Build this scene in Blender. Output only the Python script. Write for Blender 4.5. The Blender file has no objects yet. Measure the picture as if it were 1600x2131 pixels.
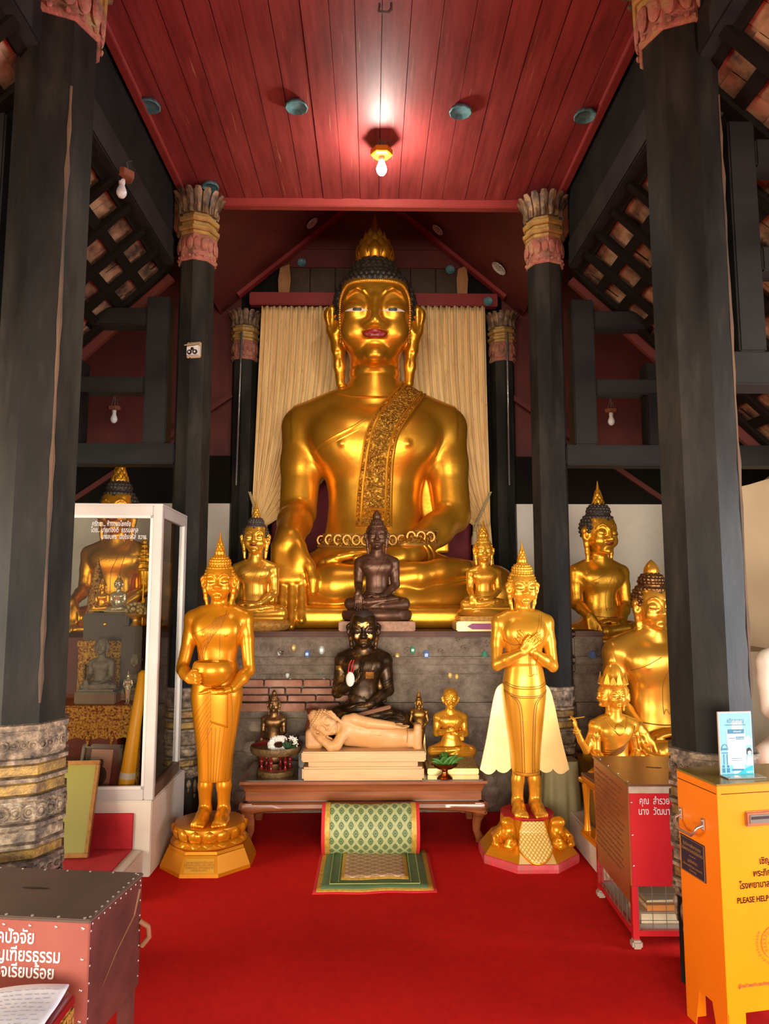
import bpy, bmesh, math, random
import numpy as np
from mathutils import Vector, Matrix, Euler
from mathutils.bvhtree import BVHTree
random.seed(7); RNG = np.random.default_rng(7)
C = bpy.context.scene.collection
R = math.radians

# ------------------------------------------------------------------ camera
F_PX = 1500.0; PITCH = R(6.3); YAW = R(1.03); CAM = Vector((0, 0, 1.6))
CAM_ROT = Euler((math.pi/2 + PITCH, 0, -YAW), 'XYZ').to_matrix()
def P(px, py, D):
    """point of the place seen at a photo pixel, at depth y = D"""
    d = CAM_ROT @ Vector(((px-800)/F_PX, (1065.5-py)/F_PX, -1.0))
    return CAM + d*(D/d.y)
def PZ(px, py, z):
    d = CAM_ROT @ Vector(((px-800)/F_PX, (1065.5-py)/F_PX, -1.0))
    return CAM + d*((z-CAM.z)/d.z)

# ------------------------------------------------------------------ objects
def empty(name, loc=(0, 0, 0), rz=0.0, scale=1.0):
    o = bpy.data.objects.new(name, None); C.objects.link(o)
    o.empty_display_size = 0.1
    o.location = loc; o.rotation_euler = (0, 0, rz); o.scale = (scale,)*3
    return o
def tag(o, label, cat, group=None):
    o['label'] = label; o['category'] = cat
    if group: o['group'] = group
    return o
def thing(name, label, cat, loc=(0, 0, 0), rz=0.0, group=None, scale=1.0):
    return tag(empty(name, loc, rz, scale), label, cat, group)
def structure(o):
    o['kind'] = 'structure'; return o
def link(name, me, mat=None, parent=None, smooth=True):
    if mat is not None:
        me.materials.clear()
        for m in (mat if isinstance(mat, (list, tuple)) else [mat]): me.materials.append(m)
    if smooth:
        me.shade_smooth()
    o = bpy.data.objects.new(name, me); C.objects.link(o)
    if parent is not None: o.parent = parent
    return o
def copy_tree(o, parent=None):
    c = o.copy(); C.objects.link(c)
    if parent is not None: c.parent = parent
    for ch in list(o.children): copy_tree(ch, c)
    return c

# ------------------------------------------------------------------ mesh builder
class MB:
    def __init__(s): s.v = []; s.f = []; s.m = []; s.cur = 0
    def add(s, verts, faces):
        n = len(s.v); s.v.extend([tuple(v) for v in verts])
        s.f.extend([tuple(i+n for i in f) for f in faces]); s.m.extend([s.cur]*len(faces))
        return s
    def box(s, c, size, rot=None, taper=1.0, bev=0.0):
        x, y, z = [a/2 for a in size]
        if bev > 0:
            bm = bmesh.new(); bmesh.ops.create_cube(bm, size=1.0)
            for v in bm.verts: v.co = Vector((v.co.x*2*x, v.co.y*2*y, v.co.z*2*z))
            bmesh.ops.bevel(bm, geom=bm.edges[:], offset=bev, segments=2, affect='EDGES')
            vs = [v.co.copy() for v in bm.verts]; bm.verts.index_update()
            fs = [[v.index for v in f.verts] for f in bm.faces]; bm.free()
            if taper != 1.0:
                vs = [Vector((v.x*(taper if v.z > 0 else 1), v.y*(taper if v.z > 0 else 1), v.z)) for v in vs]
        else:
            vs = [Vector((i*x*(taper if k > 0 else 1), j*y*(taper if k > 0 else 1), k*z)) for i in (-1, 1) for j in (-1, 1) for k in (-1, 1)]
            fs = [(0, 1, 3, 2), (4, 6, 7, 5), (0, 4, 5, 1), (2, 3, 7, 6), (0, 2, 6, 4), (1, 5, 7, 3)]
        if rot is not None: vs = [rot @ v for v in vs]
        c = Vector(c)
        return s.add([v+c for v in vs], fs)
    def lathe(s, prof, n=24, c=(0, 0, 0), rot=None, phase=0.0, sx=1.0, sy=1.0, cap=True, fn=None):
        vs = []; fs = []; c = Vector(c)
        for (r, z) in prof:
            for i in range(n):
                a = 2*math.pi*i/n + phase
                rr = r*(fn(a, z) if fn else 1.0)
                v = Vector((rr*math.cos(a)*sx, rr*math.sin(a)*sy, z))
                if rot is not None: v = rot @ v
                vs.append(v+c)
        m = len(prof)
        for j in range(m-1):
            for i in range(n):
                fs.append((j*n+i, j*n+(i+1) % n, (j+1)*n+(i+1) % n, (j+1)*n+i))
        if cap:
            fs.append(tuple(reversed(range(n)))); fs.append(tuple(range((m-1)*n, m*n)))
        return s.add(vs, fs)
    def tube(s, pts, r, n=8, closed=False):
        pts = [Vector(p) for p in pts]; rs = r if isinstance(r, (list, tuple)) else [r]*len(pts)
        m = len(pts); vs = []; fs = []; up = None
        for i, p in enumerate(pts):
            a = pts[(i-1) % m] if (closed or i > 0) else p
            b = pts[(i+1) % m] if (closed or i < m-1) else p
            t = (b-a).normalized() if (b-a).length > 1e-9 else Vector((0, 0, 1))
            if up is None:
                up = Vector((0, 0, 1)) if abs(t.z) < .9 else Vector((1, 0, 0))
            side = t.cross(up)
            if side.length < 1e-6: side = t.orthogonal()
            side.normalize(); up = side.cross(t).normalized()
            for k in range(n):
                an = 2*math.pi*k/n
                vs.append(p + (side*math.cos(an)+up*math.sin(an))*rs[i])
        for i in range(m if closed else m-1):
            j = (i+1) % m
            for k in range(n):
                fs.append((i*n+k, i*n+(k+1) % n, j*n+(k+1) % n, j*n+k))
        if not closed:
            fs.append(tuple(reversed(range(n)))); fs.append(tuple(range((m-1)*n, m*n)))
        return s.add(vs, fs)
    def sphere(s, c, r, n=10, m=7, sc=(1, 1, 1), rot=None):
        vs = []; fs = []; c = Vector(c)
        for j in range(m+1):
            th = math.pi*j/m
            for i in range(n):
                a = 2*math.pi*i/n
                v = Vector((r*sc[0]*math.sin(th)*math.cos(a), r*sc[1]*math.sin(th)*math.sin(a), r*sc[2]*math.cos(th)))
                if rot is not None: v = rot @ v
                vs.append(c+v)
        for j in range(m):
            for i in range(n):
                fs.append((j*n+i, (j+1)*n+i, (j+1)*n+(i+1) % n, j*n+(i+1) % n))
        return s.add(vs, fs)
    def prism(s, poly, y0, y1, axis='y'):
        """polygon in (x,z), extruded along y (or axis)"""
        n = len(poly)
        def mk(p, y):
            return {'y': (p[0], y, p[1]), 'x': (y, p[0], p[1]), 'z': (p[0], p[1], y)}[axis]
        vs = [mk(p, y0) for p in poly]+[mk(p, y1) for p in poly]
        fs = [tuple(range(n)), tuple(reversed(range(n, 2*n)))]
        fs += [(i, i+n, (i+1) % n+n, (i+1) % n) for i in range(n)]
        return s.add(vs, fs)
    def grid(s, fn, nu, nv):
        vs = [fn(i/nu, j/nv) for j in range(nv+1) for i in range(nu+1)]
        fs = [(j*(nu+1)+i, j*(nu+1)+i+1, (j+1)*(nu+1)+i+1, (j+1)*(nu+1)+i) for j in range(nv) for i in range(nu)]
        return s.add(vs, fs)
    def mesh(s, name, fix=True):
        me = bpy.data.meshes.new(name); me.from_pydata(s.v, [], s.f)
        me.polygons.foreach_set('material_index', s.m)
        if fix:
            bm = bmesh.new(); bm.from_mesh(me)
            bmesh.ops.remove_doubles(bm, verts=bm.verts, dist=1e-6)
            bmesh.ops.recalc_face_normals(bm, faces=bm.faces); bm.to_mesh(me); bm.free()
        me.update(); return me
    def build(s, name, mat, parent=None, smooth=False, loc=None):
        o = link(name, s.mesh(name), mat, parent, False)
        if smooth:
            o.data.shade_smooth()
            try: o.data.set_sharp_from_angle(angle=R(smooth if smooth is not True else 40))
            except Exception: pass
        if loc is not None: o.location = loc
        return o

# ------------------------------------------------------------------ solid sculpting on a distance grid
BIG = 9.0
class Field:
    def __init__(s, lo, hi, h):
        s.lo = np.array(lo, float); s.h = h
        s.n = np.ceil((np.array(hi, float)-s.lo)/h).astype(int)+1
        s.d = np.full(s.n, BIG, np.float32); s.st = [(np.eye(3), np.zeros(3), 1.0)]
    def push(s, rot=None, t=(0, 0, 0), sc=1.0):
        A, T, S = s.st[-1]
        r = np.eye(3) if rot is None else np.array(rot, float)
        s.st.append((A @ r, T + S*(A @ np.array(t, float)), S*sc)); return s
    def pop(s): s.st.pop(); return s
    def _win(s, lo, hi, pad):
        A, T, S = s.st[-1]
        cs = np.array([[x, y, z] for x in (lo[0], hi[0]) for y in (lo[1], hi[1]) for z in (lo[2], hi[2])])
        w = (cs @ A.T)*S + T
        a = np.floor((w.min(0)-pad-s.lo)/s.h).astype(int); b = np.ceil((w.max(0)+pad-s.lo)/s.h).astype(int)+1
        a = np.clip(a, 0, s.n); b = np.clip(b, 0, s.n)
        if (b <= a).any(): return None
        ax = [s.lo[i]+s.h*np.arange(a[i], b[i])-T[i] for i in range(3)]
        X, Y, Z = ax[0][:, None, None], ax[1][None, :, None], ax[2][None, None, :]
        inv = A.T/S
        if np.allclose(A, np.eye(3)):
            p = [X/S, Y/S, Z/S]
        else:
            p = [(inv[i, 0]*X+inv[i, 1]*Y+inv[i, 2]*Z) for i in range(3)]
        return tuple(slice(a[i], b[i]) for i in range(3)), p, S
    def _mix(s, sl, e, k, mode):
        d = s.d[sl]
        if mode == 'add':
            if k > 0:
                hh = np.maximum(k-np.abs(d-e), 0)/k; r = np.minimum(d, e)-hh*hh*k*.25
            else: r = np.minimum(d, e)
        elif mode == 'sub':
            e = -e
            if k > 0:
                hh = np.maximum(k-np.abs(d-e), 0)/k; r = np.maximum(d, e)+hh*hh*k*.25
            else: r = np.maximum(d, e)
        s.d[sl] = r
    def op(s, lo, hi, fn, k=0.0, mode='add'):
        S = s.st[-1][2]
        w = s._win(lo, hi, (k*S+3*s.h))
        if w is None: return s
        sl, p, S = w
        e = (fn(*p)*S).astype(np.float32)
        s._mix(sl, e, k*S, mode); return s
    def rc(s, a, ra, b, rb, k=0.0, mode='add', flat=None):
        a = np.array(a, float); b = np.array(b, float); m = max(ra, rb)
        lo = np.minimum(a, b)-m; hi = np.maximum(a, b)+m; ba = b-a; L = max(ba @ ba, 1e-12)
        def fn(x, y, z):
            px, py, pz = x-a[0], y-a[1], z-a[2]
            t = np.clip((px*ba[0]+py*ba[1]+pz*ba[2])/L, 0, 1)
            return np.sqrt((px-t*ba[0])**2+(py-t*ba[1])**2+(pz-t*ba[2])**2)-(ra+(rb-ra)*t)
        return s.op(lo, hi, fn, k, mode)
    def chain(s, pts, k=0.0, mode='add', joint=None):
        """pts = [(x,y,z,r)...]: one limb, blended into what is there with k"""
        pts = [np.array(p, float) for p in pts]
        lo = np.min([p[:3]-p[3] for p in pts], 0); hi = np.max([p[:3]+p[3] for p in pts], 0)
        jk = joint if joint is not None else 0.4*min(p[3] for p in pts)
        def fn(x, y, z):
            r = None
            for p, q in zip(pts, pts[1:]):
                ba = q[:3]-p[:3]; L = max(ba @ ba, 1e-12)
                px, py, pz = x-p[0], y-p[1], z-p[2]
                t = np.clip((px*ba[0]+py*ba[1]+pz*ba[2])/L, 0, 1)
                e = np.sqrt((px-t*ba[0])**2+(py-t*ba[1])**2+(pz-t*ba[2])**2)-(p[3]+(q[3]-p[3])*t)
                if r is None: r = e
                else:
                    hh = np.maximum(jk-np.abs(r-e), 0)/jk; r = np.minimum(r, e)-hh*hh*jk*.25
            return r
        return s.op(lo, hi, fn, k, mode)
    def ell(s, c, r, k=0.0, mode='add', rot=None):
        if rot is not None or True:
            s.push(rot, c)
            r = np.array(r, float)
            def fn(x, y, z):
                k0 = np.sqrt((x/r[0])**2+(y/r[1])**2+(z/r[2])**2); k1 = np.sqrt((x/r[0]**2)**2+(y/r[1]**2)**2+(z/r[2]**2)**2)
                return k0*(k0-1)/np.maximum(k1, 1e-6)
            s.op(-r, r, fn, k, mode); s.pop()
        return s
    def box(s, c, half, rd=0.0, k=0.0, mode='add', rot=None):
        s.push(rot, c); b = np.array(half, float)
        def fn(x, y, z):
            qx, qy, qz = np.abs(x)-b[0]+rd, np.abs(y)-b[1]+rd, np.abs(z)-b[2]+rd
            return np.sqrt(np.maximum(qx, 0)**2+np.maximum(qy, 0)**2+np.maximum(qz, 0)**2)+np.minimum(np.maximum(qx, np.maximum(qy, qz)), 0)-rd
        s.op(-b, b, fn, k, mode); s.pop(); return s
    def loft(s, lv, k=0.0, mode='add', rnd=0.03, fn2=None):
        """lv rows: z, cx, cy, hx, hy, exponent - a trunk of changing oval sections"""
        lv = np.array(lv, float); z0, z1 = lv[0, 0], lv[-1, 0]
        mx = np.abs(lv[:, 1:3]).max(0)+lv[:, 3:5].max(0)
        def sm(z, c):
            i = np.clip(np.searchsorted(lv[:, 0], z)-1, 0, len(lv)-2)
            t = np.clip((z-lv[i, 0])/(lv[i+1, 0]-lv[i, 0]), 0, 1)
            p0 = lv[np.maximum(i-1, 0), c]; p1 = lv[i, c]; p2 = lv[i+1, c]; p3 = lv[np.minimum(i+2, len(lv)-1), c]
            za, zb = lv[np.maximum(i-1, 0), 0], lv[np.minimum(i+2, len(lv)-1), 0]
            dz = lv[i+1, 0]-lv[i, 0]
            m1 = (p2-p0)/np.maximum(lv[i+1, 0]-za, 1e-9)*dz; m2 = (p3-p1)/np.maximum(zb-lv[i, 0], 1e-9)*dz
            t2, t3 = t*t, t*t*t
            return (2*t3-3*t2+1)*p1+(t3-2*t2+t)*m1+(-2*t3+3*t2)*p2+(t3-t2)*m2
        def fn(x, y, z):
            sh = z.shape; zf = z.reshape(-1) if z.size < 5000 else z
            cx, cy, hx, hy, n = [sm(z, c) for c in (1, 2, 3, 4, 5)]
            if fn2 is not None: hx, hy = fn2(x-cx, y-cy, z, hx, hy)
            rho = ((np.abs(x-cx)/hx)**n+(np.abs(y-cy)/hy)**n)**(1/n)
            e = (rho-1)*np.minimum(hx, hy)
            ze = np.abs(z-(z0+z1)/2)-(z1-z0)/2
            q = np.maximum(e+rnd, 0)**2+np.maximum(ze+rnd, 0)**2
            return np.sqrt(q)+np.minimum(np.maximum(e, ze)+rnd, 0)-rnd
        return s.op((-mx[0], -mx[1], z0), (mx[0], mx[1], z1), fn, k, mode)
    def groove(s, pts, r):
        return s.chain([tuple(p)+(r,) for p in pts], k=r*.5, mode='sub', joint=r*.3)
    def mesh(s, name):
        d = s.d; h = s.h
        ins = d < 0
        n = np.array(d.shape)-1
        c = np.zeros(n, np.uint8)
        for i in (0, 1):
            for j in (0, 1):
                for k in (0, 1):
                    c += ins[i:i+n[0], j:j+n[1], k:k+n[2]]
        act = np.argwhere((c > 0) & (c < 8))
        idx = np.full(n, -1, np.int32); idx[act[:, 0], act[:, 1], act[:, 2]] = np.arange(len(act))
        acc = np.zeros((len(act), 3)); cnt = np.zeros(len(act))
        for axis in range(3):
            o = [0, 1, 2]; o.remove(axis)
            for u in (0, 1):
                for v in (0, 1):
                    a = act.copy(); a[:, o[0]] += u; a[:, o[1]] += v
                    b = a.copy(); b[:, axis] += 1
                    da = d[a[:, 0], a[:, 1], a[:, 2]]; db = d[b[:, 0], b[:, 1], b[:, 2]]
                    m = (da < 0) != (db < 0)
                    t = np.where(m, da/np.where(m, da-db, 1), 0)
                    pt = a.astype(float); pt[:, axis] += t
                    acc[m] += pt[m]; cnt[m] += 1
        V = acc/cnt[:, None]*h+s.lo
        quads = []
        for axis in range(3):
            o = [0, 1, 2]; o.remove(axis); u, v = o
            sl0 = [slice(None)]*3; sl1 = [slice(None)]*3
            sl0[axis] = slice(0, -1); sl1[axis] = slice(1, None)
            a, b = ins[tuple(sl0)], ins[tuple(sl1)]
            e = np.argwhere(a != b)
            e = e[(e[:, u] > 0) & (e[:, v] > 0) & (e[:, u] < n[u]) & (e[:, v] < n[v])]
            q = []
            for du, dv in ((0, 0), (-1, 0), (-1, -1), (0, -1)):
                w = e.copy(); w[:, u] += du; w[:, v] += dv
                q.append(idx[w[:, 0], w[:, 1], w[:, 2]])
            q = np.stack(q, 1)
            f = a[e[:, 0], e[:, 1], e[:, 2]]
            flip = f if axis != 1 else ~f
            q[~flip] = q[~flip][:, ::-1]
            quads.append(q)
        Q = np.concatenate(quads); Q = Q[(Q >= 0).all(1)]
        me = bpy.data.meshes.new(name)
        me.vertices.add(len(V)); me.vertices.foreach_set('co', V.astype(np.float32).ravel())
        me.loops.add(Q.size); me.loops.foreach_set('vertex_index', Q.astype(np.int32).ravel())
        me.polygons.add(len(Q)); me.polygons.foreach_set('loop_start', np.arange(0, Q.size, 4, dtype=np.int32))
        me.update(calc_edges=True); me.validate()
        return me
    def build(s, name, mat, parent=None):
        return link(name, s.mesh(name), mat, parent, True)

def frame(fdir, palm):
    """columns: side, back-of-hand, finger direction"""
    z = Vector(fdir).normalized(); y = -(Vector(palm) - z*Vector(palm).dot(z)).normalized(); x = y.cross(z)
    return np.array([[x[i], y[i], z[i]] for i in range(3)])
def rotm(rx=0, ry=0, rz=0):
    return np.array(Euler((R(rx), R(ry), R(rz)), 'XYZ').to_matrix())
def smooth_pts(pts, n=6):
    """Catmull-Rom through the points (any dimension)"""
    p = [np.array(q, float) for q in pts]; out = []
    for i in range(len(p)-1):
        a, b, c, d = p[max(i-1, 0)], p[i], p[i+1], p[min(i+2, len(p)-1)]
        for k in range(n):
            t = k/n
            out.append(.5*((2*b)+(c-a)*t+(2*a-5*b+4*c-d)*t*t+(3*b-a-3*c+d)*t**3))
    out.append(p[-1]); return out
def bvh_of(o):
    me = o.data
    return BVHTree.FromPolygons([v.co.copy() for v in me.vertices], [tuple(p.vertices) for p in me.polygons])
class Skin:
    """lays strips and patches on a sculpted surface, seen along a direction (front = -y by default)"""
    def __init__(s, o, rot=None, t=(0, 0, 0)):
        s.b = bvh_of(o); s.A = Matrix(np.eye(3) if rot is None else rot); s.t = Vector(t)
    def at(s, x, z, lift=0.0, far=3.0):
        o = s.A @ Vector((x, -far, z)) + s.t; d = s.A @ Vector((0, 1, 0))
        loc, nor, i, dist = s.b.ray_cast(o, d)
        if loc is None: return None
        if nor.dot(d) > 0: nor = -nor
        return loc + nor*lift
    def strip(s, mb, pts, w, lift, n=6, cols=4, thick=0.0, edge=None):
        """ribbon along (x,z) points; w constant or per point"""
        sp = smooth_pts([tuple(p) + ((w if not isinstance(w, (list, tuple)) else w[i]),) for i, p in enumerate(pts)], n)
        rows = []
        for i, q in enumerate(sp):
            a = sp[max(i-1, 0)]; b = sp[min(i+1, len(sp)-1)]
            t = np.array([b[0]-a[0], b[1]-a[1]]); t /= max(np.linalg.norm(t), 1e-9); nn = np.array([-t[1], t[0]])
            row = []
            for c in range(cols+1):
                f = (c/cols-.5)*q[2]
                row.append(s.at(q[0]+nn[0]*f, q[1]+nn[1]*f, lift))
            rows.append(row)
        s._rows(mb, rows, lift)
    def patch(s, mb, top, bot, x0, x1, lift, nu=12, nv=5):
        rows = []
        for j in range(nv+1):
            row = []
            for i in range(nu+1):
                u = i/nu; x = x0+(x1-x0)*u; z = bot(u)+(top(u)-bot(u))*j/nv
                row.append(s.at(x, z, lift))
            rows.append(row)
        s._rows(mb, rows, lift)
    def _rows(s, mb, rows, lift):
        base = len(mb.v); ids = []; flat = []
        for r_ in rows:
            ids.append([])
            for q in r_:
                if q is None: ids[-1].append(-1)
                else: ids[-1].append(len(flat)); flat.append(q)
        fs = []
        for a, b in zip(ids, ids[1:]):
            for k in range(len(a)-1):
                f = (a[k], a[k+1], b[k+1], b[k])
                if min(f) < 0: continue
                ps = [flat[i] for i in f]
                if max((ps[0]-ps[2]).length, (ps[1]-ps[3]).length) > 40*max(lift, .004)+.25: continue
                fs.append(f)
        # give it thickness: a lowered copy closes the rim
        mb.add(flat, fs)
    def line(s, mb, pts, r, lift=0.0, n=6):
        sp = smooth_pts(pts, n); run = []
        for q in sp:
            p = s.at(q[0], q[1], lift)
            if p is None:
                if len(run) > 1: mb.tube(run, r, 5)
                run = []
            else: run.append(p)
        if len(run) > 1: mb.tube(run, r, 5)
# ------------------------------------------------------------------ figure sculpting (all in "big statue" units; scale when used)
def sculpt_hand(F, at, fdir, palm, L, mir=1, curl=8, spread=1.0, k=None, thumb_in=0.0):
    """wrist at origin; palm, four fingers of different length with two bends, thumb from the side of the palm"""
    F.push(frame(fdir, palm), at, L)
    F.box((0, 0, .25), (.20, .085, .27), .075, k=.08)
    F.ell((mir*.12, .03, .18), (.09, .08, .17), k=.06)
    xs = [(-.165, .40, .050), (-.058, .50, .056), (.055, .54, .058), (.165, .47, .055)]
    for x, ln, r in xs:
        x *= mir; p = np.array([x*.98, 0, .46]); a = 0.0; pts = [tuple(p)+(r*1.08,)]
        for q, (fr, rr) in enumerate(((.42, 1.0), (.32, .94), (.26, .74))):
            a += R(curl*(1, 1.3, 1.1)[q])
            d = np.array([x*.22*spread*math.cos(a), math.sin(a), math.cos(a)])
            p = p + d/np.linalg.norm(d)*ln*fr; pts.append(tuple(p)+(r*rr,))
        F.chain(pts, k=.012, joint=.02)
    ti = thumb_in
    F.chain([(mir*.13, .03, .12, .075), (mir*(.25-.05*ti), .05+.03*ti, .30, .066), (mir*(.29-.1*ti), .06+.06*ti, .46, .058), (mir*(.29-.14*ti), .06+.09*ti, .60, .043)], k=.05, joint=.03)
    F.pop()

def sculpt_head(F, at, sc, rot=None, neck=True, round_face=0.0, lips=True, ears=True, smile=0.0, hollow=0.0, short_ears=False):
    """oval face with brow arches, heavy lids, nose, mouth, chin and long ears; origin between the eyes"""
    F.push(rot, at, sc)
    F.ell((0, .07, .12), (.345, .37, .37), k=.05)
    F.loft([(-.50, 0, -.13, .10, .13, 2.2), (-.44, 0, -.11, .17, .19, 2.2), (-.32, 0, -.06, .255, .27, 2.3), (-.16, 0, -.03, .315, .33, 2.4),
            (.02, 0, -.01, .342, .355, 2.5), (.20, 0, .01, .345, .36, 2.5), (.34, 0, .03, .315, .32, 2.4), (.44, 0, .05, .22, .24, 2.2)], k=.06, rnd=.06)
    for s in (-1, 1):
        F.ell((s*.190, -.424, .02), (.135, .080, .120), k=.12, mode='sub')              # eye hollow
        F.ell((s*.165, -.272, .012), (.128, .094, .098), k=.03)                     # heavy lid
        F.chain([(s*.050, -.352, .110, .004), (s*.100, -.358, .178, .010), (s*.170, -.345, .208, .012), (s*.240, -.308, .182, .010), (s*.30, -.25, .105, .006)], k=.035, joint=.02)
        F.ell((s*.20, -.25, -.18), (.12, .10, .12), k=.10)                            # cheek
        F.ell((s*.066, -.382, -.148), (.048, .046, .038), k=.045)                      # nostril wing
    F.chain([(0, -.355, .10, .026), (0, -.392, -.02, .034), (0, -.430, -.122, .054)], k=.07, joint=.03)
    if lips:
        sculpt_lips(F, .022, smile)
    F.ell((0, -.315, -.405), (.09, .075, .075), k=.07)
    F.rc((-.05, -.375, -.315, ), .012, (.05, -.375, -.315), .012, k=.04, mode='sub')
    if hollow:
        for s in (-1, 1): F.ell((s*.26, -.33, -.19), (.07, .08, .13), k=.08*hollow, mode='sub')
    if ears:
        for s in (-1, 1):
            if short_ears:
                F.chain([(s*.36, .03, .08, .05), (s*.40, .02, .0, .065), (s*.37, .0, -.14, .05), (s*.35, -.01, -.22, .038)], k=.03, joint=.04); F.ell((s*.41, -.06, -.01), (.035, .04, .07), k=.03, mode='sub'); continue
            F.chain([(s*.375, .02, .12, .055), (s*.405, .0, .05, .085), (s*.385, .0, -.10, .08), (s*.36, -.0, -.28, .058), (s*.345, -.015, -.45, .05), (s*.335, -.02, -.62, .045)], k=.04, joint=.05)
            F.ell((s*.41, -.085, -.0), (.04, .05, .13), k=.03, mode='sub')
            F.chain([(s*.36, -.07, -.33, .016), (s*.34, -.085, -.52, .016)], k=.02, mode='sub')
    F.pop()

def sculpt_lips(F, k, smile=0.0):
    u = .02*smile
    F.chain([(-.138-u, -.312, -.213+u*1.5, .008), (-.09, -.356, -.222, .013), (-.045, -.376, -.215, .016), (-.014, -.384, -.210, .016), (.014, -.384, -.210, .016), (.045, -.376, -.215, .016), (.09, -.356, -.222, .013), (.138+u, -.312, -.213+u*1.5, .008)], k=k, joint=.04)
    F.chain([(-.122-u, -.324, -.222+u, .008), (-.075, -.356, -.238, .014), (-.03, -.370, -.246, .018), (.03, -.370, -.246, .018), (.075, -.356, -.238, .014), (.122+u, -.324, -.222+u, .008)], k=min(k, .008), joint=.04)

def hair_field(at, sc, h, rot=None, curls=True, rows=9, rc_=.044, bun=True, dome=(.395, .42, .40), bun_r=.20, bun_z=.50):
    """snail-curl cap with a crown bump, open over the face"""
    top = .72
    A = np.eye(3) if rot is None else np.array(rot, float)
    at = np.array(at, float)
    cs = np.array([[x, y, z] for x in (-.52, .52) for y in (-.50, .58) for z in (-.45, top+.12)]) @ A.T*sc + at
    F = Field(cs.min(0)-2*h, cs.max(0)+2*h, h)
    F.push(rot, at, sc)
    F.ell((0, .06, .12), dome, k=0)
    if bun: F.ell((0, .05, bun_z), (bun_r*1.05, bun_r*1.05, bun_r*.85), k=.10)
    pts = []
    if curls:
        for i in range(rows):
            ph = R(92) - R(118)*i/(rows-1)
            n = max(6, int(2*math.pi*math.cos(ph-R(2))*dome[0]/(rc_*1.85))) if i > 0 else 0
            for j in range(n):
                a = 2*math.pi*(j+.5*(i % 2))/n
                pts.append((dome[0]*math.cos(ph)*math.cos(a), .06+dome[1]*math.cos(ph)*math.sin(a), .12+dome[2]*math.sin(ph)))
        if bun:
            for i in range(max(3, int(rows*.45))):
                m = max(3, int(rows*.45)); ph = R(75)*i/m+R(4)
                n = max(5, int(2*math.pi*math.cos(ph)*bun_r*1.05/(rc_*1.85)))
                for j in range(n):
                    a = 2*math.pi*(j+.5*(i % 2))/n
                    pts.append((bun_r*1.05*math.cos(ph)*math.cos(a), .05+bun_r*1.05*math.cos(ph)*math.sin(a), bun_z+bun_r*.85*math.sin(ph)))
        for p in pts:
            if p[1] < .0 and p[2] < .31 and abs(p[0]) < .335: continue
            F.ell(p, (rc_, rc_, rc_), k=.008)
    # open the face
    F.box((0, -.47, -.27), (.338, .5, .555), .13, k=.01, mode='sub')
    F.box((0, 0, -.62), (.6, .7, .42), .02, k=.01, mode='sub')
    F.pop()
    return F

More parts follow.
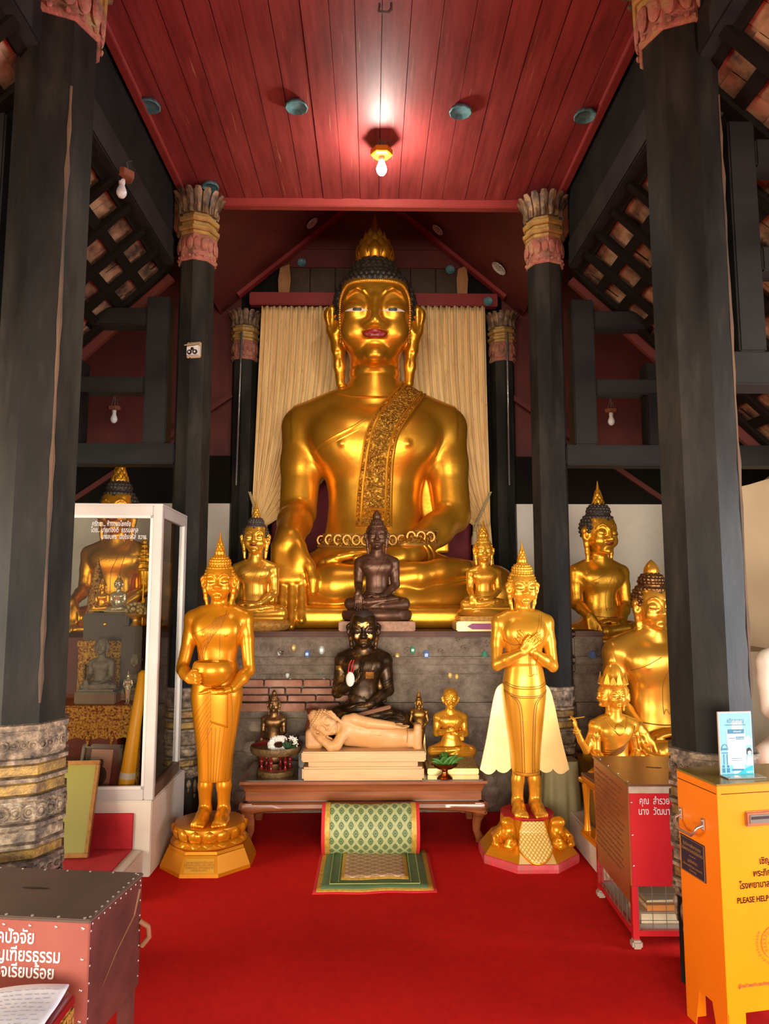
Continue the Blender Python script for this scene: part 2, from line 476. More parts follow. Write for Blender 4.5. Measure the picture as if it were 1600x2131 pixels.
def seated_field(h, pose='bhumi', head=True, head_at=(0, -.03, 2.76), head_sc=1.0, head_rot=None, web=True, face={}, lo=None, hi=None, cushion=True, robe=False, slim=1.0, arms=None):
    F = Field(lo or (-1.32, -1.12, -.04), hi or (1.32, .62, 3.25 if head else 2.3), h)
    w = slim
    F.loft([(.05, 0, .05, .66*w, .46, 2.3), (.40, 0, .03, .56*w, .38, 2.3), (.68, 0, .02, .445*w, .33, 2.3), (.88, 0, .02, .405*w, .30, 2.3), (1.12, 0, .02, .405*w, .31, 2.3),
            (1.40, 0, .02, .49*w, .335, 2.3), (1.62, 0, .03, .59*w, .32, 2.3), (1.80, 0, .05, .60*w, .26, 2.2), (1.94, 0, .05, .44*w, .22, 2.1), (2.03, 0, .04, .27*w, .20, 2)], rnd=.05)
    for s in (-1, 1):
        F.ell((s*.25*w, -.19, 1.54), (.24*w, .125, .20), k=.22)
        F.ell((s*.27*w, -.335, 1.46), (.022, .022, .022), k=.03)
        F.rc((s*.34*w, .05, 1.82), .15, (s*.60*w, .04, 1.69), .185, k=.14)
    F.rc((0, .04, 1.9), .24, (0, 0, 2.34), .215, k=.07)
    for z in (2.10, 2.19): F.push(None, (0, .02, z)); F.op((-.3, -.3, -.03), (.3, .3, .03), lambda x, y, zz: np.sqrt((np.sqrt(x*x+y*y)-.235)**2+zz**2)-.014, k=.02, mode='sub'); F.pop()
    # crossed legs
    F.chain([(-.34, .06, .30, .30), (-.92, -.38, .26, .215)], k=.10)
    F.chain([(.34, .06, .30, .30), (.94, -.36, .25, .215)], k=.10)
    F.chain([(.96, -.38, .20, .20), (.2, -.66, .15, .16), (-.42, -.60, .13, .14)], k=.04)
    F.ell((0, -.42, .17), (.60, .30, .20), k=.08)
    F.chain([(-.94, -.40, .24, .205), (-.3, -.66, .29, .165), (.30, -.68, .36, .115)], k=.03)
    # upper foot, sole up
    F.chain([(.30, -.68, .36, .10), (.50, -.62, .40, .095), (.70, -.56, .42, .075)], k=.03)
    if cushion:
        F.box((0, -.27, .06), (1.10, .60, .085), .07, k=.02)
    # arms
    def arm(s, el, wr, ru=.172, rf=.105):
        F.chain([(s*.625*w, .04, 1.66, .185), (s*.637*w, .03, 1.35, ru), (el[0], el[1], el[2], .158)], k=.07, joint=.06)
        m = tuple(np.array(el)*.62+np.array(wr)*.38)
        F.chain([tuple(el)+(.145,), m+(.135,), tuple(wr)+(rf,)], k=.03, joint=.06)
    if pose in ('bhumi', 'dhyana'):
        if pose == 'bhumi':
            arm(-1, (-.655*w, -.03, .92), (-.655*w, -.66, .64), rf=.112)
            sculpt_hand(F, (-.655*w, -.70, .62), (.02, -.20, -1), (0, 1, 0), .66, 1, curl=5, spread=.35)
            wl = (.26, -.50, .53)
        else:
            arm(-1, (-.66*w, -.02, .95), (-.26, -.50, .56)); wl = (.26, -.50, .50)
            sculpt_hand(F, (-.24, -.52, .56), (1, -.06, .02), (0, 0, 1), .62, 1, curl=6, spread=.3)
        arm(1, (.67*w, -.02, .90), wl)
        sculpt_hand(F, (wl[0]-.02, wl[1]-.02, wl[2]), (-1, -.06, .02), (0, 0, 1), .66, -1, curl=6, spread=.3)
    if pose == 'chest':       # both hands folded before the chest
        arm(-1, (-.68*w, -.10, .98), (-.20, -.50, 1.16)); arm(1, (.68*w, -.10, .95), (.22, -.50, 1.02))
        sculpt_hand(F, (-.18, -.51, 1.17), (1, -.1, .18), (0, 1, 0), .40, 1, curl=24, spread=.3)
        sculpt_hand(F, (.20, -.51, 1.03), (-1, -.1, .12), (0, 1, 0), .40, -1, curl=24, spread=.3)
    if pose == 'hold':        # right hand raised to the chest, left in the lap with a book
        arm(-1, (-.72*w, -.16, .88), (-.22, -.50, 1.20)); arm(1, (.70*w, -.06, .92), (.18, -.52, .62))
        sculpt_hand(F, (-.21, -.51, 1.21), (.55, -.1, .8), (.5, .4, -.2), .44, 1, curl=14, spread=.4)
        sculpt_hand(F, (.16, -.54, .62), (-1, -.06, .05), (0, 0, 1), .56, -1, curl=10, spread=.3)
    if web:
        F.box((.52*w, .10, 1.08), (.13, .03, .50), .02, k=.03)
    if head: sculpt_head(F, head_at, head_sc, head_rot, **face)
    return F

def standing_field(h, pose, head_rot=None, lo=None, hi=None, hs=.235, skirt=None, face={}):
    F = Field(lo or (-.32, -.42, -.01), hi or (.32, .20, 1.66), h)
    F.loft(skirt or [(.235, 0, 0, .098, .088, 2.4), (.40, 0, 0, .112, .094, 2.4), (.60, 0, 0, .142, .106, 2.3), (.76, 0, 0, .162, .115, 2.2), (.86, 0, 0, .155, .112, 2.2), (.93, 0, 0, .135, .10, 2.2)], rnd=.008)
    F.loft([(.78, 0, 0, .148, .105, 2.2), (.92, 0, 0, .132, .098, 2.2), (1.02, 0, 0, .145, .102, 2.3), (1.12, 0, 0, .165, .112, 2.3), (1.20, 0, .005, .175, .098, 2.2), (1.255, 0, .008, .125, .072, 2.1), (1.285, 0, .008, .075, .06, 2)], k=.02, rnd=.02)
    for s in (-1, 1):
        F.ell((s*.075, -.070, 1.13), (.07, .036, .06), k=.07)
        F.ell((s*.08, -.118, 1.105), (.006, .006, .006), k=.008)
        F.rc((s*.11, .005, 1.235), .045, (s*.19, .005, 1.195), .055, k=.04)
        F.chain([(s*.055, .0, .34, .052), (s*.056, .0, .20, .043), (s*.056, .008, .085, .036)], k=.0, joint=.02)
        F.chain([(s*.056, .01, .05, .042), (s*.058, -.05, .036, .036), (s*.062, -.12, .024, .030)], k=.02, joint=.02)
        F.box((s*.062, -.095, .016), (.044, .055, .016), .012, k=.015)
        for i in range(5):
            F.chain([(s*(.030+.016*i), -.13, .017, .0105), (s*(.030+.0165*i), -.165+.006*i, .013, .010 if i else .012)], k=.004, joint=.004)
    F.rc((0, .01, 1.24), .058, (0, -.002, 1.37), .050, k=.02)
    def arm(s, el, wr):
        F.chain([(s*.188, .005, 1.19, .055), (s*.205, .0, 1.07, .049), tuple(el)+(.041,)], k=.02, joint=.015)
        m = tuple(np.array(el)*.6+np.array(wr)*.4)
        F.chain([tuple(el)+(.041,), m+(.040,), tuple(wr)+(.027,)], k=.01, joint=.015)
    if pose == 'bowl':
        arm(-1, (-.235, -.05, .90), (-.142, -.215, .862))
        sculpt_hand(F, (-.138, -.222, .864), (.80, -.60, .02), (.60, .78, .12), .172, 1, curl=9, spread=.25)
        arm(1, (.228, -.02, .89), (.135, -.155, .795))
        sculpt_hand(F, (.128, -.165, .793), (-1, -.22, .0), (0, 0, 1), .20, -1, curl=5, spread=.25)
    elif pose == 'cross':
        arm(-1, (-.218, -.04, .93), (-.055, -.158, 1.015))
        sculpt_hand(F, (-.048, -.162, 1.02), (.85, -.1, .62), (.1, 1, .1), .175, 1, curl=4, spread=.3)
        arm(1, (.218, -.03, .92), (.055, -.128, 1.01))
        sculpt_hand(F, (.046, -.130, 1.02), (-.75, -.05, .72), (-.1, 1, .1), .175, -1, curl=3, spread=.45)
    elif pose == 'lap':
        arm(-1, (-.235, -.02, .96), (-.06, -.14, .80)); arm(1, (.235, -.02, .96), (.06, -.14, .80))
        sculpt_hand(F, (-.06, -.145, .80), (.8, -.1, -.45), (0, 1, 0), .17, 1, curl=6)
        sculpt_hand(F, (.06, -.155, .80), (-.8, -.1, -.45), (0, 1, 0), .17, -1, curl=6)
    sculpt_head(F, (0, -.012, 1.43), hs, head_rot, **face)
    return F

# ------------------------------------------------------------------ small shared parts
def flame_mesh(hgt, rad, tiers=4, n=7, spire=True, flare=0.0):
    """flame finial: rings of upright leaves round a fluted spire"""
    mb = MB()
    prof = [(rad*.95, 0), (rad*1.0, hgt*.05), (rad*.8, hgt*.14), (rad*.62, hgt*.3), (rad*.42, hgt*.52), (rad*.22, hgt*.76), (rad*.06, hgt*.97), (.001, hgt)]
    if spire: mb.lathe(prof, 14, fn=lambda a, z: 1+.14*math.cos(a*7))
    for t in range(tiers):
        f = t/max(tiers, 1); r = rad*(1.05-.62*f); z0 = hgt*(.0+.52*f); lh = hgt*(.34-.10*f); w = r*.52
        m = max(4, n-t)
        for i in range(m):
            a = 2*math.pi*(i+.5*(t % 2))/m - math.pi/2
            ca, sa = math.cos(a), math.sin(a)
            def q(u, v, o): # u across, v up
                rr = r*(1+.16*math.sin(v*math.pi)) - r*(.34-flare)*v*v + o
                return (ca*rr-sa*u, sa*rr+ca*u, z0+lh*v)
            vs = []
            for v, ww in ((0, .75), (.3, 1), (.6, .72), (.85, .3), (1.0, .02)):
                for u in (-1, 0, 1):
                    vs.append(q(u*w*ww, v, (.10*r if u == 0 else 0)))
            for v, ww in ((0, .75), (.3, 1), (.6, .72), (.85, .3), (1.0, .02)):
                for u in (-1, 0, 1): vs.append(q(u*w*ww, v, -.12*r))
            fs = []
            for j in range(4):
                for c in range(2):
                    b = j*3+c
                    fs.append((b, b+1, b+4, b+3)); fs.append((15+b, 15+b+3, 15+b+4, 15+b+1))
                fs.append((j*3, j*3+3, 15+j*3+3, 15+j*3)); fs.append((j*3+2, 15+j*3+2, 15+j*3+5, j*3+5))
            mb.add(vs, fs)
    return mb.mesh('flame_finial')
def loc_in_head(at, sc, rot, p):
    A = Matrix(np.eye(3) if rot is None else rot)
    return Vector(at)+ (A @ Vector(p))*sc
def eyes_on(body, at, sc, rot, mats, parent, small=False, open_=1.0):
    """painted eyes laid on the lids: white almond with a dark iris"""
    A = np.eye(3) if rot is None else np.array(rot, float)
    S = Skin(body, A, at)
    for s in (-1, 1):
        if not small:
            mb = MB()
            x0, x1 = sorted((s*.065*sc, s*.275*sc))
            S.patch(mb, lambda u: (-.004+.034*open_*math.sin(math.pi*u)**.8)*sc, lambda u: (-.008-.022*open_*math.sin(math.pi*u))*sc, x0, x1, .004*sc, 14, 4)
            e = link('eye', mb.mesh('eye'), mats['eye_white'], parent)
            mb = MB(); c = s*.165*sc; r = .042*sc
            S.patch(mb, lambda u: min(.030*open_*sc, math.sqrt(max(r*r-(r*(2*u-1))**2, 0))), lambda u: -min(.027*open_*sc, math.sqrt(max(r*r-(r*(2*u-1))**2, 0))), c-r, c+r, .008*sc, 8, 4)
            link('iris', mb.mesh('iris'), mats['ink'], e)
        else:
            mb = MB()
            S.line(mb, [(s*.07*sc, -.012*sc), (s*.16*sc, -.034*sc), (s*.27*sc, -.004*sc)], .009*sc, .002*sc, 4)
            if len(mb.v): link('eyelid_line', mb.mesh('eyelid_line'), mats['ink'], parent)

def robe_folds(body, mat_, parent, r=.020):
    """raised folds of a heavy robe, following the body"""
    S = Skin(body); mb = MB()
    for i in range(9):
        S.line(mb, [(.36-.05*i, 1.90-.012*i), (.20-.055*i, 1.50-.055*i), (-.02-.05*i, 1.22-.055*i), (-.30-.02*i, 1.02-.055*i)], r, -.006, 8)
    for i in range(5): S.line(mb, [(.79-.01*i, 1.34-.09*i), (.66-.02*i, 1.20-.09*i), (.54-.02*i, 1.14-.09*i)], r, -.006, 6)
    for i in range(4): S.line(mb, [(-.30+.10*i, .84-.02*i), (-.02+.06*i, .72-.02*i), (.26+.02*i, .70-.01*i)], r, -.006, 6)
    for s in (-1, 1):
        for i in range(4): S.line(mb, [(s*.10, .45-.07*i), (s*.45, .41-.07*i), (s*.80, .40-.075*i), (s*1.02, .34-.06*i)], r*.9, -.006, 6)
    if len(mb.v): return link('robe_folds', mb.mesh('robe_folds'), mat_, parent)
# ------------------------------------------------------------------ materials (procedural)
M = {}
def nt(name):
    m = bpy.data.materials.new(name); m.use_nodes = True; M[name] = m
    t = m.node_tree; return m, t, t.nodes['Principled BSDF']
def N(t, typ, **kw):
    n = t.nodes.new(typ)
    for k, v in kw.items():
        if k.startswith('i_'):
            key = k[2:]
            n.inputs[int(key) if key.isdigit() else key.replace('_', ' ')].default_value = v
        else: setattr(n, k, v)
    return n
def coords(t, scale=(1, 1, 1), kind='Object'):
    tc = N(t, 'ShaderNodeTexCoord'); mp = N(t, 'ShaderNodeMapping'); mp.inputs['Scale'].default_value = scale
    t.links.new(tc.outputs[kind], mp.inputs['Vector']); return mp.outputs['Vector']
def noise(t, vec, scale, detail=5, rough=.6):
    n = N(t, 'ShaderNodeTexNoise'); n.inputs['Scale'].default_value = scale; n.inputs['Detail'].default_value = detail; n.inputs['Roughness'].default_value = rough
    t.links.new(vec, n.inputs['Vector']); return n.outputs['Fac']
def ramp(t, fac, stops):
    r = N(t, 'ShaderNodeValToRGB'); e = r.color_ramp.elements
    while len(e) > len(stops): e.remove(e[-1])
    while len(e) < len(stops): e.new(.5)
    for el, (p, c) in zip(e, stops): el.position = p; el.color = tuple(c)+(1,) if len(c) == 3 else c
    t.links.new(fac, r.inputs['Fac']); return r.outputs['Color']
def bump(t, b, height, strength=.3, dist=.01):
    n = N(t, 'ShaderNodeBump'); n.inputs['Strength'].default_value = strength; n.inputs['Distance'].default_value = dist
    t.links.new(height, n.inputs['Height']); t.links.new(n.outputs['Normal'], b.inputs['Normal'])
def mat(name, col, rough=.6, metal=0.0, var=None, vscale=6, bmp=0, bscale=40, bdist=.004, coat=0, spec=.5, stretch=(1, 1, 1), lo=.35, hi=.65, rvar=0, emit=None):
    m, t, b = nt(name)
    b.inputs['Roughness'].default_value = rough; b.inputs['Metallic'].default_value = metal
    b.inputs['Specular IOR Level'].default_value = spec
    if coat: b.inputs['Coat Weight'].default_value = coat; b.inputs['Coat Roughness'].default_value = .15
    b.inputs['Base Color'].default_value = tuple(col)+(1,)
    v = None
    if var is not None or bmp or rvar: v = coords(t, stretch)
    if var is not None:
        n = noise(t, v, vscale)
        stops = [(lo, col), (hi, var)] if not isinstance(var, list) else var
        t.links.new(ramp(t, n, stops), b.inputs['Base Color'])
    if bmp: bump(t, b, noise(t, v, bscale, 4), bmp, bdist)
    if rvar:
        n = noise(t, v, vscale*1.7); mr = N(t, 'ShaderNodeMapRange'); mr.inputs['To Min'].default_value = max(rough-rvar, .05); mr.inputs['To Max'].default_value = min(rough+rvar, 1)
        t.links.new(n, mr.inputs['Value']); t.links.new(mr.outputs['Result'], b.inputs['Roughness'])
    if emit:
        b.inputs['Emission Color'].default_value = tuple(emit[0])+(1,); b.inputs['Emission Strength'].default_value = emit[1]
    return m
# golds
mat('old_gold', (.85, .40, .032), .34, .76, var=(.72, .30, .018), vscale=2.5, bmp=.22, bscale=22, bdist=.006, rvar=.08)
mat('worn_gold', (.70, .38, .075), .42, .55, var=(.42, .20, .04), vscale=9, bmp=.6, bscale=34, bdist=.01, rvar=.1)
mat('paint_gold', (.76, .30, .010), .30, .52, var=(.70, .26, .008), vscale=2, rvar=.03)
mat('bright_gold', (.86, .42, .038), .29, .58, var=(.82, .38, .03), vscale=2, rvar=.03)
mat('pale_gold', (.98, .78, .38), .38, .45, var=(.95, .66, .22), vscale=2)
mat('small_gold', (.80, .40, .042), .31, .68, var=(.78, .38, .04), vscale=2.5, bmp=.05, bscale=30, bdist=.004, rvar=.04)
mat('dark_gold', (.50, .28, .06), .38, .85, var=(.30, .14, .03), vscale=10, bmp=.3, bscale=40, bdist=.006)
mat('gold_line', (.30, .11, .015), .5, .3)
mat('brown_bronze', (.15, .068, .034), .38, .5, var=(.09, .040, .022), vscale=5, bmp=.2, bscale=30, bdist=.005, rvar=.08)
mat('bronze', (.30, .15, .05), .35, .8, var=(.15, .08, .035), vscale=7, bmp=.2, bscale=30)
m, t, b = nt('black_lacquer')   # dark monk with rubbed gold leaf
v = coords(t); n = noise(t, v, 2.6, 6, .7)
t.links.new(ramp(t, n, [(.42, (.030, .017, .008)), (.58, (.085, .042, .014)), (.72, (.42, .19, .04))]), b.inputs['Base Color'])
b.inputs['Metallic'].default_value = .55; b.inputs['Roughness'].default_value = .34
mat('gold_leaf', (.95, .62, .18), .3, .9, var=(.6, .3, .06), vscale=30)
mat('hair_black', (.022, .018, .016), .42, 0, var=(.05, .035, .025), vscale=20, spec=.4)
mat('hair_brown', (.05, .034, .026), .5, 0)
mat('lip_red', (.26, .016, .010), .35); mat('lip_dark', (.20, .035, .015), .35, .3)
mat('eye_white', (.78, .62, .50), .3)
mat('ink', (.012, .01, .01), .4)
# timber, plaster, stone
mat('pillar_black', (.022, .020, .016), .45, 0, var=[(.30, (.007, .007, .0075)), (.50, (.018, .017, .0145)), (.70, (.046, .040, .029))], vscale=3.5, bmp=.25, bscale=14, bdist=.008, stretch=(1, 1, .25), rvar=.10, spec=.09)
mat('pillar_worn', (.16, .085, .04), .8, 0, var=(.045, .035, .028), vscale=6, bmp=.3, bscale=20, stretch=(1, 1, .3))
mat('beam_black', (.022, .021, .019), .55, 0, var=(.012, .012, .012), vscale=4, bmp=.15, bscale=18, stretch=(.3, 1, 1), spec=.14)
mat('beam_dark', (.014, .013, .012), .8, 0, var=(.008, .008, .007), vscale=4, spec=.1)
mat('rafter', (.010, .008, .006), .9, spec=.1)
mat('roof_tile', (.26, .14, .07), .85, 0, var=[(.36, (.05, .03, .02)), (.48, (.22, .12, .06)), (.64, (.46, .28, .15))], vscale=5, bmp=.4, bscale=30)
mat('red_panel', (.13, .022, .012), .6, 0, var=(.09, .014, .009), vscale=2.5, bmp=.1, bscale=20)
mat('red_trim', (.30, .040, .034), .45, 0, var=(.24, .03, .026), vscale=5, stretch=(.2, 1, 1))
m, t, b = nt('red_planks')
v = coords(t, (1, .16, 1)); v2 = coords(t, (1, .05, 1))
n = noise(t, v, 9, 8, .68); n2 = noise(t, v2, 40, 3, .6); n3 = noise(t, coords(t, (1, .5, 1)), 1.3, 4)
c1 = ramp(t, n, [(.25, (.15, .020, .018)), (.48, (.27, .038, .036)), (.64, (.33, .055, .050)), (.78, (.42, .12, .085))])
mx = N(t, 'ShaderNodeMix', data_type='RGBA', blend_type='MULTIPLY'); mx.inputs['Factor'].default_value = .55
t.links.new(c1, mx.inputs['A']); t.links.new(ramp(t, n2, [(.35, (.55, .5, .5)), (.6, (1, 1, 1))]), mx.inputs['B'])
mx2 = N(t, 'ShaderNodeMix', data_type='RGBA'); t.links.new(mx.outputs['Result'], mx2.inputs['A']); mx2.inputs['B'].default_value = (.50, .26, .12, 1); t.links.new(ramp(t, noise(t, coords(t, (1, .035, 1)), 34, 3, .7), [(.66, (0, 0, 0)), (.72, (.75, .75, .75))]), mx2.inputs['Factor'])  # tan streaks: worn cracks, plus light leaking between planks painted into the colour
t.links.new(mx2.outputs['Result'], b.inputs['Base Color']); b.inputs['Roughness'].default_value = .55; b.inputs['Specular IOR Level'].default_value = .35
bump(t, b, n, .25, .004)
mat('plaster_white', (.76, .69, .60), .75, 0, var=(.68, .60, .51), vscale=2, bmp=.1, bscale=30)
mat('plaster_cream', (.62, .50, .32), .75, 0, var=(.55, .43, .26), vscale=2, bmp=.1, bscale=30)
m, t, b = nt('altar_stone')
v = coords(t); n = noise(t, v, 8, 9, .75); n2 = noise(t, v, 15, 9, .72)
t.links.new(ramp(t, n, [(.28, (.13, .09, .065)), (.42, (.34, .25, .18)), (.56, (.50, .38, .28)), (.70, (.64, .52, .40))]), b.inputs['Base Color'])
b.inputs['Roughness'].default_value = .85; bump(t, b, n2, 1.0, .08)
mat('altar_cap', (.13, .055, .035), .7, 0, var=(.08, .035, .026), vscale=8, bmp=.4, bscale=30)
mat('brick', (.36, .14, .085), .85, 0, var=[(.3, (.24, .085, .05)), (.5, (.38, .17, .11)), (.7, (.46, .27, .19))], vscale=7, bmp=.5, bscale=40, bdist=.008)
mat('mortar', (.44, .33, .25), .9, 0, var=(.20, .15, .12), vscale=9, bmp=.8, bscale=30, bdist=.015)
mat('encrust', (.20, .14, .095), .6, .1, var=[(.3, (.05, .04, .035)), (.48, (.18, .13, .09)), (.6, (.34, .25, .16)), (.72, (.5, .43, .36))], vscale=22, bmp=.9, bscale=60, bdist=.01)
mat('encrust_gold', (.42, .26, .06), .5, .4, var=(.16, .10, .05), vscale=20, bmp=.6, bscale=60, bdist=.008)
mat('encrust_pink', (.34, .10, .065), .7, 0, var=[(.35, (.20, .10, .05)), (.5, (.42, .13, .09)), (.66, (.40, .25, .10))], vscale=11, bmp=.8, bscale=50, bdist=.01)
mat('capital_gold', (.58, .36, .10), .5, .3, var=(.36, .20, .06), vscale=15, bmp=.5, bscale=50)
mat('petal_dark', (.13, .085, .055), .5, .15, var=[(.35, (.045, .035, .03)), (.52, (.20, .12, .06)), (.68, (.40, .26, .13))], vscale=14, bmp=.6, bscale=40, bdist=.01)
mat('gem_blue', (.10, .18, .38), .15); mat('gem_green', (.08, .26, .16), .15); mat('gem_pale', (.55, .62, .58), .15); mat('gem_amber', (.62, .40, .08), .2)
# textiles
m, t, b = nt('carpet_red')
v = coords(t); n = noise(t, v, 1.6, 5, .6); n2 = noise(t, v, 260, 3, .7); n3 = noise(t, v, 24, 4, .6)
mx = N(t, 'ShaderNodeMix', data_type='RGBA', blend_type='MULTIPLY'); mx.inputs['Factor'].default_value = .5
t.links.new(ramp(t, n, [(.3, (.56, .010, .010)), (.7, (.70, .016, .011))]), mx.inputs['A'])
t.links.new(ramp(t, n3, [(.3, (.72, .72, .72)), (.65, (1, 1, 1))]), mx.inputs['B']); t.links.new(mx.outputs['Result'], b.inputs['Base Color'])
b.inputs['Roughness'].default_value = .95; b.inputs['Specular IOR Level'].default_value = .1; b.inputs['Sheen Weight'].default_value = 0
bump(t, b, n2, .5, .004)
mat('carpet_step', (.55, .02, .03), .9, 0, var=(.42, .014, .02), vscale=6, bmp=.3, bscale=120)
m, t, b = nt('curtain_cream')
v = coords(t, (1, 1, .12)); n = noise(t, v, 16, 6, .65); v3 = coords(t, (1, 1, .35)); n3 = noise(t, v3, 30, 3, .6)
c1 = ramp(t, n, [(.28, (.50, .32, .14)), (.45, (.84, .57, .25)), (.7, (.88, .64, .31))])
mx = N(t, 'ShaderNodeMix', data_type='RGBA', blend_type='MULTIPLY'); mx.inputs['Factor'].default_value = .6
t.links.new(c1, mx.inputs['A']); t.links.new(ramp(t, n3, [(.27, (.45, .36, .27)), (.36, (1, 1, 1))]), mx.inputs['B']); t.links.new(mx.outputs['Result'], b.inputs['Base Color'])
b.inputs['Roughness'].default_value = .8
mat('cloth_burgundy', (.20, .006, .014), .7, 0, var=(.13, .004, .01), vscale=3, bmp=.1, bscale=40)
mat('cloth_olive', (.26, .21, .09), .6, 0, var=(.19, .15, .06), vscale=3)
mat('cord_gold', (.55, .42, .22), .6)
mat('rug_red', (.55, .015, .02), .8); mat('rug_gold', (.62, .38, .06), .5, .2, var=(.42, .24, .03), vscale=60); mat('rug_green', (.075, .16, .07), .75, 0, var=(.11, .18, .08), vscale=30)
mat('rug_line', (.35, .40, .14), .7)
def lattice(name, a, b_, line, sx, sy, lw=.10, dot=None, ds=.3, rough=.6):
    """woven diamonds: UV in metres"""
    m, t, b = nt(name)
    tc = N(t, 'ShaderNodeTexCoord'); sp = N(t, 'ShaderNodeSeparateXYZ'); t.links.new(tc.outputs['UV'], sp.inputs[0])
    def math_(op, x, y=None):
        n = N(t, 'ShaderNodeMath', operation=op)
        for i, q in enumerate((x, y)):
            if q is None: continue
            if hasattr(q, 'is_linked') or not isinstance(q, (int, float)): t.links.new(q, n.inputs[i])
            else: n.inputs[i].default_value = q
        return n.outputs[0]
    u = math_('MULTIPLY', sp.outputs['X'], sx); w = math_('MULTIPLY', sp.outputs['Y'], sy)
    p, q = math_('ADD', u, w), math_('SUBTRACT', u, w)
    fp, fq = math_('ABSOLUTE', math_('SUBTRACT', math_('FRACT', p), .5)), math_('ABSOLUTE', math_('SUBTRACT', math_('FRACT', q), .5))
    ln = math_('GREATER_THAN', math_('MAXIMUM', fp, fq), .5-lw)
    rr = math_('SQRT', math_('ADD', math_('MULTIPLY', fp, fp), math_('MULTIPLY', fq, fq)))
    ring = math_('LESS_THAN', math_('ABSOLUTE', math_('SUBTRACT', rr, ds)), .055)
    core = math_('LESS_THAN', rr, ds*.45)
    m1 = N(t, 'ShaderNodeMix', data_type='RGBA'); m1.inputs['A'].default_value = tuple(a)+(1,); m1.inputs['B'].default_value = tuple(b_)+(1,)
    t.links.new(math_('MAXIMUM', ring, core), m1.inputs['Factor'])
    m2 = N(t, 'ShaderNodeMix', data_type='RGBA'); t.links.new(m1.outputs['Result'], m2.inputs['A']); m2.inputs['B'].default_value = tuple(line)+(1,)
    t.links.new(ln, m2.inputs['Factor']); t.links.new(m2.outputs['Result'], b.inputs['Base Color']); b.inputs['Roughness'].default_value = rough
    return m
lattice('brocade_green', (.22, .29, .13), (.07, .11, .035), (.40, .42, .19), 17, 14, .13, ds=.27)
lattice('brocade_rose', (.34, .19, .09), (.40, .24, .13), (.60, .42, .28), 12, 18, .10, ds=.2)
lattice('gilt_lattice', (.80, .52, .12), (.95, .74, .32), (.42, .22, .04), 14, 14, .09, ds=.25, rough=.35)
# furniture and small things
m, t, b = nt('table_wood')
v = coords(t, (.35, 4, 4)); n = noise(t, v, 5, 6, .6)
t.links.new(ramp(t, n, [(.3, (.15, .040, .014)), (.5, (.27, .080, .026)), (.72, (.36, .125, .045))]), b.inputs['Base Color'])
b.inputs['Roughness'].default_value = .28; b.inputs['Coat Weight'].default_value = .5; b.inputs['Coat Roughness'].default_value = .12
mat('table_top', (.055, .024, .012), .14, 0, var=(.09, .035, .015), vscale=5, stretch=(.3, 3, 3), coat=.8)
mat('pale_wood', (.66, .42, .20), .5, 0, var=(.56, .33, .14), vscale=6, stretch=(.4, 2, 4), bmp=.05, bscale=30)
mat('carved_wood', (.66, .36, .15), .42, 0, var=(.58, .29, .10), vscale=5, bmp=.08, bscale=40)
mat('vase_red', (.20, .045, .02), .2, 0, coat=.5)
mat('lacquer_red', (.20, .010, .012), .2, 0, coat=.6); mat('lacquer_gold', (.22, .13, .04), .5, .4, var=(.10, .06, .025), vscale=30, bmp=.7, bscale=70, bdist=.006)
mat('copper', (.52, .20, .06), .22, .95, var=(.35, .11, .03), vscale=20)
mat('flower_white', (.82, .80, .72), .6, bmp=.6, bscale=90, bdist=.006); mat('leaf_green', (.045, .16, .02), .5, var=(.09, .26, .04), vscale=20); mat('leaf_dark', (.016, .06, .018), .45)
mat('frame_white', (.62, .60, .56), .4, 0, var=(.55, .52, .48), vscale=3); mat('frame_brown', (.16, .10, .06), .5); mat('frame_alu', (.80, .78, .74), .3, .2)
mat('sign_white', (.64, .64, .62), .5); mat('thai_white', (.82, .80, .78), .5)
mat('box_maroon', (.10, .024, .018), .5, 0, var=[(.30, (.05, .011, .009)), (.5, (.10, .024, .018)), (.78, (.15, .045, .03))], vscale=3, bmp=.08, bscale=30)
mat('box_front', (.32, .085, .062), .55, 0, var=(.26, .062, .048), vscale=3); mat('box_top', (.085, .058, .044), .5, 0, var=(.12, .07, .052), vscale=5)
mat('wear_tan', (.20, .075, .03), .7); mat('steel', (.62, .60, .56), .25, .9); mat('nail', (.62, .56, .50), .3, .8)
mat('cab_red', (.56, .016, .022), .33, 0, var=(.48, .012, .018), vscale=3); mat('cab_side', (.34, .10, .028), .38, 0, var=(.26, .062, .02), vscale=5); mat('cab_top', (.22, .085, .05), .3, .2, var=(.14, .07, .04), vscale=6)
mat('cab_band', (.56, .47, .36), .5, var=(.40, .30, .22), vscale=12); mat('wire', (.20, .16, .14), .5, .5); mat('cab_shelf', (.42, .33, .26), .6)
mat('box_yellow', (.84, .235, .003), .32, 0, var=(.78, .21, .002), vscale=2.5, spec=.5, bmp=.02, bscale=20); mat('box_orange', (.72, .17, .004), .36, 0, var=(.66, .15, .003), vscale=3)
mat('box_lid', (.26, .17, .03), .25, .2); mat('ink_brown', (.018, .008, .004), .7, spec=.1); mat('plate_navy', (.022, .014, .028), .35); mat('gilt_ink', (.55, .36, .12), .4, .6)
mat('slot_rim', (.42, .12, .02), .45, .2, var=(.25, .09, .04), vscale=30); mat('sign_blue', (.03, .16, .27), .4); mat('sign_sky', (.17, .40, .56), .4); mat('sign_teal', (.02, .34, .44), .4)
mat('paper', (.80, .79, .84), .7, 0, var=(.70, .69, .75), vscale=12); mat('paper_cream', (.66, .52, .32), .7, 0, var=(.55, .40, .22), vscale=8); mat('ink_blue', (.30, .30, .42), .7)
mat('book_orange', (.56, .20, .04), .5); mat('book_tan', (.55, .42, .24), .6)
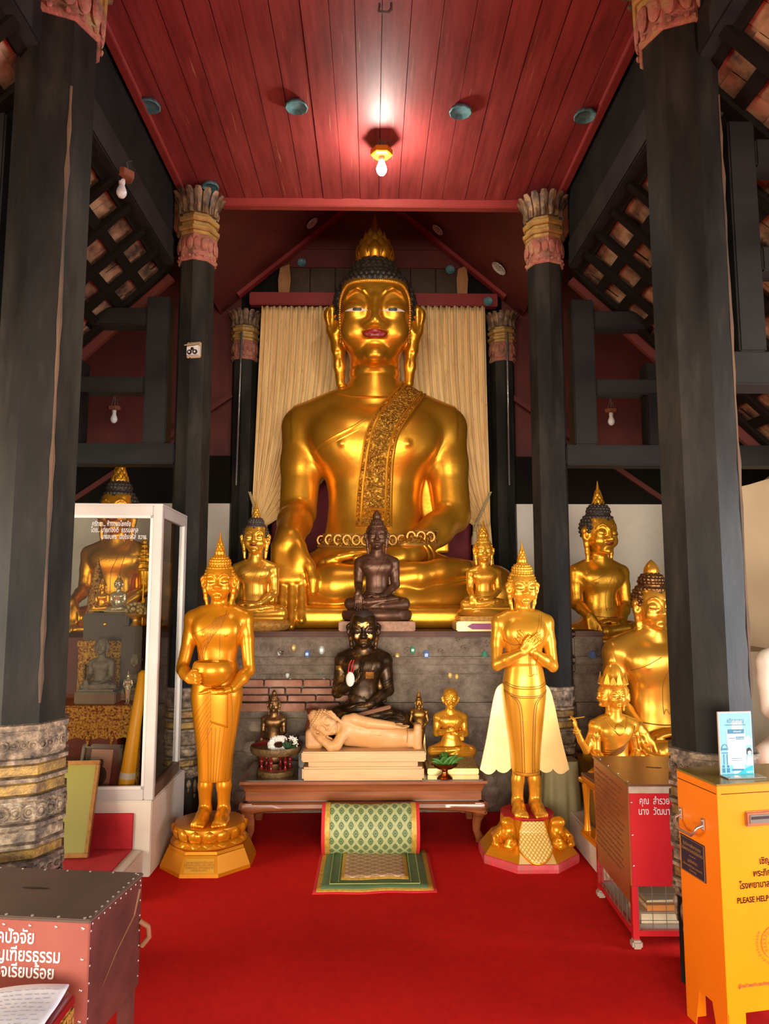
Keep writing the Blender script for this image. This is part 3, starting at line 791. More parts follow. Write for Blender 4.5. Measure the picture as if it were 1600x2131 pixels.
mat('cam_white', (.74, .72, .68), .35); mat('cam_tan', (.48, .34, .20), .45); mat('bulb_white', (.82, .80, .76), .25, spec=.6)
mat('terra_mount', (.22, .065, .025), .8, bmp=.5, bscale=50); mat('cable_grey', (.12, .11, .10), .5)
mat('celadon', (.13, .30, .31), .25, 0, var=(.06, .16, .18), vscale=20); mat('celadon_core', (.03, .07, .09), .15); mat('plate_white', (.62, .60, .52), .25, 0, var=(.30, .28, .26), vscale=60)
mat('tube_metal', (.5, .5, .52), .2, .9); mat('purple_tag', (.28, .06, .16), .5); mat('bottle_pink', (.60, .12, .12), .2); mat('label_white', (.75, .68, .66), .5)
mat('candle_yellow', (.90, .42, .015), .4); mat('glass_picture', (.30, .28, .045), .12, 0, coat=.5); mat('frame_gilt', (.42, .20, .05), .4, .5, var=(.28, .12, .03), vscale=40)
mat('stone_grey', (.20, .17, .13), .6, 0, var=(.13, .11, .09), vscale=7); mat('photo_rose', (.42, .19, .16), .3); mat('photo_dark', (.07, .03, .025), .4); mat('crystal', (.55, .50, .38), .12, .5)
mat('dark_wood', (.035, .020, .012), .35, 0, coat=.3); mat('gilt_red', (.26, .05, .015), .4, .35, var=[(.40, (.13, .02, .008)), (.50, (.42, .22, .035)), (.66, (.66, .38, .07))], vscale=75, bmp=.9, bscale=75, bdist=.012)
mat('flower_mix', (.60, .45, .20), .5, .2, var=[(.35, (.10, .13, .04)), (.5, (.55, .38, .12)), (.68, (.70, .62, .50))], vscale=40, bmp=.8, bscale=60)
mat('pale_relief', (.80, .55, .22), .4, .45, var=(.52, .30, .07), vscale=16, bmp=1.0, bscale=24, bdist=.05)
m, t, b = nt('case_glass')
for n_ in list(t.nodes):
    if n_.type == 'BSDF_PRINCIPLED': t.nodes.remove(n_)
gl = N(t, 'ShaderNodeBsdfGlossy'); gl.inputs['Roughness'].default_value = .02; gl.inputs['Color'].default_value = (.9, .9, .9, 1)
tr = N(t, 'ShaderNodeBsdfTransparent'); tr.inputs['Color'].default_value = (.80, .78, .68, 1); fr = N(t, 'ShaderNodeFresnel'); fr.inputs['IOR'].default_value = 1.38
mxs = N(t, 'ShaderNodeMixShader'); t.links.new(fr.outputs[0], mxs.inputs[0]); t.links.new(tr.outputs[0], mxs.inputs[1]); t.links.new(gl.outputs[0], mxs.inputs[2])
t.links.new(mxs.outputs[0], t.nodes['Material Output'].inputs['Surface'])
m, t, b = nt('bulb_lit')
b.inputs['Base Color'].default_value = (1, 1, 1, 1); b.inputs['Emission Color'].default_value = (1, .96, .84, 1); b.inputs['Emission Strength'].default_value = 560
mat('violet_tube', (.6, .4, .8), .3, emit=((.75, .5, 1), 2.0))
# ------------------------------------------------------------------ the hall
ZC = 4.62                                  # plank ceiling of the nave
D1, D2, D3 = 3.15, 5.2, 7.4                 # the three rows of pillars
D_ALT = 5.45
Z_ALT = P(780, 1313, D_ALT).z
XL1, XR1 = P(77, 930, D1).x, P(1451, 930, D1).x
XL2, XR2 = P(400, 909, D2).x, P(1142, 909, D2).x
XL3, XR3 = P(512, 800, D3).x-.02, P(1042, 800, D3).x+.02
mb = MB(); mb.box((0, 2.2, -.05), (9, 11, .1)); structure(mb.build('floor', M['carpet_red']))
# ceiling planks, running towards the big statue, in one ceiling
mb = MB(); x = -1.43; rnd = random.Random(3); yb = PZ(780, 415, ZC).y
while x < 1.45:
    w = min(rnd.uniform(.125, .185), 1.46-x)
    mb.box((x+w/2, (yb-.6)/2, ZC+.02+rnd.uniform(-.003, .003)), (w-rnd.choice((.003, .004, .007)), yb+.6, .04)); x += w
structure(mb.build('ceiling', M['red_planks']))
mb = MB(); mb.box((0, (yb-.6)/2, ZC+.13), (3.3, yb+.8, .05)); structure(mb.build('ceiling_loft', M['beam_dark']))
mb = MB(); mb.box((0, yb+.03, ZC-.012), (2*1.16, .07, .10), bev=.006); structure(mb.build('trim_1', M['red_trim']))
for i, s in enumerate((-1, 1)):
    mb = MB(); mb.box((s*1.435, (yb-.6)/2, ZC-.018), (.05, yb+.6, .04), bev=.004); structure(mb.build('trim_%d' % (i+2), M['red_trim']))
# gable over the altar: sloping red panels and the boarded end
def slab(name, a, b, y0, y1, th, mat_):
    """sloping board from (x,z)=a to b between two depths"""
    dx, dz = b[0]-a[0], b[1]-a[1]; L = math.hypot(dx, dz); n = (-dz/L*th, dx/L*th)
    if n[1] < 0: n = (-n[0], -n[1])
    mb = MB(); mb.prism([a, b, (b[0]+n[0], b[1]+n[1]), (a[0]+n[0], a[1]+n[1])], y0, y1); return mb.build(name, M[mat_])
G1 = P(500, 612, 7.38); G2 = P(654, 490, 7.38)
sl = (G2.z-G1.z)/(G2.x-G1.x)
for s, nm in ((-1, 'ceiling_left'), (1, 'ceiling_right')):
    structure(slab(nm, (s*1.62, G1.z+(-1.62-G1.x)*sl), (s*.0, G1.z+(0-G1.x)*sl), yb+.08, 7.5, .05, 'red_panel'))
    structure(slab(nm+'_trim', (s*1.40, G1.z+(-1.40-G1.x)*sl-.05), (s*.05, G1.z+(-.05-G1.x)*sl-.05), 7.30, 7.38, .05, 'red_trim'))
mb = MB()
for i in range(6):
    mb.box((0, 7.44, P(780, 556, 7.4).z+.10+i*.205), (3.0, .05, .20))
structure(mb.build('wall_back_gable', M['red_panel']))
mb = MB(); mb.box((0, 7.50, 3.4), (3.0, .04, 3.6)); structure(mb.build('wall_back', M['beam_dark']))
z0, z1 = P(780, 634, 7.3).z, P(780, 612, 7.3).z
mb = MB(); mb.box((0.02, 7.36, (z0+z1)/2+.01), (2.62, .10, .14), bev=.01); structure(mb.build('trim_4', M['red_trim']))
zz0, zz1 = P(780, 606, 7.4).z, P(780, 560, 7.4).z
mb = MB()
for i in range(7): mb.box((-.80+i*.27, 7.45, (zz0+zz1)/2), (.262, .03, zz1-zz0+.08))
structure(mb.build('wall_back_boards', M['dark_gold'] if False else mat('old_board', (.07, .038, .018), .7, var=(.045, .024, .012), vscale=8)))
for i, (px, w) in enumerate(((593, 26), (962, 24))):
    p = P(px, 583, 7.36); mb = MB(); pts = []
    hw = w*.5*7.36/1500
    mb.prism([(p.x-hw, zz0-.05), (p.x+hw*.8, zz0-.05), (p.x+hw*1.0, p.z), (p.x+hw*.7, zz1+.02), (p.x-hw*.8, zz1-.02), (p.x-hw*1.1, p.z)], 7.34, 7.37)
    structure(mb.build('trim_%d' % (5+i), mat('bare_wood', (.40, .20, .07), .7, var=(.30, .14, .05), vscale=9)))
# back walls of the side aisles: dark red boarding over low white walls
zw = P(1280, 1050, 7.4).z
for s, nm in ((-1, 'left'), (1, 'right')):
    mb = MB(); mb.box((s*2.75, 7.50, 4.1), (2.7, .05, 2.2)); structure(mb.build('wall_aisle_'+nm, M['red_panel']))
    mb = MB(); mb.box((s*2.72, 7.42, (zw+3.0)/2), (2.8, .05, 3.0-zw)); structure(mb.build('wall_band_'+nm, M['rafter']))
    slab_ = slab('trim_%d' % (9 if s < 0 else 10), (s*1.45, 3.62), (s*3.2, 2.4), 7.36, 7.40, .05, 'red_panel'); structure(slab_)
    mb = MB(); mb.box((s*2.72, 7.42, zw/2), (2.8, .08, zw)); structure(mb.build('wall_low_'+nm, M['plaster_white']))
    mb = MB(); mb.box((s*3.6, 5.6, 2.4), (.08, 4.0, 4.8)); structure(mb.build('wall_'+nm, M['beam_dark']))
# ------------------------------------------------------------------ pillars
def ring8(mb, r0, r1, z0, z1, n=8):
    mb.lathe([(r0, z0), (r1, z0+.2*(z1-z0)), (r1, z1-.2*(z1-z0)), (r0, z1)], n, phase=-math.pi/2)
def pillar(loc, r, zb, label, group, zbase):
    t = thing('pillar', label, 'pillar', (loc[0], loc[1], 0), group=group)
    mb = MB(); mb.lathe([(r*1.02, 0), (r, 1.0), (r, zb+.06)], 8, phase=-math.pi/2); mb.build('shaft', M['pillar_black'], t)
    # capital
    mb = MB(); ring8(mb, r*1.03, r*1.10, zb-.01, zb+.03); mb.lathe([(r*1.03, zb+.02), (r*1.07, zb+.10), (r*1.12, zb+.17), (r*1.06, zb+.19)], 8, phase=-math.pi/2)
    for k in range(8):
        a0 = -math.pi/2+k*math.pi/4; a1 = a0+math.pi/4
        for q in range(2):
            f = (q+.5)/2; c = Vector((math.cos(a0)*(1-f)+math.cos(a1)*f, math.sin(a0)*(1-f)+math.sin(a1)*f, 0))
            cc = c*r*1.13; rot = Matrix.Rotation(math.atan2(c.y, c.x)+math.pi/2, 3, 'Z')
            mb.sphere((cc.x, cc.y, zb+.115), r*.2, 8, 6, (1, .45, 2.0), rot); mb.sphere((cc.x, cc.y, zb+.02), r*.09, 6, 5, (1, .7, 1), rot)
    mb.build('ornament_band', M['encrust_pink'], t, smooth=30)
    mb = MB(); z = zb+.19
    for rr, hh in ((1.10, .03), (1.24, .035), (1.06, .035), (1.22, .04), (1.02, .03)):
        ring8(mb, r*rr*.94, r*rr, z, z+hh); z += hh
    mb.build('collar', M['capital_gold'], t)
    mb = MB(); top = ZC-.06 if loc[1] < 6 else ZC-.10; hh = top-z
    mb.lathe([(r*.98, z), (r*1.0, z+hh*.5), (r*1.18, z+hh*.98)], 8, phase=-math.pi/2)
    for k in range(16):
        a = -math.pi/2+(k+.5)*math.pi/8; ca, sa = math.cos(a), math.sin(a); vs = []; nn = 7
        for j in range(nn):
            v = j/(nn-1); rr = r*(1.03+.10*v+.34*v**3); w = r*.175*(.75+.6*v)*(1 if v < .9 else .62)
            for u, dr in ((-1, 0), (0, r*.07), (1, 0)):
                vs.append((ca*(rr+dr)-sa*u*w, sa*(rr+dr)+ca*u*w, z+hh*v))
        for j in range(nn):
            v = j/(nn-1); rr = r*(1.03+.10*v+.34*v**3)-r*.09; w = r*.175*(.75+.6*v)*(1 if v < .9 else .62)
            for u in (-1, 0, 1): vs.append((ca*rr-sa*u*w, sa*rr+ca*u*w, z+hh*v))
        fs = []; o = nn*3
        for j in range(nn-1):
            for c in (0, 1):
                b = j*3+c; fs += [(b, b+1, b+4, b+3), (o+b, o+b+3, o+b+4, o+b+1)]
            fs += [(j*3, j*3+3, o+j*3+3, o+j*3), (j*3+2, o+j*3+2, o+j*3+5, j*3+5)]
        e = (nn-1)*3; fs += [(e, e+1, o+e+1, o+e), (e+1, e+2, o+e+2, o+e+1)]
        mb.add(vs, fs)
        c = Vector((ca, sa, 0))*r*1.09; mb.sphere((c.x, c.y, z+hh*.2), r*.12, 6, 6, (.8, .8, 2.2))
    mb.build('petals', M['petal_dark'], t, smooth=35)
    # encrusted band near the foot
    zt = zbase; mb = MB(); mg = MB()
    hs = [(.030, 1.10), (.105, 1.05), (.022, 1.12), (.05, 1.07), (.022, 1.13), (.05, 1.06), (.022, 1.12), (.085, 1.06), (.022, 1.13), (.055, 1.07), (.02, 1.11), (.045, 1.06), (.02, 1.12), (.06, 1.05)]
    z = zt
    for i, (hh, rr) in enumerate(hs):
        (mg if i in (3, 5, 11) else mb).lathe([(r*1.0, z), (r*rr, z-hh*.15), (r*rr, z-hh*.85), (r*1.0, z-hh)], 8, phase=-math.pi/2)
        if i in (1, 7, 13):
            for k in range(8):
                a0 = -math.pi/2+k*math.pi/4; a1 = a0+math.pi/4
                for q in range(4 if i != 7 else 3):
                    f = (q+.5)/(4 if i != 7 else 3); c = Vector((math.cos(a0)*(1-f)+math.cos(a1)*f, math.sin(a0)*(1-f)+math.sin(a1)*f, 0))*r*(rr+.01)
                    rr_ = r*(.10 if i != 7 else .15); rot = Matrix.Rotation(math.atan2(c.y, c.x)+math.pi/2, 3, 'Z') @ Matrix.Rotation(math.pi/2, 3, 'X')
                    if i == 13: mb.sphere((c.x, c.y, z-hh*.5), r*.085, 7, 5, (1, 1, .8))
                    else:
                        mb.sphere((c.x, c.y, z-hh*.5), rr_*.45, 7, 5)
                        ring = [Vector((math.cos(w)*rr_, math.sin(w)*rr_, 0)) for w in [2*math.pi*g/10 for g in range(10)]]
                        mb.tube([rot @ g+Vector((c.x, c.y, z-hh*.5)) for g in ring], rr_*.22, 5, True)
        z -= hh
    zf = z
    for k in range(16):          # hanging fringe
        a = -math.pi/2+(k+.5)*math.pi/8; c = Vector((math.cos(a), math.sin(a), 0))*r*(1.0 if k % 2 else .97); rot = Matrix.Rotation(a+math.pi/2, 3, 'Z')
        L = .10 if k % 2 else .16
        mb.sphere((c.x, c.y, zf-L*.35), r*.13, 7, 6, (1, .5, L/r/.26*.55), rot); mb.sphere((c.x, c.y, zf-L*.75), r*.07, 6, 5, (1, .6, 1.6), rot)
    mb.build('base_ornament', M['encrust'], t, smooth=30); mg.build('base_gilding', M['encrust_gold'], t)
    if r > .16:
        s = -1 if loc[0] > 0 else 1
        mb = MB()                 # bare wood strip along the worn edge
        a = -math.pi/2+s*math.pi/2
        for j in range(26):
            z_ = 1.4+j*.095; w = r*(.05+.05*((j*37) % 7)/7); aa = -math.pi/2+(-s)*math.pi*.5
        pts = [Vector((math.cos(-math.pi*.25), math.sin(-math.pi*.25), 0))*r*.985+Vector((0, 0, 1.15+j*.1)) for j in range(28)]
        mb.tube(pts, [r*(.025+.05*abs(math.sin(j*1.7))*abs(math.sin(j*.45+.6))) for j in range(28)], 5); mb.build('worn_edge', M['pillar_worn'], t)
    return t
ZB = P(1385, 100, D1).z
pillar((XL1, D1), .178, ZB, 'thick black octagonal pillar in the left foreground with crusted base band beside the glass case', 'pillars of the nave', P(70, 1508, D1-.16).z)
pillar((XR1, D1), .172, ZB, 'thick black octagonal pillar in the right foreground behind the yellow box', 'pillars of the nave', P(1440, 1570, D1-.16).z)
zb2 = P(430, 553, D2).z
pillar((XL2, D2), .130, zb2, 'black octagonal pillar with a floodlight fixed to it beside the left standing statue', 'pillars of the nave', P(1150, 1425, D2).z)
pillar((XR2, D2), .130, zb2, 'black octagonal pillar rising behind the standing statue with crossed hands', 'pillars of the nave', P(1150, 1425, D2).z)
zb3 = P(525, 752, D3).z
pillar((XL3, D3), .125, zb3, 'black pillar at the back along the left edge of the cream curtain', 'pillars of the nave', 1.0)
pillar((XR3, D3), .125, zb3, 'black pillar at the back along the right edge of the cream curtain', 'pillars of the nave', 1.0)
# ------------------------------------------------------------------ cross frames of the aisles
def beam(name, label, c, size, group, m='beam_black', rot=None):
    mb = MB(); mb.box((0, 0, 0), size, bev=.008, rot=rot); o = mb.build(name, M[m], None); o.location = c
    tag(o, label, 'beam', group); return o
zt0, zt1 = P(1280, 972, D2).z, P(1280, 930, D2).z
zm0, zm1 = P(1280, 826, D2).z, P(1280, 795, D2).z
zu0, zu1 = P(1280, 690, D2).z, P(1280, 655, D2).z
for s, sn, row, D, xp, r in ((-1, 'left', 'inner', D2, XL2, .13), (1, 'right', 'inner', D2, XR2, .13), (-1, 'left', 'front', D1, XL1, .178), (1, 'right', 'front', D1, XR1, .172)):
    where = {'inner': 'behind the %s front pillar' % sn, 'front': 'at the %s edge of the photo' % sn}[row]
    x0 = abs(xp)+r*.8; x1 = 3.3; g = 'timbers of the aisle frames'
    beam('timber_beam', 'long black tie beam %s, lowest of its frame' % where, (s*(x0+x1)/2, D, (zt0+zt1)/2), (x1-x0, .16, zt1-zt0), g)
    xa, xb = abs(xp)+r+.045, abs(xp)+r+.045+.165
    if row == 'front': xa, xb = abs(xp)+r+.006, abs(xp)+r+.13
    zt = 3.76
    beam('timber_post', 'short black post %s, nearest its pillar' % where, (s*(xa+xb)/2, D, (zt1+zt)/2), (xb-xa, .15, zt-zt1), g)
    xo = 2.02 if s > 0 else 2.10
    beam('timber_post', 'dark outer post %s' % where, (s*(xo+.09), D+.0, (zt1+3.28)/2), (.18, .14, 3.28-zt1), g, 'beam_dark')
    beam('timber_beam', 'black middle beam %s between two short posts' % where, (s*((xb+x1)/2), D-.012, (zm0+zm1)/2), (x1-xb, .13, zm1-zm0), g)
    beam('timber_beam', 'black upper beam %s just under the roof tiles' % where, (s*((xb+3.0)/2), D-.012, (zu0+zu1)/2), (3.0-xb, .13, zu1-zu0), g)
# longitudinal plates beside the ceiling
for s, sn in ((-1, 'left'), (1, 'right')):
    ze = P(371, 533, D2-.2).z; xe = 1.47
    beam('timber_beam', 'long black plate running along the %s edge of the red ceiling' % sn, (s*(xe+.08), 2.3, ze+.10), (.16, 5.7, .20), 'plates beside the ceiling')
    beam('timber_beam', 'upper dark plate tucked under the %s edge of the red ceiling' % sn, (s*(xe+.06), 2.3, (ze+.2+ZC+.08)/2), (.10, 5.7, ZC+.08-ze-.2), 'plates beside the ceiling', 'beam_dark')
    # tiled roof of the aisle, seen from below between rafters and battens
    xr, zr = 1.50, 4.02; k = .95; L = 2.3; ang = math.atan(k)
    q = lambda u, y, n=0.0: (s*(xr+u*math.cos(ang)+n*math.sin(ang)), y, zr-u*math.sin(ang)+n*math.cos(ang))
    mb = MB(); rr = random.Random(5+s)
    nu, nv = 17, 26
    for i in range(nu):
        for j in range(nv):
            u0, u1 = i*L/nu, (i+1)*L/nu; y0, y1 = 2.2+j*.118, 2.2+(j+1)*.118; n = .05+rr.uniform(0, .012)
            mb.add([q(u0, y0, n), q(u1+.01, y0, n+.012), q(u1+.01, y1, n+.012), q(u0, y1, n)], [(0, 1, 2, 3)])
    mb.add([q(-.04, 0, .09), q(L, 0, .09), q(L, 5.3, .09), q(-.04, 5.3, .09)], [(0, 1, 2, 3)])
    structure(mb.build('ceiling_tiles_'+sn, M['roof_tile']))
    rot = Matrix.Rotation(s*ang, 3, 'Y')
    for i in range(11):
        mb = MB(); c = q(L/2, 2.25+i*.295, .015); mb.box(c, (L, .06, .035), rot=rot); structure(mb.build('trim_rafter_'+sn, M['rafter']))
    for i in range(11):
        mb = MB(); c = q(.05+i*.215, 3.7, .035); mb.box(c, (.07, 3.3, .03), rot=rot); structure(mb.build('trim_batten_'+sn, M['rafter']))
    slab_ = slab('wall_roof_'+sn, (s*1.5, 3.95), (s*2.9, 2.6), 5.25, 5.29, .5, 'red_panel'); structure(slab_)
# enclosing roof so that daylight comes from the front only
mb = MB(); mb.box((0, 4.2, 5.95), (8, 7.4, .1)); structure(mb.build('ceiling_outer', M['rafter']))
mb = MB(); mb.box((0, 7.62, 3), (8, .1, 6)); structure(mb.build('wall_outer_back', M['beam_dark']))
for s in (-1, 1):
    mb = MB(); mb.box((s*3.75, 5.4, 3), (.1, 4.6, 6)); structure(mb.build('wall_outer_'+('left' if s < 0 else 'right'), M['beam_dark']))
    mb = MB(); mb.box((s*2.7, 3.3, 5.2), (2.2, .06, 1.8)); structure(mb.build('wall_loft_'+('left' if s < 0 else 'right'), M['rafter']))
mb = MB(); mb.box((0, -.75, 4.30), (8, .1, 3.5)); structure(mb.build('wall_front', M['beam_dark']))  # unseen wall over the entrance, added to keep daylight off the pillar tops
mb = MB(); mb.box((0, 1.7, 6.0), (8, 5.2, .1)); structure(mb.build('ceiling_porch', M['rafter']))
mb = MB(); mb.box((-3.27, 5.78, 1.1), (.58, .06, 2.2)); structure(mb.build('wall_side_left', M['plaster_cream']))  # unseen cream wall, added so the left pillar's outer facet has something bright to reflect
# white low wall of the right aisle with a curved top, at the edge of the photo
a = P(1530, 1010, 5.75); b_ = P(1650, 990, 5.75); mb = MB()
mb.prism([(a.x-.12, .0), (b_.x+.5, 0), (b_.x+.5, b_.z+.16), (b_.x, b_.z+.12), (P(1600, 998, 5.75).x, P(1600, 996, 5.75).z), (P(1560, 1004, 5.75).x, P(1560, 1008, 5.75).z), (a.x-.12, P(1540, 1022, 5.75).z)], 5.75, 5.83)
structure(mb.build('wall_curved', M['plaster_cream']))
# ------------------------------------------------------------------ plinths
za = P(1215, 1672, 4.2).z
mb = MB(); mb.box((1.285+.9, 4.72, .0925), (1.8, 1.36, .185), bev=.01); structure(mb.build('floor_platform_right', M['plaster_white']))
mb = MB(); mb.box((2.35, 6.2, .59), (1.2, 2.2, 1.18)); structure(mb.build('floor_dais_right', M['plaster_cream']))
mb = MB(); mb.box((-2.35, 6.25, .64), (1.2, 2.2, 1.28)); structure(mb.build('floor_dais_left', M['red_panel']))
# ------------------------------------------------------------------ altar of brick and stucco
t = thing('altar', 'long weathered stucco and brick altar carrying the giant golden statue', 'altar', (0, 0, 0))
xl, xr_ = -1.62, P(1252, 1330, D_ALT).x
mb = MB(); cx, w = (xl+xr_)/2, xr_-xl; yb_ = 7.15
def course(mb, z0, z1, out, m=None):
    mb.box((-.06, (D_ALT-out+yb_)/2, (z0+z1)/2), (3.12, yb_-D_ALT+out, z1-z0), bev=.012); mb.box(((1.5+xr_)/2, D_ALT-out+.16, (z0+z1)/2), (xr_-1.5, .32, z1-z0), bev=.012)
Z = lambda y: P(780, y, D_ALT).z
course(mb, 0, Z(1560), .0); course(mb, Z(1560), Z(1490), .02); course(mb, Z(1490), Z(1462), .045); course(mb, Z(1462), Z(1400), .0); course(mb, Z(1400), Z(1380), .035)
course(mb, Z(1380), Z(1366), .065); course(mb, Z(1366), Z(1325), .04)
mb.build('stucco_courses', M['altar_stone'], t)
mb = MB(); course(mb, Z(1325), Z_ALT, .075); mb.build('cap_slab', M['altar_cap'], t)
# bare bricks where the stucco has fallen
mb = MB(); rb = random.Random(11)
def at_alt(px, py): p = P(px, py, D_ALT); return p.x, p.z
for row, (y0, y1) in enumerate(((1412, 1428), (1429, 1443), (1444, 1458), (1459, 1478))):
    x = at_alt(498, y0)[0]; xe = at_alt(700 if row < 3 else 660, y0)[0]
    while x < xe:
        bw = rb.uniform(.10, .30) if row < 3 else rb.uniform(.2, .3)
        z0, z1 = at_alt(600, y1)[1]+.006, at_alt(600, y0)[1]-.004
        mb.box((x+bw/2, D_ALT-.02+rb.uniform(-.012, .012)+(-.03 if row == 3 else 0), (z0+z1)/2), (bw-.012, .09, z1-z0), bev=.004); x += bw
mb.build('brick_patch', M['brick'], t)
for i in range(58):
    px, py = (rb.uniform(500, 690), rb.uniform(1480, 1680)) if i < 44 else (rb.uniform(860, 1040), rb.uniform(1620, 1690)); x, z = at_alt(px, py); r0 = rb.uniform(.03, .085)
    mb = MB(); mb.sphere((x, D_ALT+.01, z), r0, 9, 6, (1.3, .5, .8)); mb.build('rubble_stone', M['mortar'], t, smooth=60)
for i in range(60):              # curling stucco relief
    px = rb.uniform(520, 1240); py = rb.choice((rb.uniform(1330, 1362), rb.uniform(1470, 1530))); x, z = at_alt(px, py)
    rr = rb.uniform(.014, .030); yy = D_ALT-(.045 if py < 1400 else .03)
    mb = MB(); mb.tube([(x+math.cos(a)*rr*(1-.07*k), yy, z+math.sin(a)*rr*(1-.07*k)) for k, a in enumerate([j*.5+i for j in range(14)])], .007, 5); mb.build('scroll_relief', M['altar_stone'], t, smooth=60)
for nm, px, py, r in (('gem_pale', 670, 1352, .030), ('gem_green', 858, 1352, .028), ('gem_blue', 886, 1362, .034), ('gem_blue', 640, 1360, .03), ('gem_amber', 612, 1347, .022), ('gem_amber', 826, 1365, .024), ('gem_pale', 582, 1358, .018), ('gem_green', 1006, 1362, .03), ('gem_pale', 598, 1405, .02), ('gem_green', 667, 1398, .02), ('gem_pale', 674, 1418, .022), ('gem_amber', 936, 1405, .022), ('gem_amber', 950, 1408, .020), ('gem_blue', 1230, 1366, .045), ('gem_pale', 604, 1417, .018)):
    x, z = at_alt(px, py); mb = MB(); yy = D_ALT-(.042 if py < 1380 else .002); mb.sphere((x, yy, z), r, 6, 5, (.75, .5, 1.1)); mb.build('glass_inlay', M[nm], t)
# ------------------------------------------------------------------ the giant seated statue
GX, GY, GS = P(779, 1200, 6.64).x, 6.64, 1.075
t = thing('seated_statue', 'giant golden seated statue with black curls and red lips before the cream curtain', 'statue', (GX, GY, Z_ALT+.027), scale=GS)
FACE = {}
HC = (0, -.06, 2.615); HROT = rotm(5); HSC = .90
F = seated_field(.0125, 'bhumi', head_at=HC, head_rot=HROT, head_sc=HSC)
body = F.build('body', M['old_gold'], t)
hair_field(HC, HSC, .0085, rot=HROT, rc_=.030, rows=15, bun_r=.23, bun_z=.42).build('hair', M['hair_black'], t)
eyes_on(body, HC, HSC, HROT, M, body, open_=.50)
Lf = Field((-.25, -.6, 2.3), (.25, -.2, 2.7), .006); Lf.push(HROT, HC, HSC); Lf.push(None, (0, -.008, 0)); sculpt_lips(Lf, .012); Lf.build('lips', M['lip_red'], body)
# beaded hairline
HS = Skin(body, HROT, HC)
mb = MB()
A = Matrix(HROT)
line = [(-.335, -.22), (-.343, .0), (-.33, .16), (-.27, .262), (-.15, .285), (0, .287), (.15, .285), (.27, .262), (.33, .16), (.343, .0), (.335, -.22)]
sp = smooth_pts(line, 9)
for q in sp:
    p = HS.at(q[0]*.985*HSC, q[1]*HSC, .0)
    if p is not None: mb.sphere(p, .017, 6, 5)
mb.build('hairline_beads', M['small_gold'], t, smooth=60)
fl = link('flame_finial', flame_mesh(.44, .135, 4, 9, True, .36), M['old_gold'], t); fl.location = loc_in_head(HC, HSC, HROT, (0, .05, .59)); fl.rotation_euler = (R(2), 0, 0)
S = Skin(body)
def ribbon(name, m, pts, w, lift, parent, n=8, cols=6, thick=.012, skin=None):
    mb = MB(); (skin or S).strip(mb, pts, w, lift, n, cols); o = link(name, mb.mesh(name), M[m], parent)
    so = o.modifiers.new('s', 'SOLIDIFY'); so.thickness = thick; so.offset = 0
    return o
m_, t_, b_n = nt('sash_relief'); v_ = coords(t_)
n_a = N(t_, 'ShaderNodeTexVoronoi', feature='SMOOTH_F1'); n_a.inputs['Scale'].default_value = 15; t_.links.new(v_, n_a.inputs['Vector'])
wv = N(t_, 'ShaderNodeTexNoise'); wv.inputs['Scale'].default_value = 24; wv.inputs['Distortion'].default_value = 2.5; t_.links.new(v_, wv.inputs['Vector'])
t_.links.new(ramp(t_, wv.outputs['Fac'], [(.38, (.34, .15, .02)), (.50, (.62, .30, .035)), (.60, (.78, .42, .06))]), b_n.inputs['Base Color']); b_n.inputs['Metallic'].default_value = .85; b_n.inputs['Roughness'].default_value = .42
bump(t_, b_n, wv.outputs['Fac'], 1.0, .035)
sash = [(.33, 1.97), (.22, 1.80), (.09, 1.60), (.03, 1.40), (0.0, 1.12), (-.015, .77)]
SW = ribbon('sash', 'sash_relief', sash, [.22, .24, .245, .25, .265, .285], .018, t, 8, 8, .03)
for o_ in (-.13, .13):
    pts = [(x+o_*(.85+.1*i), z+(.09*(-1 if o_ > 0 else .7) if i < 3 else 0)) for i, (x, z) in enumerate(sash)]
mb = MB()
off = smooth_pts([p+(w,) for p, w in zip(sash, [.22, .24, .245, .25, .265, .285])], 8)
for s in (-1, 1):
    for fr in (1.0, .68):
        pl = []
        for i, q in enumerate(off):
            a = off[max(i-1, 0)]; b = off[min(i+1, len(off)-1)]; d = np.array([b[0]-a[0], b[1]-a[1]]); d /= np.linalg.norm(d)
            p = S.at(q[0]-d[1]*s*q[2]/2*fr, q[1]+d[0]*s*q[2]/2*fr, .036)
            if p is not None: pl.append(p)
        mb.tube(pl, .011, 5)
for z in (.775, .86, .92):
    S.line(mb, [(-.015-.13, z), (-.015, z), (-.015+.13, z)], .009, .036)
for i in range(4): S.line(mb, [(-.015-.12+.06*i, .90), (-.015-.09+.06*i, .875), (-.015-.06+.06*i, .90)], .007, .034, 4)
mb.build('sash_border', M['old_gold'], SW, smooth=60)
mb = MB()
S.line(mb, [(-.50, 1.43), (-.36, 1.50), (-.20, 1.58), (-.07, 1.67)], .012, .0, 8); S.line(mb, [(-.49, 1.39), (-.35, 1.46), (-.19, 1.54), (-.09, 1.60)], .007, .0, 8); mb.build('robe_edge', M['old_gold'], t, smooth=60); mb = MB()
S.line(mb, [(-.32, 1.945), (-.18, 1.90), (0, 1.885), (.18, 1.90), (.30, 1.94)], .010, .002, 8)
mb.build('neck_ring', M['old_gold'], t, smooth=60)
mb = MB()
for z in (.605, .71):
    S.line(mb, [(-.50, z+.02), (-.3, z-.0), (0, z-.01), (.3, z-.0), (.50, z+.02)], .012, .012, 8)
for i in range(13):
    c = S.at(-.44+i*.073, .655+.02*abs(i-6)/6, .012)
    if c is not None:
        mb.tube([c+Vector((math.cos(a)*.032, -.004, math.sin(a)*.038)) for a in [k*2*math.pi/10 for k in range(10)]], .010, 5, True); mb.sphere(c, .013, 6, 5)
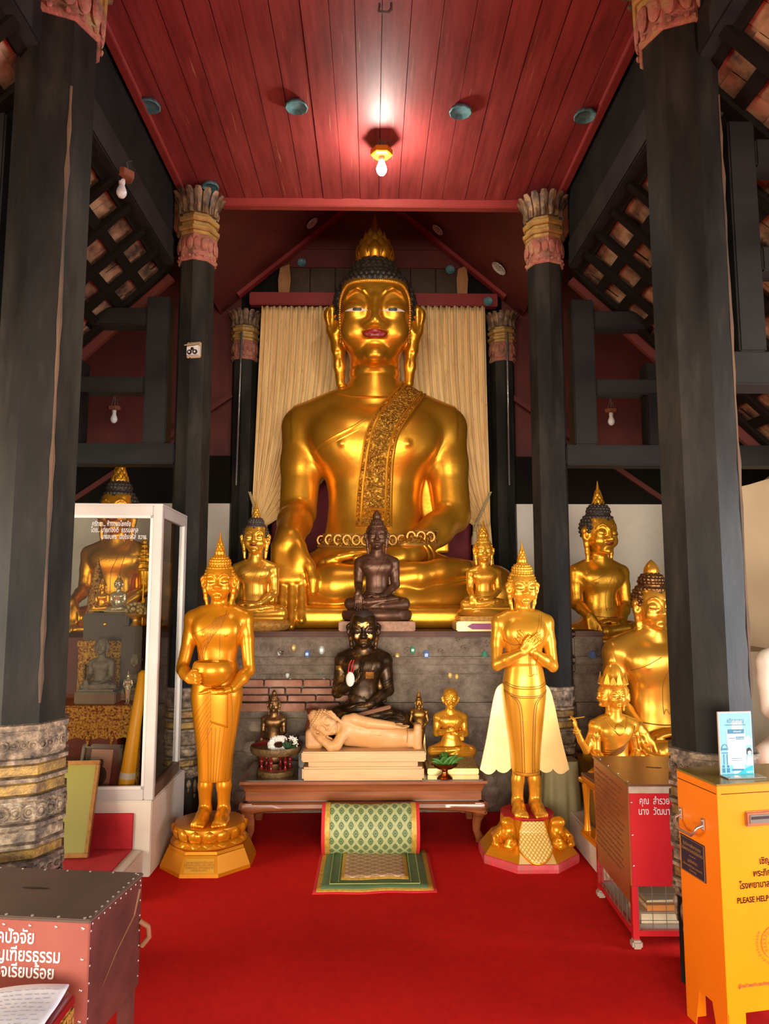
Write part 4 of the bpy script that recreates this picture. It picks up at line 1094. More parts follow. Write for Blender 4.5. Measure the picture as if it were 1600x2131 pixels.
mb.build('belt_ornament', M['worn_gold'], ribbon('belt', 'sash_relief', [(-.49, .675), (-.3, .657), (0, .65), (.3, .657), (.49, .675)], .10, .010, t), smooth=60)
mb = MB()                     # cuff at the left wrist, nails and finger rings of the hanging hand
for k in (0, 1):
    c = Vector((.33+.04*k, -.43+.025*k, .56)); ax = Vector((.42, .46, .40)).normalized(); u = ax.orthogonal().normalized(); w_ = ax.cross(u)
    mb.tube([c+(u*math.cos(a)+w_*math.sin(a))*.122 for a in [2*math.pi*i/20 for i in range(20)]], .012, 6, True)
mb.build('cuff', M['old_gold'], t, smooth=60)

TZ = .392                      # table top height
# ------------------------------------------------------------------ seated statues built once per pose and reused
_cache = {}
def seated(name, label, loc, sc, gold, hair, rz=0.0, pose='bhumi', head_at=(0, -.05, 2.72), head_sc=1.0, head_rot=None, finial=(.62, .17, 4), finial_mat=None, h=.03, group=None, robe=False, web=True, sash=True, ears=True, round_finial=False, cushion=True, bun=True, cat='statue', key=None, slim=1.0, lips=None, nohair=False, line='gold_line', face=None, bun_r=.20, eyes=True, curls=True):
    t = thing(name, label, cat, loc, rz, group, sc)
    fc = dict(face or {}); fc.setdefault('ears', ears)
    F = seated_field(h, pose, head_at=head_at, head_sc=head_sc, head_rot=head_rot, robe=robe, web=web, cushion=cushion, slim=slim, face=fc)
    b = F.build('body', M[gold], t)
    if not nohair:
        hair_field(head_at, head_sc, h*.62, rot=head_rot, rc_=.044 if h < .035 else .05, rows=10 if h < .035 else 8, bun=bun, bun_r=bun_r, curls=curls, dome=(.395, .42, .40) if curls else (.388, .412, .405)).build('hair', M[hair], t)
    if finial:
        f = link('flame_finial', flame_mesh(*finial), M[finial_mat or gold], t); f.location = loc_in_head(head_at, head_sc, head_rot, (0, .05, .60)); f.scale = (head_sc,)*3
    if round_finial:
        mb = MB(); mb.lathe([(.10, 0), (.15, .05), (.17, .13), (.15, .22), (.09, .31), (.03, .37), (.001, .39)], 14); f = mb.build('finial_bud', M[gold], t, True); f.location = loc_in_head(head_at, head_sc, head_rot, (0, .05, .62)); f.scale = (head_sc,)*3
    if eyes: eyes_on(b, head_at, head_sc, head_rot, M, t, small=True)
    if robe: robe_folds(b, M[gold], t)
    S = Skin(b)
    if sash and not robe:
        mb = MB()
        S.line(mb, [(.30, 1.93), (.12, 1.55), (-.01, 1.25), (-.02, .85), (-.02, .76)], .006, .001, 8)
        S.line(mb, [(.40, 1.90), (.26, 1.50), (.18, 1.2), (.17, .76)], .006, .001, 8); S.line(mb, [(-.02, .76), (.03, .83), (.075, .76), (.12, .83), (.17, .76)], .006, .001, 4)
        S.line(mb, [(-.50, 1.42), (-.3, 1.50), (-.05, 1.62)], .006, .001, 8)
        for z in (.60,): S.line(mb, [(-.45, z+.05), (0, z), (.35, z+.03)], .010, .004, 8)
        if len(mb.v): link('robe_line', mb.mesh('robe_line'), M[line], t)
    if lips:
        Lf = Field(np.array(head_at)-.55*head_sc, np.array(head_at)+.5*head_sc, .02*head_sc); Lf.push(head_rot, head_at, head_sc); Lf.push(None, (0, -.012, 0)); sculpt_lips(Lf, .012); Lf.build('lips', M[lips], t)
    return t
def plinth(t, specs):
    """stacked rounded blocks under a seated figure, in the figure's own units: (name, mat, half width, half depth, z0, z1, y centre)"""
    for nm, m, hx, hy, z0, z1, cy in specs:
        mb = MB(); mb.box((0, cy, (z0+z1)/2), (2*hx, 2*hy, z1-z0), bev=min(.05, (z1-z0)*.35)); mb.build(nm, M[m], t)
def oval(t, nm, m, hx, hy, z0, z1, cy, bulge=1.08):
    mb = MB(); mb.lathe([(.9, z0), (1.0, z0+.15*(z1-z0)), (bulge, (z0+z1)/2), (1.0, z1-.15*(z1-z0)), (.9, z1)], 40, c=(0, cy, 0), sx=hx, sy=hy); mb.build(nm, M[m], t, True)

# on the altar
p = P(530, 1290, 5.57); s = .225
t = seated('seated_statue', 'mid-sized golden seated statue with brown hair on the altar, left of the giant hand', (p.x, 5.54, Z_ALT+.085), s, 'small_gold', 'hair_brown', h=.024, lips='lip_dark', finial=(.70, .12, 4), bun_r=.22, head_sc=1.06)
oval(t, 'cushion_base', 'worn_gold', 1.18, .72, -.085/s, .02, -.14)
p = P(784, 1300, 5.57); s = .216
t = seated('seated_statue', 'dark brown seated statue on the altar edge in front of the giant lap', (p.x, 5.57, Z_ALT+.15), s, 'brown_bronze', 'brown_bronze', h=.026, finial=None, round_finial=True, head_sc=.94, head_at=(0, -.05, 2.62), cushion=False, line='ink')
oval(t, 'oval_base', 'brown_bronze', 1.20, .76, -.085*1/s+.02, .06, -.16, 1.04); mb = MB(); mb.box((0, -.16, -.52), (2.62, 1.55, .33), bev=.03); mb.build('wooden_plinth', M['brown_bronze'], t)
p = P(1008, 1290, 5.57); s = .166
t = seated('seated_statue', 'small golden seated statue with flame finial on a pink-labelled plinth at the altar right', (p.x, 5.57, Z_ALT+.155), s, 'bright_gold', 'bright_gold', h=.03, finial=(.75, .20, 4), head_sc=1.05)
oval(t, 'lotus_base', 'small_gold', 1.22, .8, -.30, .06, -.15); plinth(t, [('carved_base', 'worn_gold', 1.28, .85, -.52, -.28, -.15), ('plinth', 'pale_gold', 1.42, .95, -.155/s, -.50, -.15)])
mb = MB(); z = -.72; y = -1.105; mb.prism([(-.95, z), (-.72, z+.13), (1.1, z+.13), (1.1, z-.13), (-.72, z-.13)], y-.02, y+.02); mb.build('name_label', M['purple_tag'], t)

# side aisles
p = P(1252, 1336, 6.1)
t = seated('seated_statue', 'tall golden seated statue with black curls against the white wall, right of the inner pillar', (p.x, 6.1, 1.18), .345, 'old_gold', 'hair_black', rz=R(12), h=.022, head_sc=1.05, head_at=(0, -.05, 2.64), head_rot=rotm(4, 0, 10), lips='lip_dark', finial=(.66, .125, 4), bun_r=.24)
p = P(236, 1336, 6.1)
t = seated('seated_statue', 'large dim golden seated statue behind the glass case, its finial rising above the case', (p.x, 6.1, 1.28), .375, 'old_gold', 'hair_black', h=.03, head_sc=1.0, head_at=(0, -.05, 2.66), lips='lip_dark', finial=(.80, .16, 4), bun_r=.24)
p = P(1388, 1575, 5.0)
t = seated('seated_statue', 'golden seated statue with round hair knob, half hidden behind the right front pillar', (p.x-.07, 5.0, .46), .435, 'small_gold', 'bronze', rz=R(8), h=.020, head_sc=.72, head_at=(0, -.05, 2.40), head_rot=rotm(6, 0, 4), finial=None, round_finial=True, bun_r=.26)
plinth(t, [('carved_base', 'gilt_red', 1.18, .80, -.275/.435, .03, -.15)])

# ------------------------------------------------------------------ dark monk, old golden monk
p = P(756, 1490, 5.22)
t = seated('seated_statue', 'black lacquered monk statue with gold leaf on its face, behind the reclining figure', (p.x, 5.24, .656), .272, 'black_lacquer', 'hair_brown', pose='hold', h=.021, finial=None, bun=False, head_sc=.93, head_at=(0, -.12, 2.50), head_rot=rotm(10), robe=True, web=True, slim=.93, curls=False)
body_ = [c for c in t.children if c.name.startswith('body')][0]
S = Skin(body_); H_ = Skin(body_, rotm(10), (0, -.12, 2.50))
mb = MB(); sc_ = .93
H_.patch(mb, lambda u: (.25+.02*math.sin(9*u+1))*sc_, lambda u: (.12+.02*math.sin(17*u))*sc_, -.18*sc_, .15*sc_, .006, 14, 5)
def leaf_():
    global mb
    if len(mb.v): link('gold_leaf', mb.mesh('gold_leaf'), M['gold_leaf'], t)
    mb = MB()
leaf_()
for s in (-1, 1): H_.patch(mb, lambda u: (-.07+.02*math.sin(11*u+s))*sc_, lambda u: (-.19-.02*math.sin(8*u+2*s))*sc_, min(s*.10, s*.24)*sc_, max(s*.10, s*.24)*sc_, .006, 10, 5); leaf_()
H_.patch(mb, lambda u: -.20*sc_, lambda u: -.285*sc_, -.09*sc_, .09*sc_, .012, 8, 4); leaf_()
S.patch(mb, lambda u: 1.42, lambda u: 1.25, .06, .26, .03, 8, 6); leaf_(); S.patch(mb, lambda u: 1.55, lambda u: 1.44, -.72, -.58, .006, 6, 4); leaf_()
S.patch(mb, lambda u: .26, lambda u: .17, -.06, .20, .02, 6, 4)
leaf_()
mb = MB(); c_ = Vector((-.33, -.60, 1.26)); mb.sphere(c_, .13, 14, 10, (.85, .35, 1.45)); mb.build('fan_badge', M['flower_white'], t, True)
mb = MB(); mb.tube([(-.40, -.60, 1.30), (-.36, -.62, 1.62), (-.30, -.6, 1.74)], .014, 5); mb.tube([(-.34, -.60, 1.30), (-.28, -.62, 1.62), (-.24, -.6, 1.74)], .014, 5); mb.tube([(-.30, -.60, 1.30), (-.22, -.60, 1.60)], .012, 5); mb.build('red_threads', M['rug_red'], t)
mb = MB(); mb.box((.22, -.82, .50), (.98, .20, .09), rot=Matrix.Rotation(R(-14), 3, 'Y'), bev=.02); mb.build('scripture_bundle', M['wear_tan'], t)
oval(t, 'oval_base', 'black_lacquer', 1.0, .62, -.27/.272+.02, .08, -.16, 1.10)
p = P(940, 1570, 5.02); s = .146
t = seated('seated_statue', 'golden old monk statue with bare head and folded hands on a gilded base', (p.x, 5.08, TZ+.1008), s, 'bright_gold', 'bright_gold', pose='chest', h=.022, finial=None, nohair=True, head_sc=.95, head_at=(0, -.08, 2.58), head_rot=rotm(4), robe=True, face=dict(hollow=.9, short_ears=True), cushion=False, eyes=False)
mb = MB(); mb.box((0, -.15, -.20), (2.2, 1.45, .46), taper=.95, bev=.04); mb.build('carved_base', M['pale_relief'], t)
mb = MB(); mb.box((0, -.15, -.56), (2.34, 1.6, .255), bev=.03); mb.build('plinth', M['pale_gold'], t)
# small bronze statue behind the tray
p = P(567, 1540, 5.2); s = .112
t = seated('seated_statue', 'small bronze seated statue half hidden behind the round offering tray', (p.x, 5.25, TZ+.1205), s, 'bronze', 'bronze', h=.03, finial=None, round_finial=True, head_sc=.92, head_at=(0, -.05, 2.60))
oval(t, 'oval_base', 'bronze', .95, .60, -.12/s, .04, -.15)

# ------------------------------------------------------------------ standing statues
def standing(name, label, loc, sc, gold, pose, h, head_rot=None, group=None, hs=.235, rz=0.0, fin=(.150, .026, 4), face={}, eyes=True, wx=(1, 1)):
    t = thing(name, label, 'statue', loc, rz, group, sc)
    F = standing_field(h, pose, head_rot=head_rot, hs=hs, face=face); b = F.build('body', M[gold], t)
    for v in b.data.vertices:          # slimmer shoulders and skirt than the stock figure
        z = v.co.z; f = wx[0]+(wx[1]-wx[0])*min(max((z-.74)/.12, 0), 1); f += (1-f)*min(max((z-1.255)/.07, 0), 1); v.co.x *= f if z > .24 else f+(1-f)*min((.24-z)/.1, 1)
    hair_field((0, -.012, 1.43), hs, max(h*.75, .0035), rot=head_rot, rc_=.040, rows=11, bun_r=.26, bun_z=.46, dome=(.372, .41, .41)).build('hair', M[gold], t)
    f = link('flame_finial', flame_mesh(*fin), M[gold], t); f.location = loc_in_head((0, -.012, 1.43), hs, head_rot, (0, .05, .68))
    if eyes: eyes_on(b, (0, -.012, 1.43), hs, head_rot, M, t, small=True)
    return t, b
PLX, PLY = P(436, 1750, 4.53).x, 4.53; TZ = .392
zl = .235
t, b = standing('standing_statue', 'golden standing statue holding an alms bowl, on a lotus pedestal left of the table', (P(450, 1500, 4.53).x, 4.53, zl), 1.0, 'paint_gold', 'bowl', .0048, rotm(4, 0, 3), wx=(.98, .865))
mb = MB(); mb.lathe([(.001, -.080), (.05, -.078), (.088, -.056), (.112, -.014), (.117, .018), (.110, .050), (.100, .064), (.094, .062), (.096, .05), (.06, .03), (.001, .03)], 36, c=(.008, -.190, .893)); mb.build('alms_bowl', M['paint_gold'], t, 60)
S = Skin(b); mb = MB()
for i in range(7): S.line(mb, [(.075-.012*i, 1.235-.004*i), (.02-.022*i, 1.13-.02*i-.006*i), (-.075+.004*i, 1.06-.035*i)], .0015, .0002, 6)
S.line(mb, [(.06, 1.25), (.035, 1.10), (.03, .97)], .0016, .0002); S.line(mb, [(-.135, 1.11), (-.10, 1.125), (-.03, 1.16), (.04, 1.215)], .0018, .0002)
S.line(mb, [(.17, 1.20), (.13, 1.10), (.115, .97)], .0018, .0002)
for i in range(8): S.line(mb, [(.02-.004*i, .80-.035*i), (-.06-.006*i, .70-.05*i), (-.13+.004*i, .60-.055*i)], .0015, .0002, 6)
for i in range(5): S.line(mb, [(-.03+.025*i, .56), (-.025+.019*i, .40), (-.02+.014*i, .245)], .0015, .0002, 6)
S.line(mb, [(.10, .78), (.11, .60), (.075, .25)], .0016, .0002)
link('robe_line', mb.mesh('robe_line'), M['gold_line'], t)
mb = MB(); Sp = []
def panel(u, v):
    x = -.01+.095*u; z = .80-.245*v+.035*(1-u)*v
    q = S.at(x, z, .008); return q if q is not None else (x, -.12, z)
mb.grid(panel, 8, 14); o = link('robe_panel', mb.mesh('robe_panel'), M['paint_gold'], t); so = o.modifiers.new('s', 'SOLIDIFY'); so.thickness = .008
# pedestal
def lotus_ring(mb, r, z0, z1, n, out, down=False):
    for k in range(n):
        a = 2*math.pi*(k+.5)/n; ca, sa = math.cos(a), math.sin(a); w = math.pi*r/n*.96; vs = []
        for j, (v, ww, o) in enumerate(((0, .7, .0), (.3, 1, out*.8), (.65, .85, out), (.88, .45, out*.8), (1, .05, out*.4))):
            z = z1+(z0-z1)*v if down else z0+(z1-z0)*v
            for u in (-1, -.45, 0, .45, 1):
                rr = r+o*(1 if abs(u) < .5 else .55)+(.004 if u == 0 else 0); vs.append((ca*rr-sa*u*w*ww, sa*rr+ca*u*w*ww, z))
            vs.append((ca*(r-.02), sa*(r-.02), z))
        fs = []
        for j in range(4):
            for c in range(4): b_ = j*6+c; fs.append((b_, b_+1, b_+7, b_+6))
            fs += [(j*6+4, j*6+5, j*6+11, j*6+10), (j*6+5, j*6, j*6+6, j*6+11)]
        mb.add(vs, fs)
ped = empty('pedestal'); ped.parent = t; ped.location = (PLX-t.location.x, 0, -zl)
mb = MB(); ph = -math.pi/2+math.pi/8
mb.lathe([(.285, 0), (.283, .02), (.243, .105), (.238, .11), (.234, .125)], 8, phase=ph); mb.build('octagon_base', M['paint_gold'], ped)
mb = MB(); mb.lathe([(.205, .12), (.225, .135), (.205, .155), (.175, .165), (.172, .172), (.20, .185), (.212, .21), (.205, .232), (.195, .235)], 40)
mb.build('lotus_core', M['paint_gold'], ped, 50)
mb = MB(); lotus_ring(mb, .203, .168, .232, 16, .018); lotus_ring(mb, .19, .125, .165, 16, .028, True); mb.build('lotus_petals', M['paint_gold'], ped, 50)
mb = MB(); yy = -.2625
def oct_face(u, z):              # point on the front face of the octagon
    f = (z-.02)/(.105-.02); r = (.283+(.243-.283)*f)*math.cos(math.pi/8); return (u, -r-.003, z)
mb.add([oct_face(-.085, .024), oct_face(.085, .024), oct_face(.079, .094), oct_face(-.079, .094)], [(0, 1, 2, 3)]); pl = mb.build('name_plate', M['bright_gold'], ped)
def text(body, size, loc, rot, m, parent, name='lettering', align='CENTER', depth=.0, sx=1.0, space=1.0, shear=0.0, width=None, bold=0.0):
    c = bpy.data.curves.new(name, 'FONT'); c.body = body; c.size = size; c.align_x = align; c.align_y = 'CENTER'; c.space_line = space; c.extrude = depth; c.resolution_u = 3; c.shear = shear; c.offset = bold
    o = bpy.data.objects.new(name, c); C.objects.link(o); bpy.context.view_layer.update()
    me = bpy.data.meshes.new_from_object(o.evaluated_get(bpy.context.evaluated_depsgraph_get())); bpy.data.objects.remove(o); bpy.data.curves.remove(c)
    if width: xs_ = [v.co.x for v in me.vertices]; sx = width/max(max(xs_)-min(xs_), 1e-6)
    q = link(name, me, M[m], parent, False); q.location = loc; q.rotation_euler = rot; q.scale = (sx, 1, 1); return q
tl = math.atan2(.283-.243, .085)*.92
text('พระพุทธรูปปางอุ้มบาตร\nสร้างถวายโดย คณะศรัทธา\nวัดพระธาตุ อุทิศบุญกุศล\nแด่บิดามารดา', .0165, oct_face(0, .058)[:1]+(oct_face(0, .058)[1]-.003, .058), (R(90)-tl, 0, 0), 'gold_line', pl, 'inscription', space=.8)

# right standing statue with crossed hands and spreading robe
RX, RY, zr_ = P(1092, 1500, 4.58).x, 4.58, .262
t, b = standing('standing_statue', 'golden standing statue with hands crossed on its chest and flaring robe', (RX, RY, zr_), .955, 'bright_gold', 'cross', .0048, rotm(5, 0, 6), wx=(.87, .84))
S = Skin(b); mb = MB()
S.line(mb, [(.10, 1.25), (.075, 1.17), (.03, 1.09)], .0018, .0002); S.line(mb, [(.115, 1.245), (.09, 1.16), (.05, 1.08)], .0018, .0002); S.line(mb, [(-.14, 1.09), (-.09, 1.06), (-.03, 1.07)], .0024, .0004)
for x in (.015, .025, .062): S.line(mb, [(x, 1.0), (x, .93), (x+.002, .87)], .002, .0004)
S.line(mb, [(.0, .868), (.02, .862), (.05, .875), (.07, .868)], .0022, .0004)
for dz in (0, .014, .06, .07): S.line(mb, [(-.15, .83-dz*.9), (-.08, .80-dz), (0, .795-dz), (.08, .80-dz), (.15, .83-dz*.9)], .0026, .0004, 8)
for s in (-1, 1):
    for o_ in (0, .014): S.line(mb, [(s*(.09+o_), .735), (s*(.045+o_), .68), (s*(.03+o_), .5), (s*(.025+o_), .26)], .0028, .0004, 8)
for dz in (0, .02): S.line(mb, [(-.10, .262-dz), (0, .255-dz), (.10, .262-dz)], .0024, .0004)
link('robe_line', mb.mesh('robe_line'), M['gold_line'], t)
for s in (-1, 1):
    mb = MB(); pts = []
    inn = [(.085, .26), (.10, .5), (.11, .74)]; out = smooth_pts([(.135, .80), (.175, .765), (.205, .66), (.245, .45), (.292, .25)], 6)
    scal = smooth_pts([(.292, .25), (.275, .238), (.25, .222), (.22, .222), (.195, .24), (.185, .252), (.172, .238), (.14, .228), (.115, .235)], 3)
    poly = [(s*x, z) for x, z in inn]+[(s*q[0], q[1]) for q in out]+[(s*q[0], q[1]) for q in scal[1:]]
    mb.prism(poly, .035, .053); mb.build('robe_wing', M['pale_gold'], t)
ped = empty('pedestal'); ped.parent = t; ped.scale = (1/.955,)*3; ped.location = (P(1094, 1750, 4.58).x*0+.0, 0, -zr_/.955)
mb = MB(); mb.lathe([(.305, .012), (.303, .045), (.225, .135), (.222, .14)], 8, phase=ph); mb.build('octagon_base', M['paint_gold'], ped)
mb = MB(); mb.lathe([(.306, 0), (.308, .02), (.306, .046), (.300, .05)], 8, phase=ph); mb.build('red_band', mat('band_red', (.55, .05, .06), .4, var=[(.3, (.35, .09, .07)), (.5, (.58, .05, .07)), (.7, (.62, .12, .13))], vscale=9), ped)
mb = MB(); mb.lathe([(.222, .13), (.19, .15), (.165, .19), (.160, .245), (.155, .25)], 40); mb.build('drum', M['paint_gold'], ped, 50)
mb = MB(); mb.lathe([(.157, .246), (.160, .262), (.001, .263)], 40); mb.build('red_top', M['rug_red'], ped, 50)
mb = MB()                         # cream field under the brocade apron
def of2(u, z): f = (z-.045)/.09; r = (.303+(.225-.303)*f)*math.cos(math.pi/8); return (u, -r-.003, z)
mb.add([of2(-.108, .05), of2(.108, .05), of2(.085, .13), of2(-.085, .13)], [(0, 1, 2, 3)]); mb.build('cream_panel', M['pale_gold'], ped)
mb = MB(); uv = []
def apron(u, v):
    w = .062+.035*v; x = (2*u-1)*w; cut = 1-.30*abs(2*u-1)**2.2; z = .256-.20*v*cut
    r = .168 if z > .19 else .168+(.19-z)/.145*.128; return (x, -r*math.sqrt(max(1-(x/.2)**2*.35, .1))-.008, z)
mb.grid(apron, 14, 18); me = mb.mesh('brocade_apron', False); uvl = me.uv_layers.new(name='uv')
for l in me.loops: co_ = me.vertices[l.vertex_index].co; uvl.data[l.index].uv = (co_.x*3.2, co_.z*3.2)
o = link('brocade_apron', me, M['gilt_lattice'], ped); so = o.modifiers.new('s', 'SOLIDIFY'); so.thickness = .012
mb = MB(); edge = [apron(0, j/12) for j in range(13)]+[apron(i/14, 1) for i in range(1, 15)]+[apron(1, 1-j/12) for j in range(1, 13)]
mb.tube([Vector(p)+Vector((0, -.004, 0)) for p in edge], .0075, 6); mb.build('apron_border', M['paint_gold'], o, 60)
for s in (-1, 1):                 # crouching carvings either side
    Fm = Field((-.13, -.12, -.02), (.13, .12, .17), .0055)
    Fm.chain([(0, .02, .02, .042), (-.01*s, .0, .07, .05), (-.02*s, -.01, .12, .038)], k=.01); Fm.ell((-.012*s, -.035, .135), (.03, .034, .03), k=.015)
    for q in (-1, 1): Fm.chain([(q*.03, -.02, .075, .02), (q*.045, -.06, .045, .018), (q*.03, -.075, .012, .02)], k=.012); Fm.chain([(q*.035, .01, .03, .032), (q*.055, -.035, .02, .026), (q*.05, -.07, .008, .018)], k=.012)
    for i in range(4): Fm.groove([(-.05, -.06, .02+.03*i), (0, -.08, .03+.03*i), (.05, -.06, .02+.03*i)], .005)
    o = Fm.build('crouching_figure', M['paint_gold'], ped); o.location = (s*.152, -.13, .115); o.rotation_euler = (0, 0, R(s*32))

# tiny standing statue
p = P(872, 1540, 5.2)
t, b = standing('standing_statue', 'tiny golden standing statue between the black monk and the old monk', (p.x, 5.2, TZ+.0455), .268, 'dark_gold', 'lap', .012, None, fin=(.2, .045, 3))
mb = MB(); mb.lathe([(.20, -.045/.268), (.20, -.10), (.15, -.07), (.17, -.01), (.13, 0)], 20); mb.build('round_base', M['dark_gold'], t, 40)
mb = MB(); mb.prism([(.09, .30), (.16, .75), (.12, .80), (.10, .6)], .03, .05); mb.prism([(-.09, .30), (-.16, .75), (-.12, .80), (-.10, .6)], .03, .05); mb.prism([(.10, .78), (.14, .75), (.19, .1), (.11, .1)], .02, .045); mb.build('robe_wing', M['pale_gold'], t)

# white statue cut by the right edge of the photo
p = P(1604, 1490, 4.4)
t = thing('seated_statue', 'pale plaster statue cut off by the right edge beside the cream curved wall', 'statue', (p.x+.10, 4.38, .36), scale=.36)
F = seated_field(.03, 'bhumi'); F.build('body', M['plaster_white'], t); mb = MB(); mb.box((0, -.15, -.0), (2.2, 1.4, .1)); mb.build('base_slab', M['plaster_white'], t)
t.location = (2.60, 4.33, .58)
mb = MB(); mb.box((0, -.1, -.56), (2.2, 1.5, 1.08)); mb.build('plinth', M['plaster_white'], t)
# ------------------------------------------------------------------ offering table and what stands on it
TZ = .392; TX0, TX1 = P(496, 1622, 4.75).x, P(1016, 1632, 4.75).x; TXC = (TX0+TX1)/2; TW = TX1-TX0
TY0, TY1 = 4.79, 5.37; TYC = (TY0+TY1)/2; TD = TY1-TY0
t = thing('offering_table', 'low polished reddish wood offering table with curved legs before the altar', 'table', (TXC, TYC, 0))
mb = MB(); mb.box((0, 0, TZ-.006), (TW-.05, TD-.05, .012)); mb.build('table_top', M['table_top'], t)
mb = MB()
def molding(prof):
    vs = []; fs = []
    for (o, z) in prof:
        hx, hy = TW/2-o, TD/2-o; vs += [(-hx, -hy, z), (hx, -hy, z), (hx, hy, z), (-hx, hy, z)]
    for j in range(len(prof)-1):
        for i in range(4): fs.append((j*4+i, j*4+(i+1) % 4, (j+1)*4+(i+1) % 4, (j+1)*4+i))
    fs.append((3, 2, 1, 0)); n = (len(prof)-1)*4; fs.append((n, n+1, n+2, n+3)); mb.add(vs, fs)
molding([(.035, .262), (.035, .318), (.030, .322), (.028, .330), (.020, .350), (.006, .366), (0, .370), (0, TZ-.004)])
mb.build('moulded_rim', M['table_wood'], t, 30)
mb = MB(); molding([(.045, .25), (.045, .266)]); mb.build('waist_groove', M['dark_wood'], t)
mb = MB()
def apron_pts(w, d, ax):
    n = 24; vs = []
    for i in range(n+1):
        u = i/n*2-1; e = abs(u); low = .200-.028*max(0, (e-.72)/.28)**2-(.010*math.cos(e*7) if e < .72 else 0)
        for (o, z) in ((.012, .254), (.0, .246), (-.006, .226), (.0, low+.008), (.012, low), (.05, low), (.05, .254)):
            vs.append((u*(w/2-.02), -(d/2)+o-.0, z) if ax == 'x' else (-(d/2)+o, u*(w/2-.02), z))
    fs = []
    for i in range(n):
        for j in range(7): fs.append((i*7+j, i*7+(j+1) % 7, (i+1)*7+(j+1) % 7, (i+1)*7+j))
    fs += [tuple(range(7)), tuple(range(n*7, n*7+7))]; return vs, fs
for ax, w, d in (('x', TW, TD), ('y', TD, TW)):
    vs, fs = apron_pts(w, d, ax); mb.add(vs, fs); mb.add([(-v[0], -v[1], v[2]) for v in vs], fs)
mb.build('apron', M['table_wood'], t, 35)
for sx in (-1, 1):
    for sy in (-1, 1):
        mb = MB(); d = Vector((sx, sy, 0)).normalized(); c0 = Vector((sx*(TW/2-.06), sy*(TD/2-.06), 0)); prof = [(.252, .062, .012), (.215, .066, .022), (.17, .050, .014), (.12, .036, -.006), (.07, .030, -.010), (.04, .036, .012), (.018, .040, .024), (.0, .030, .016)]
        vs = []; fs = []
        for (z, r, o) in prof:
            c = c0+d*o
            for k in range(12): a = 2*math.pi*k/12; q = (abs(math.cos(a))**4+abs(math.sin(a))**4)**-.25; vs.append((c.x+r*.8*q*math.cos(a), c.y+r*.8*q*math.sin(a), z))
        for j in range(7):
            for k in range(12): fs.append((j*12+k, j*12+(k+1) % 12, (j+1)*12+(k+1) % 12, (j+1)*12+k))
        fs += [tuple(range(12)), tuple(range(84, 96))]; mb.add(vs, fs); mb.build('leg', M['table_wood'], t, 40)
# offering tray on turned posts
p = P(574, 1600, 4.98); t = thing('offering_tray', 'round red lacquer offering tray raised on turned red posts, left on the table', 'tray', (p.x, 4.975, TZ))
mb = MB(); mb.lathe([(.118, 0), (.122, .006), (.120, .032), (.112, .038), (.085, .038)], 40); mb.build('foot_ring', M['lacquer_gold'], t, 40)
mb = MB(); mb.lathe([(.001, .036), (.09, .037), (.088, .042), (.001, .042)], 40); mb.build('foot_disc', M['lacquer_red'], t, 40)
for k in range(6):
    a = 2*math.pi*(k+.3)/6; mb = MB(); mb.lathe([(.010, .036), (.013, .045), (.008, .055), (.007, .075), (.013, .085), (.014, .095), (.008, .104), (.012, .110), (.007, .118), (.010, .136)], 12, c=(.095*math.cos(a), .095*math.sin(a), 0)); mb.build('post', M['lacquer_red'], t, True)
mb = MB(); mb.lathe([(.001, .136), (.14, .136), (.160, .142), (.170, .158), (.172, .178), (.168, .190), (.163, .189), (.160, .170), (.158, .168)], 48); mb.build('tray_rim', M['lacquer_gold'], t, 40)
mb = MB(); mb.lathe([(.159, .186), (.157, .160), (.14, .150), (.001, .148)], 48, cap=False); mb.build('tray_bowl', M['lacquer_red'], t, 50)
tray = t.location.copy()
t = thing('flower_garland', 'white jasmine garland loop lying in the round offering tray', 'garland', (tray.x+.03, tray.y-.07, TZ+.15))
mb = MB(); pts = []
for k in range(22): a = R(35)+R(290)*k/21; pts.append((-.005+.052*math.cos(a), 0, .055+.042*math.sin(a)))
mb.tube(pts, .017, 10); mb.tube([(-.045, -.02, .012), (.055, -.02, .012)], .011, 8); rg = random.Random(6)
for k in range(260):
    f = rg.uniform(0, 20.99); c = Vector(pts[int(f)]).lerp(Vector(pts[int(f)+1]), f-int(f)); a = rg.uniform(0, 6.28); d_ = (Vector(pts[int(f)+1])-Vector(pts[int(f)])).normalized(); u_ = Vector((0, 1, 0)); w2 = d_.cross(u_); mb.sphere(c+(u_*math.cos(a)+w2*math.sin(a))*.017, .0055, 5, 4)
for k in range(70): a = rg.uniform(0, 6.28); mb.sphere((rg.uniform(-.048, .058), -.02+.011*math.cos(a), .012+.011*math.sin(a)), .005, 5, 4)
mb.build('flowers', M['flower_white'], t, 60)
t = thing('leaf_spray', 'dark green leaf spray with white blossoms beside the garland in the tray', 'leaves', (tray.x+.088, tray.y-.075, TZ+.15))
mb = MB()
def leaf(mb, base, tip, w, bend=(0, 0, 0), n=6, th=.0015):
    a, b = Vector(base), Vector(tip); d = (b-a); s = d.cross(Vector((0, 1, .2))); s = s.normalized() if s.length > 1e-6 else Vector((1, 0, 0)); up = s.cross(d).normalized(); vs = []
    for i in range(n+1):
        v = i/n; c = a+d*v+Vector(bend)*math.sin(v*math.pi); ww = w*math.sin(math.pi*min(v*.92+.06, 1))**.8
        vs += [c-s*ww+up*ww*.25, c+up*0, c+s*ww+up*ww*.25, c-up*th*2]
    fs = []
    for i in range(n):
        b_ = i*4; fs += [(b_, b_+1, b_+5, b_+4), (b_+1, b_+2, b_+6, b_+5), (b_+2, b_+3, b_+7, b_+6), (b_+3, b_, b_+4, b_+7)]
    fs += [(0, 3, 2, 1), (n*4, n*4+1, n*4+2, n*4+3)]; mb.add(vs, fs)
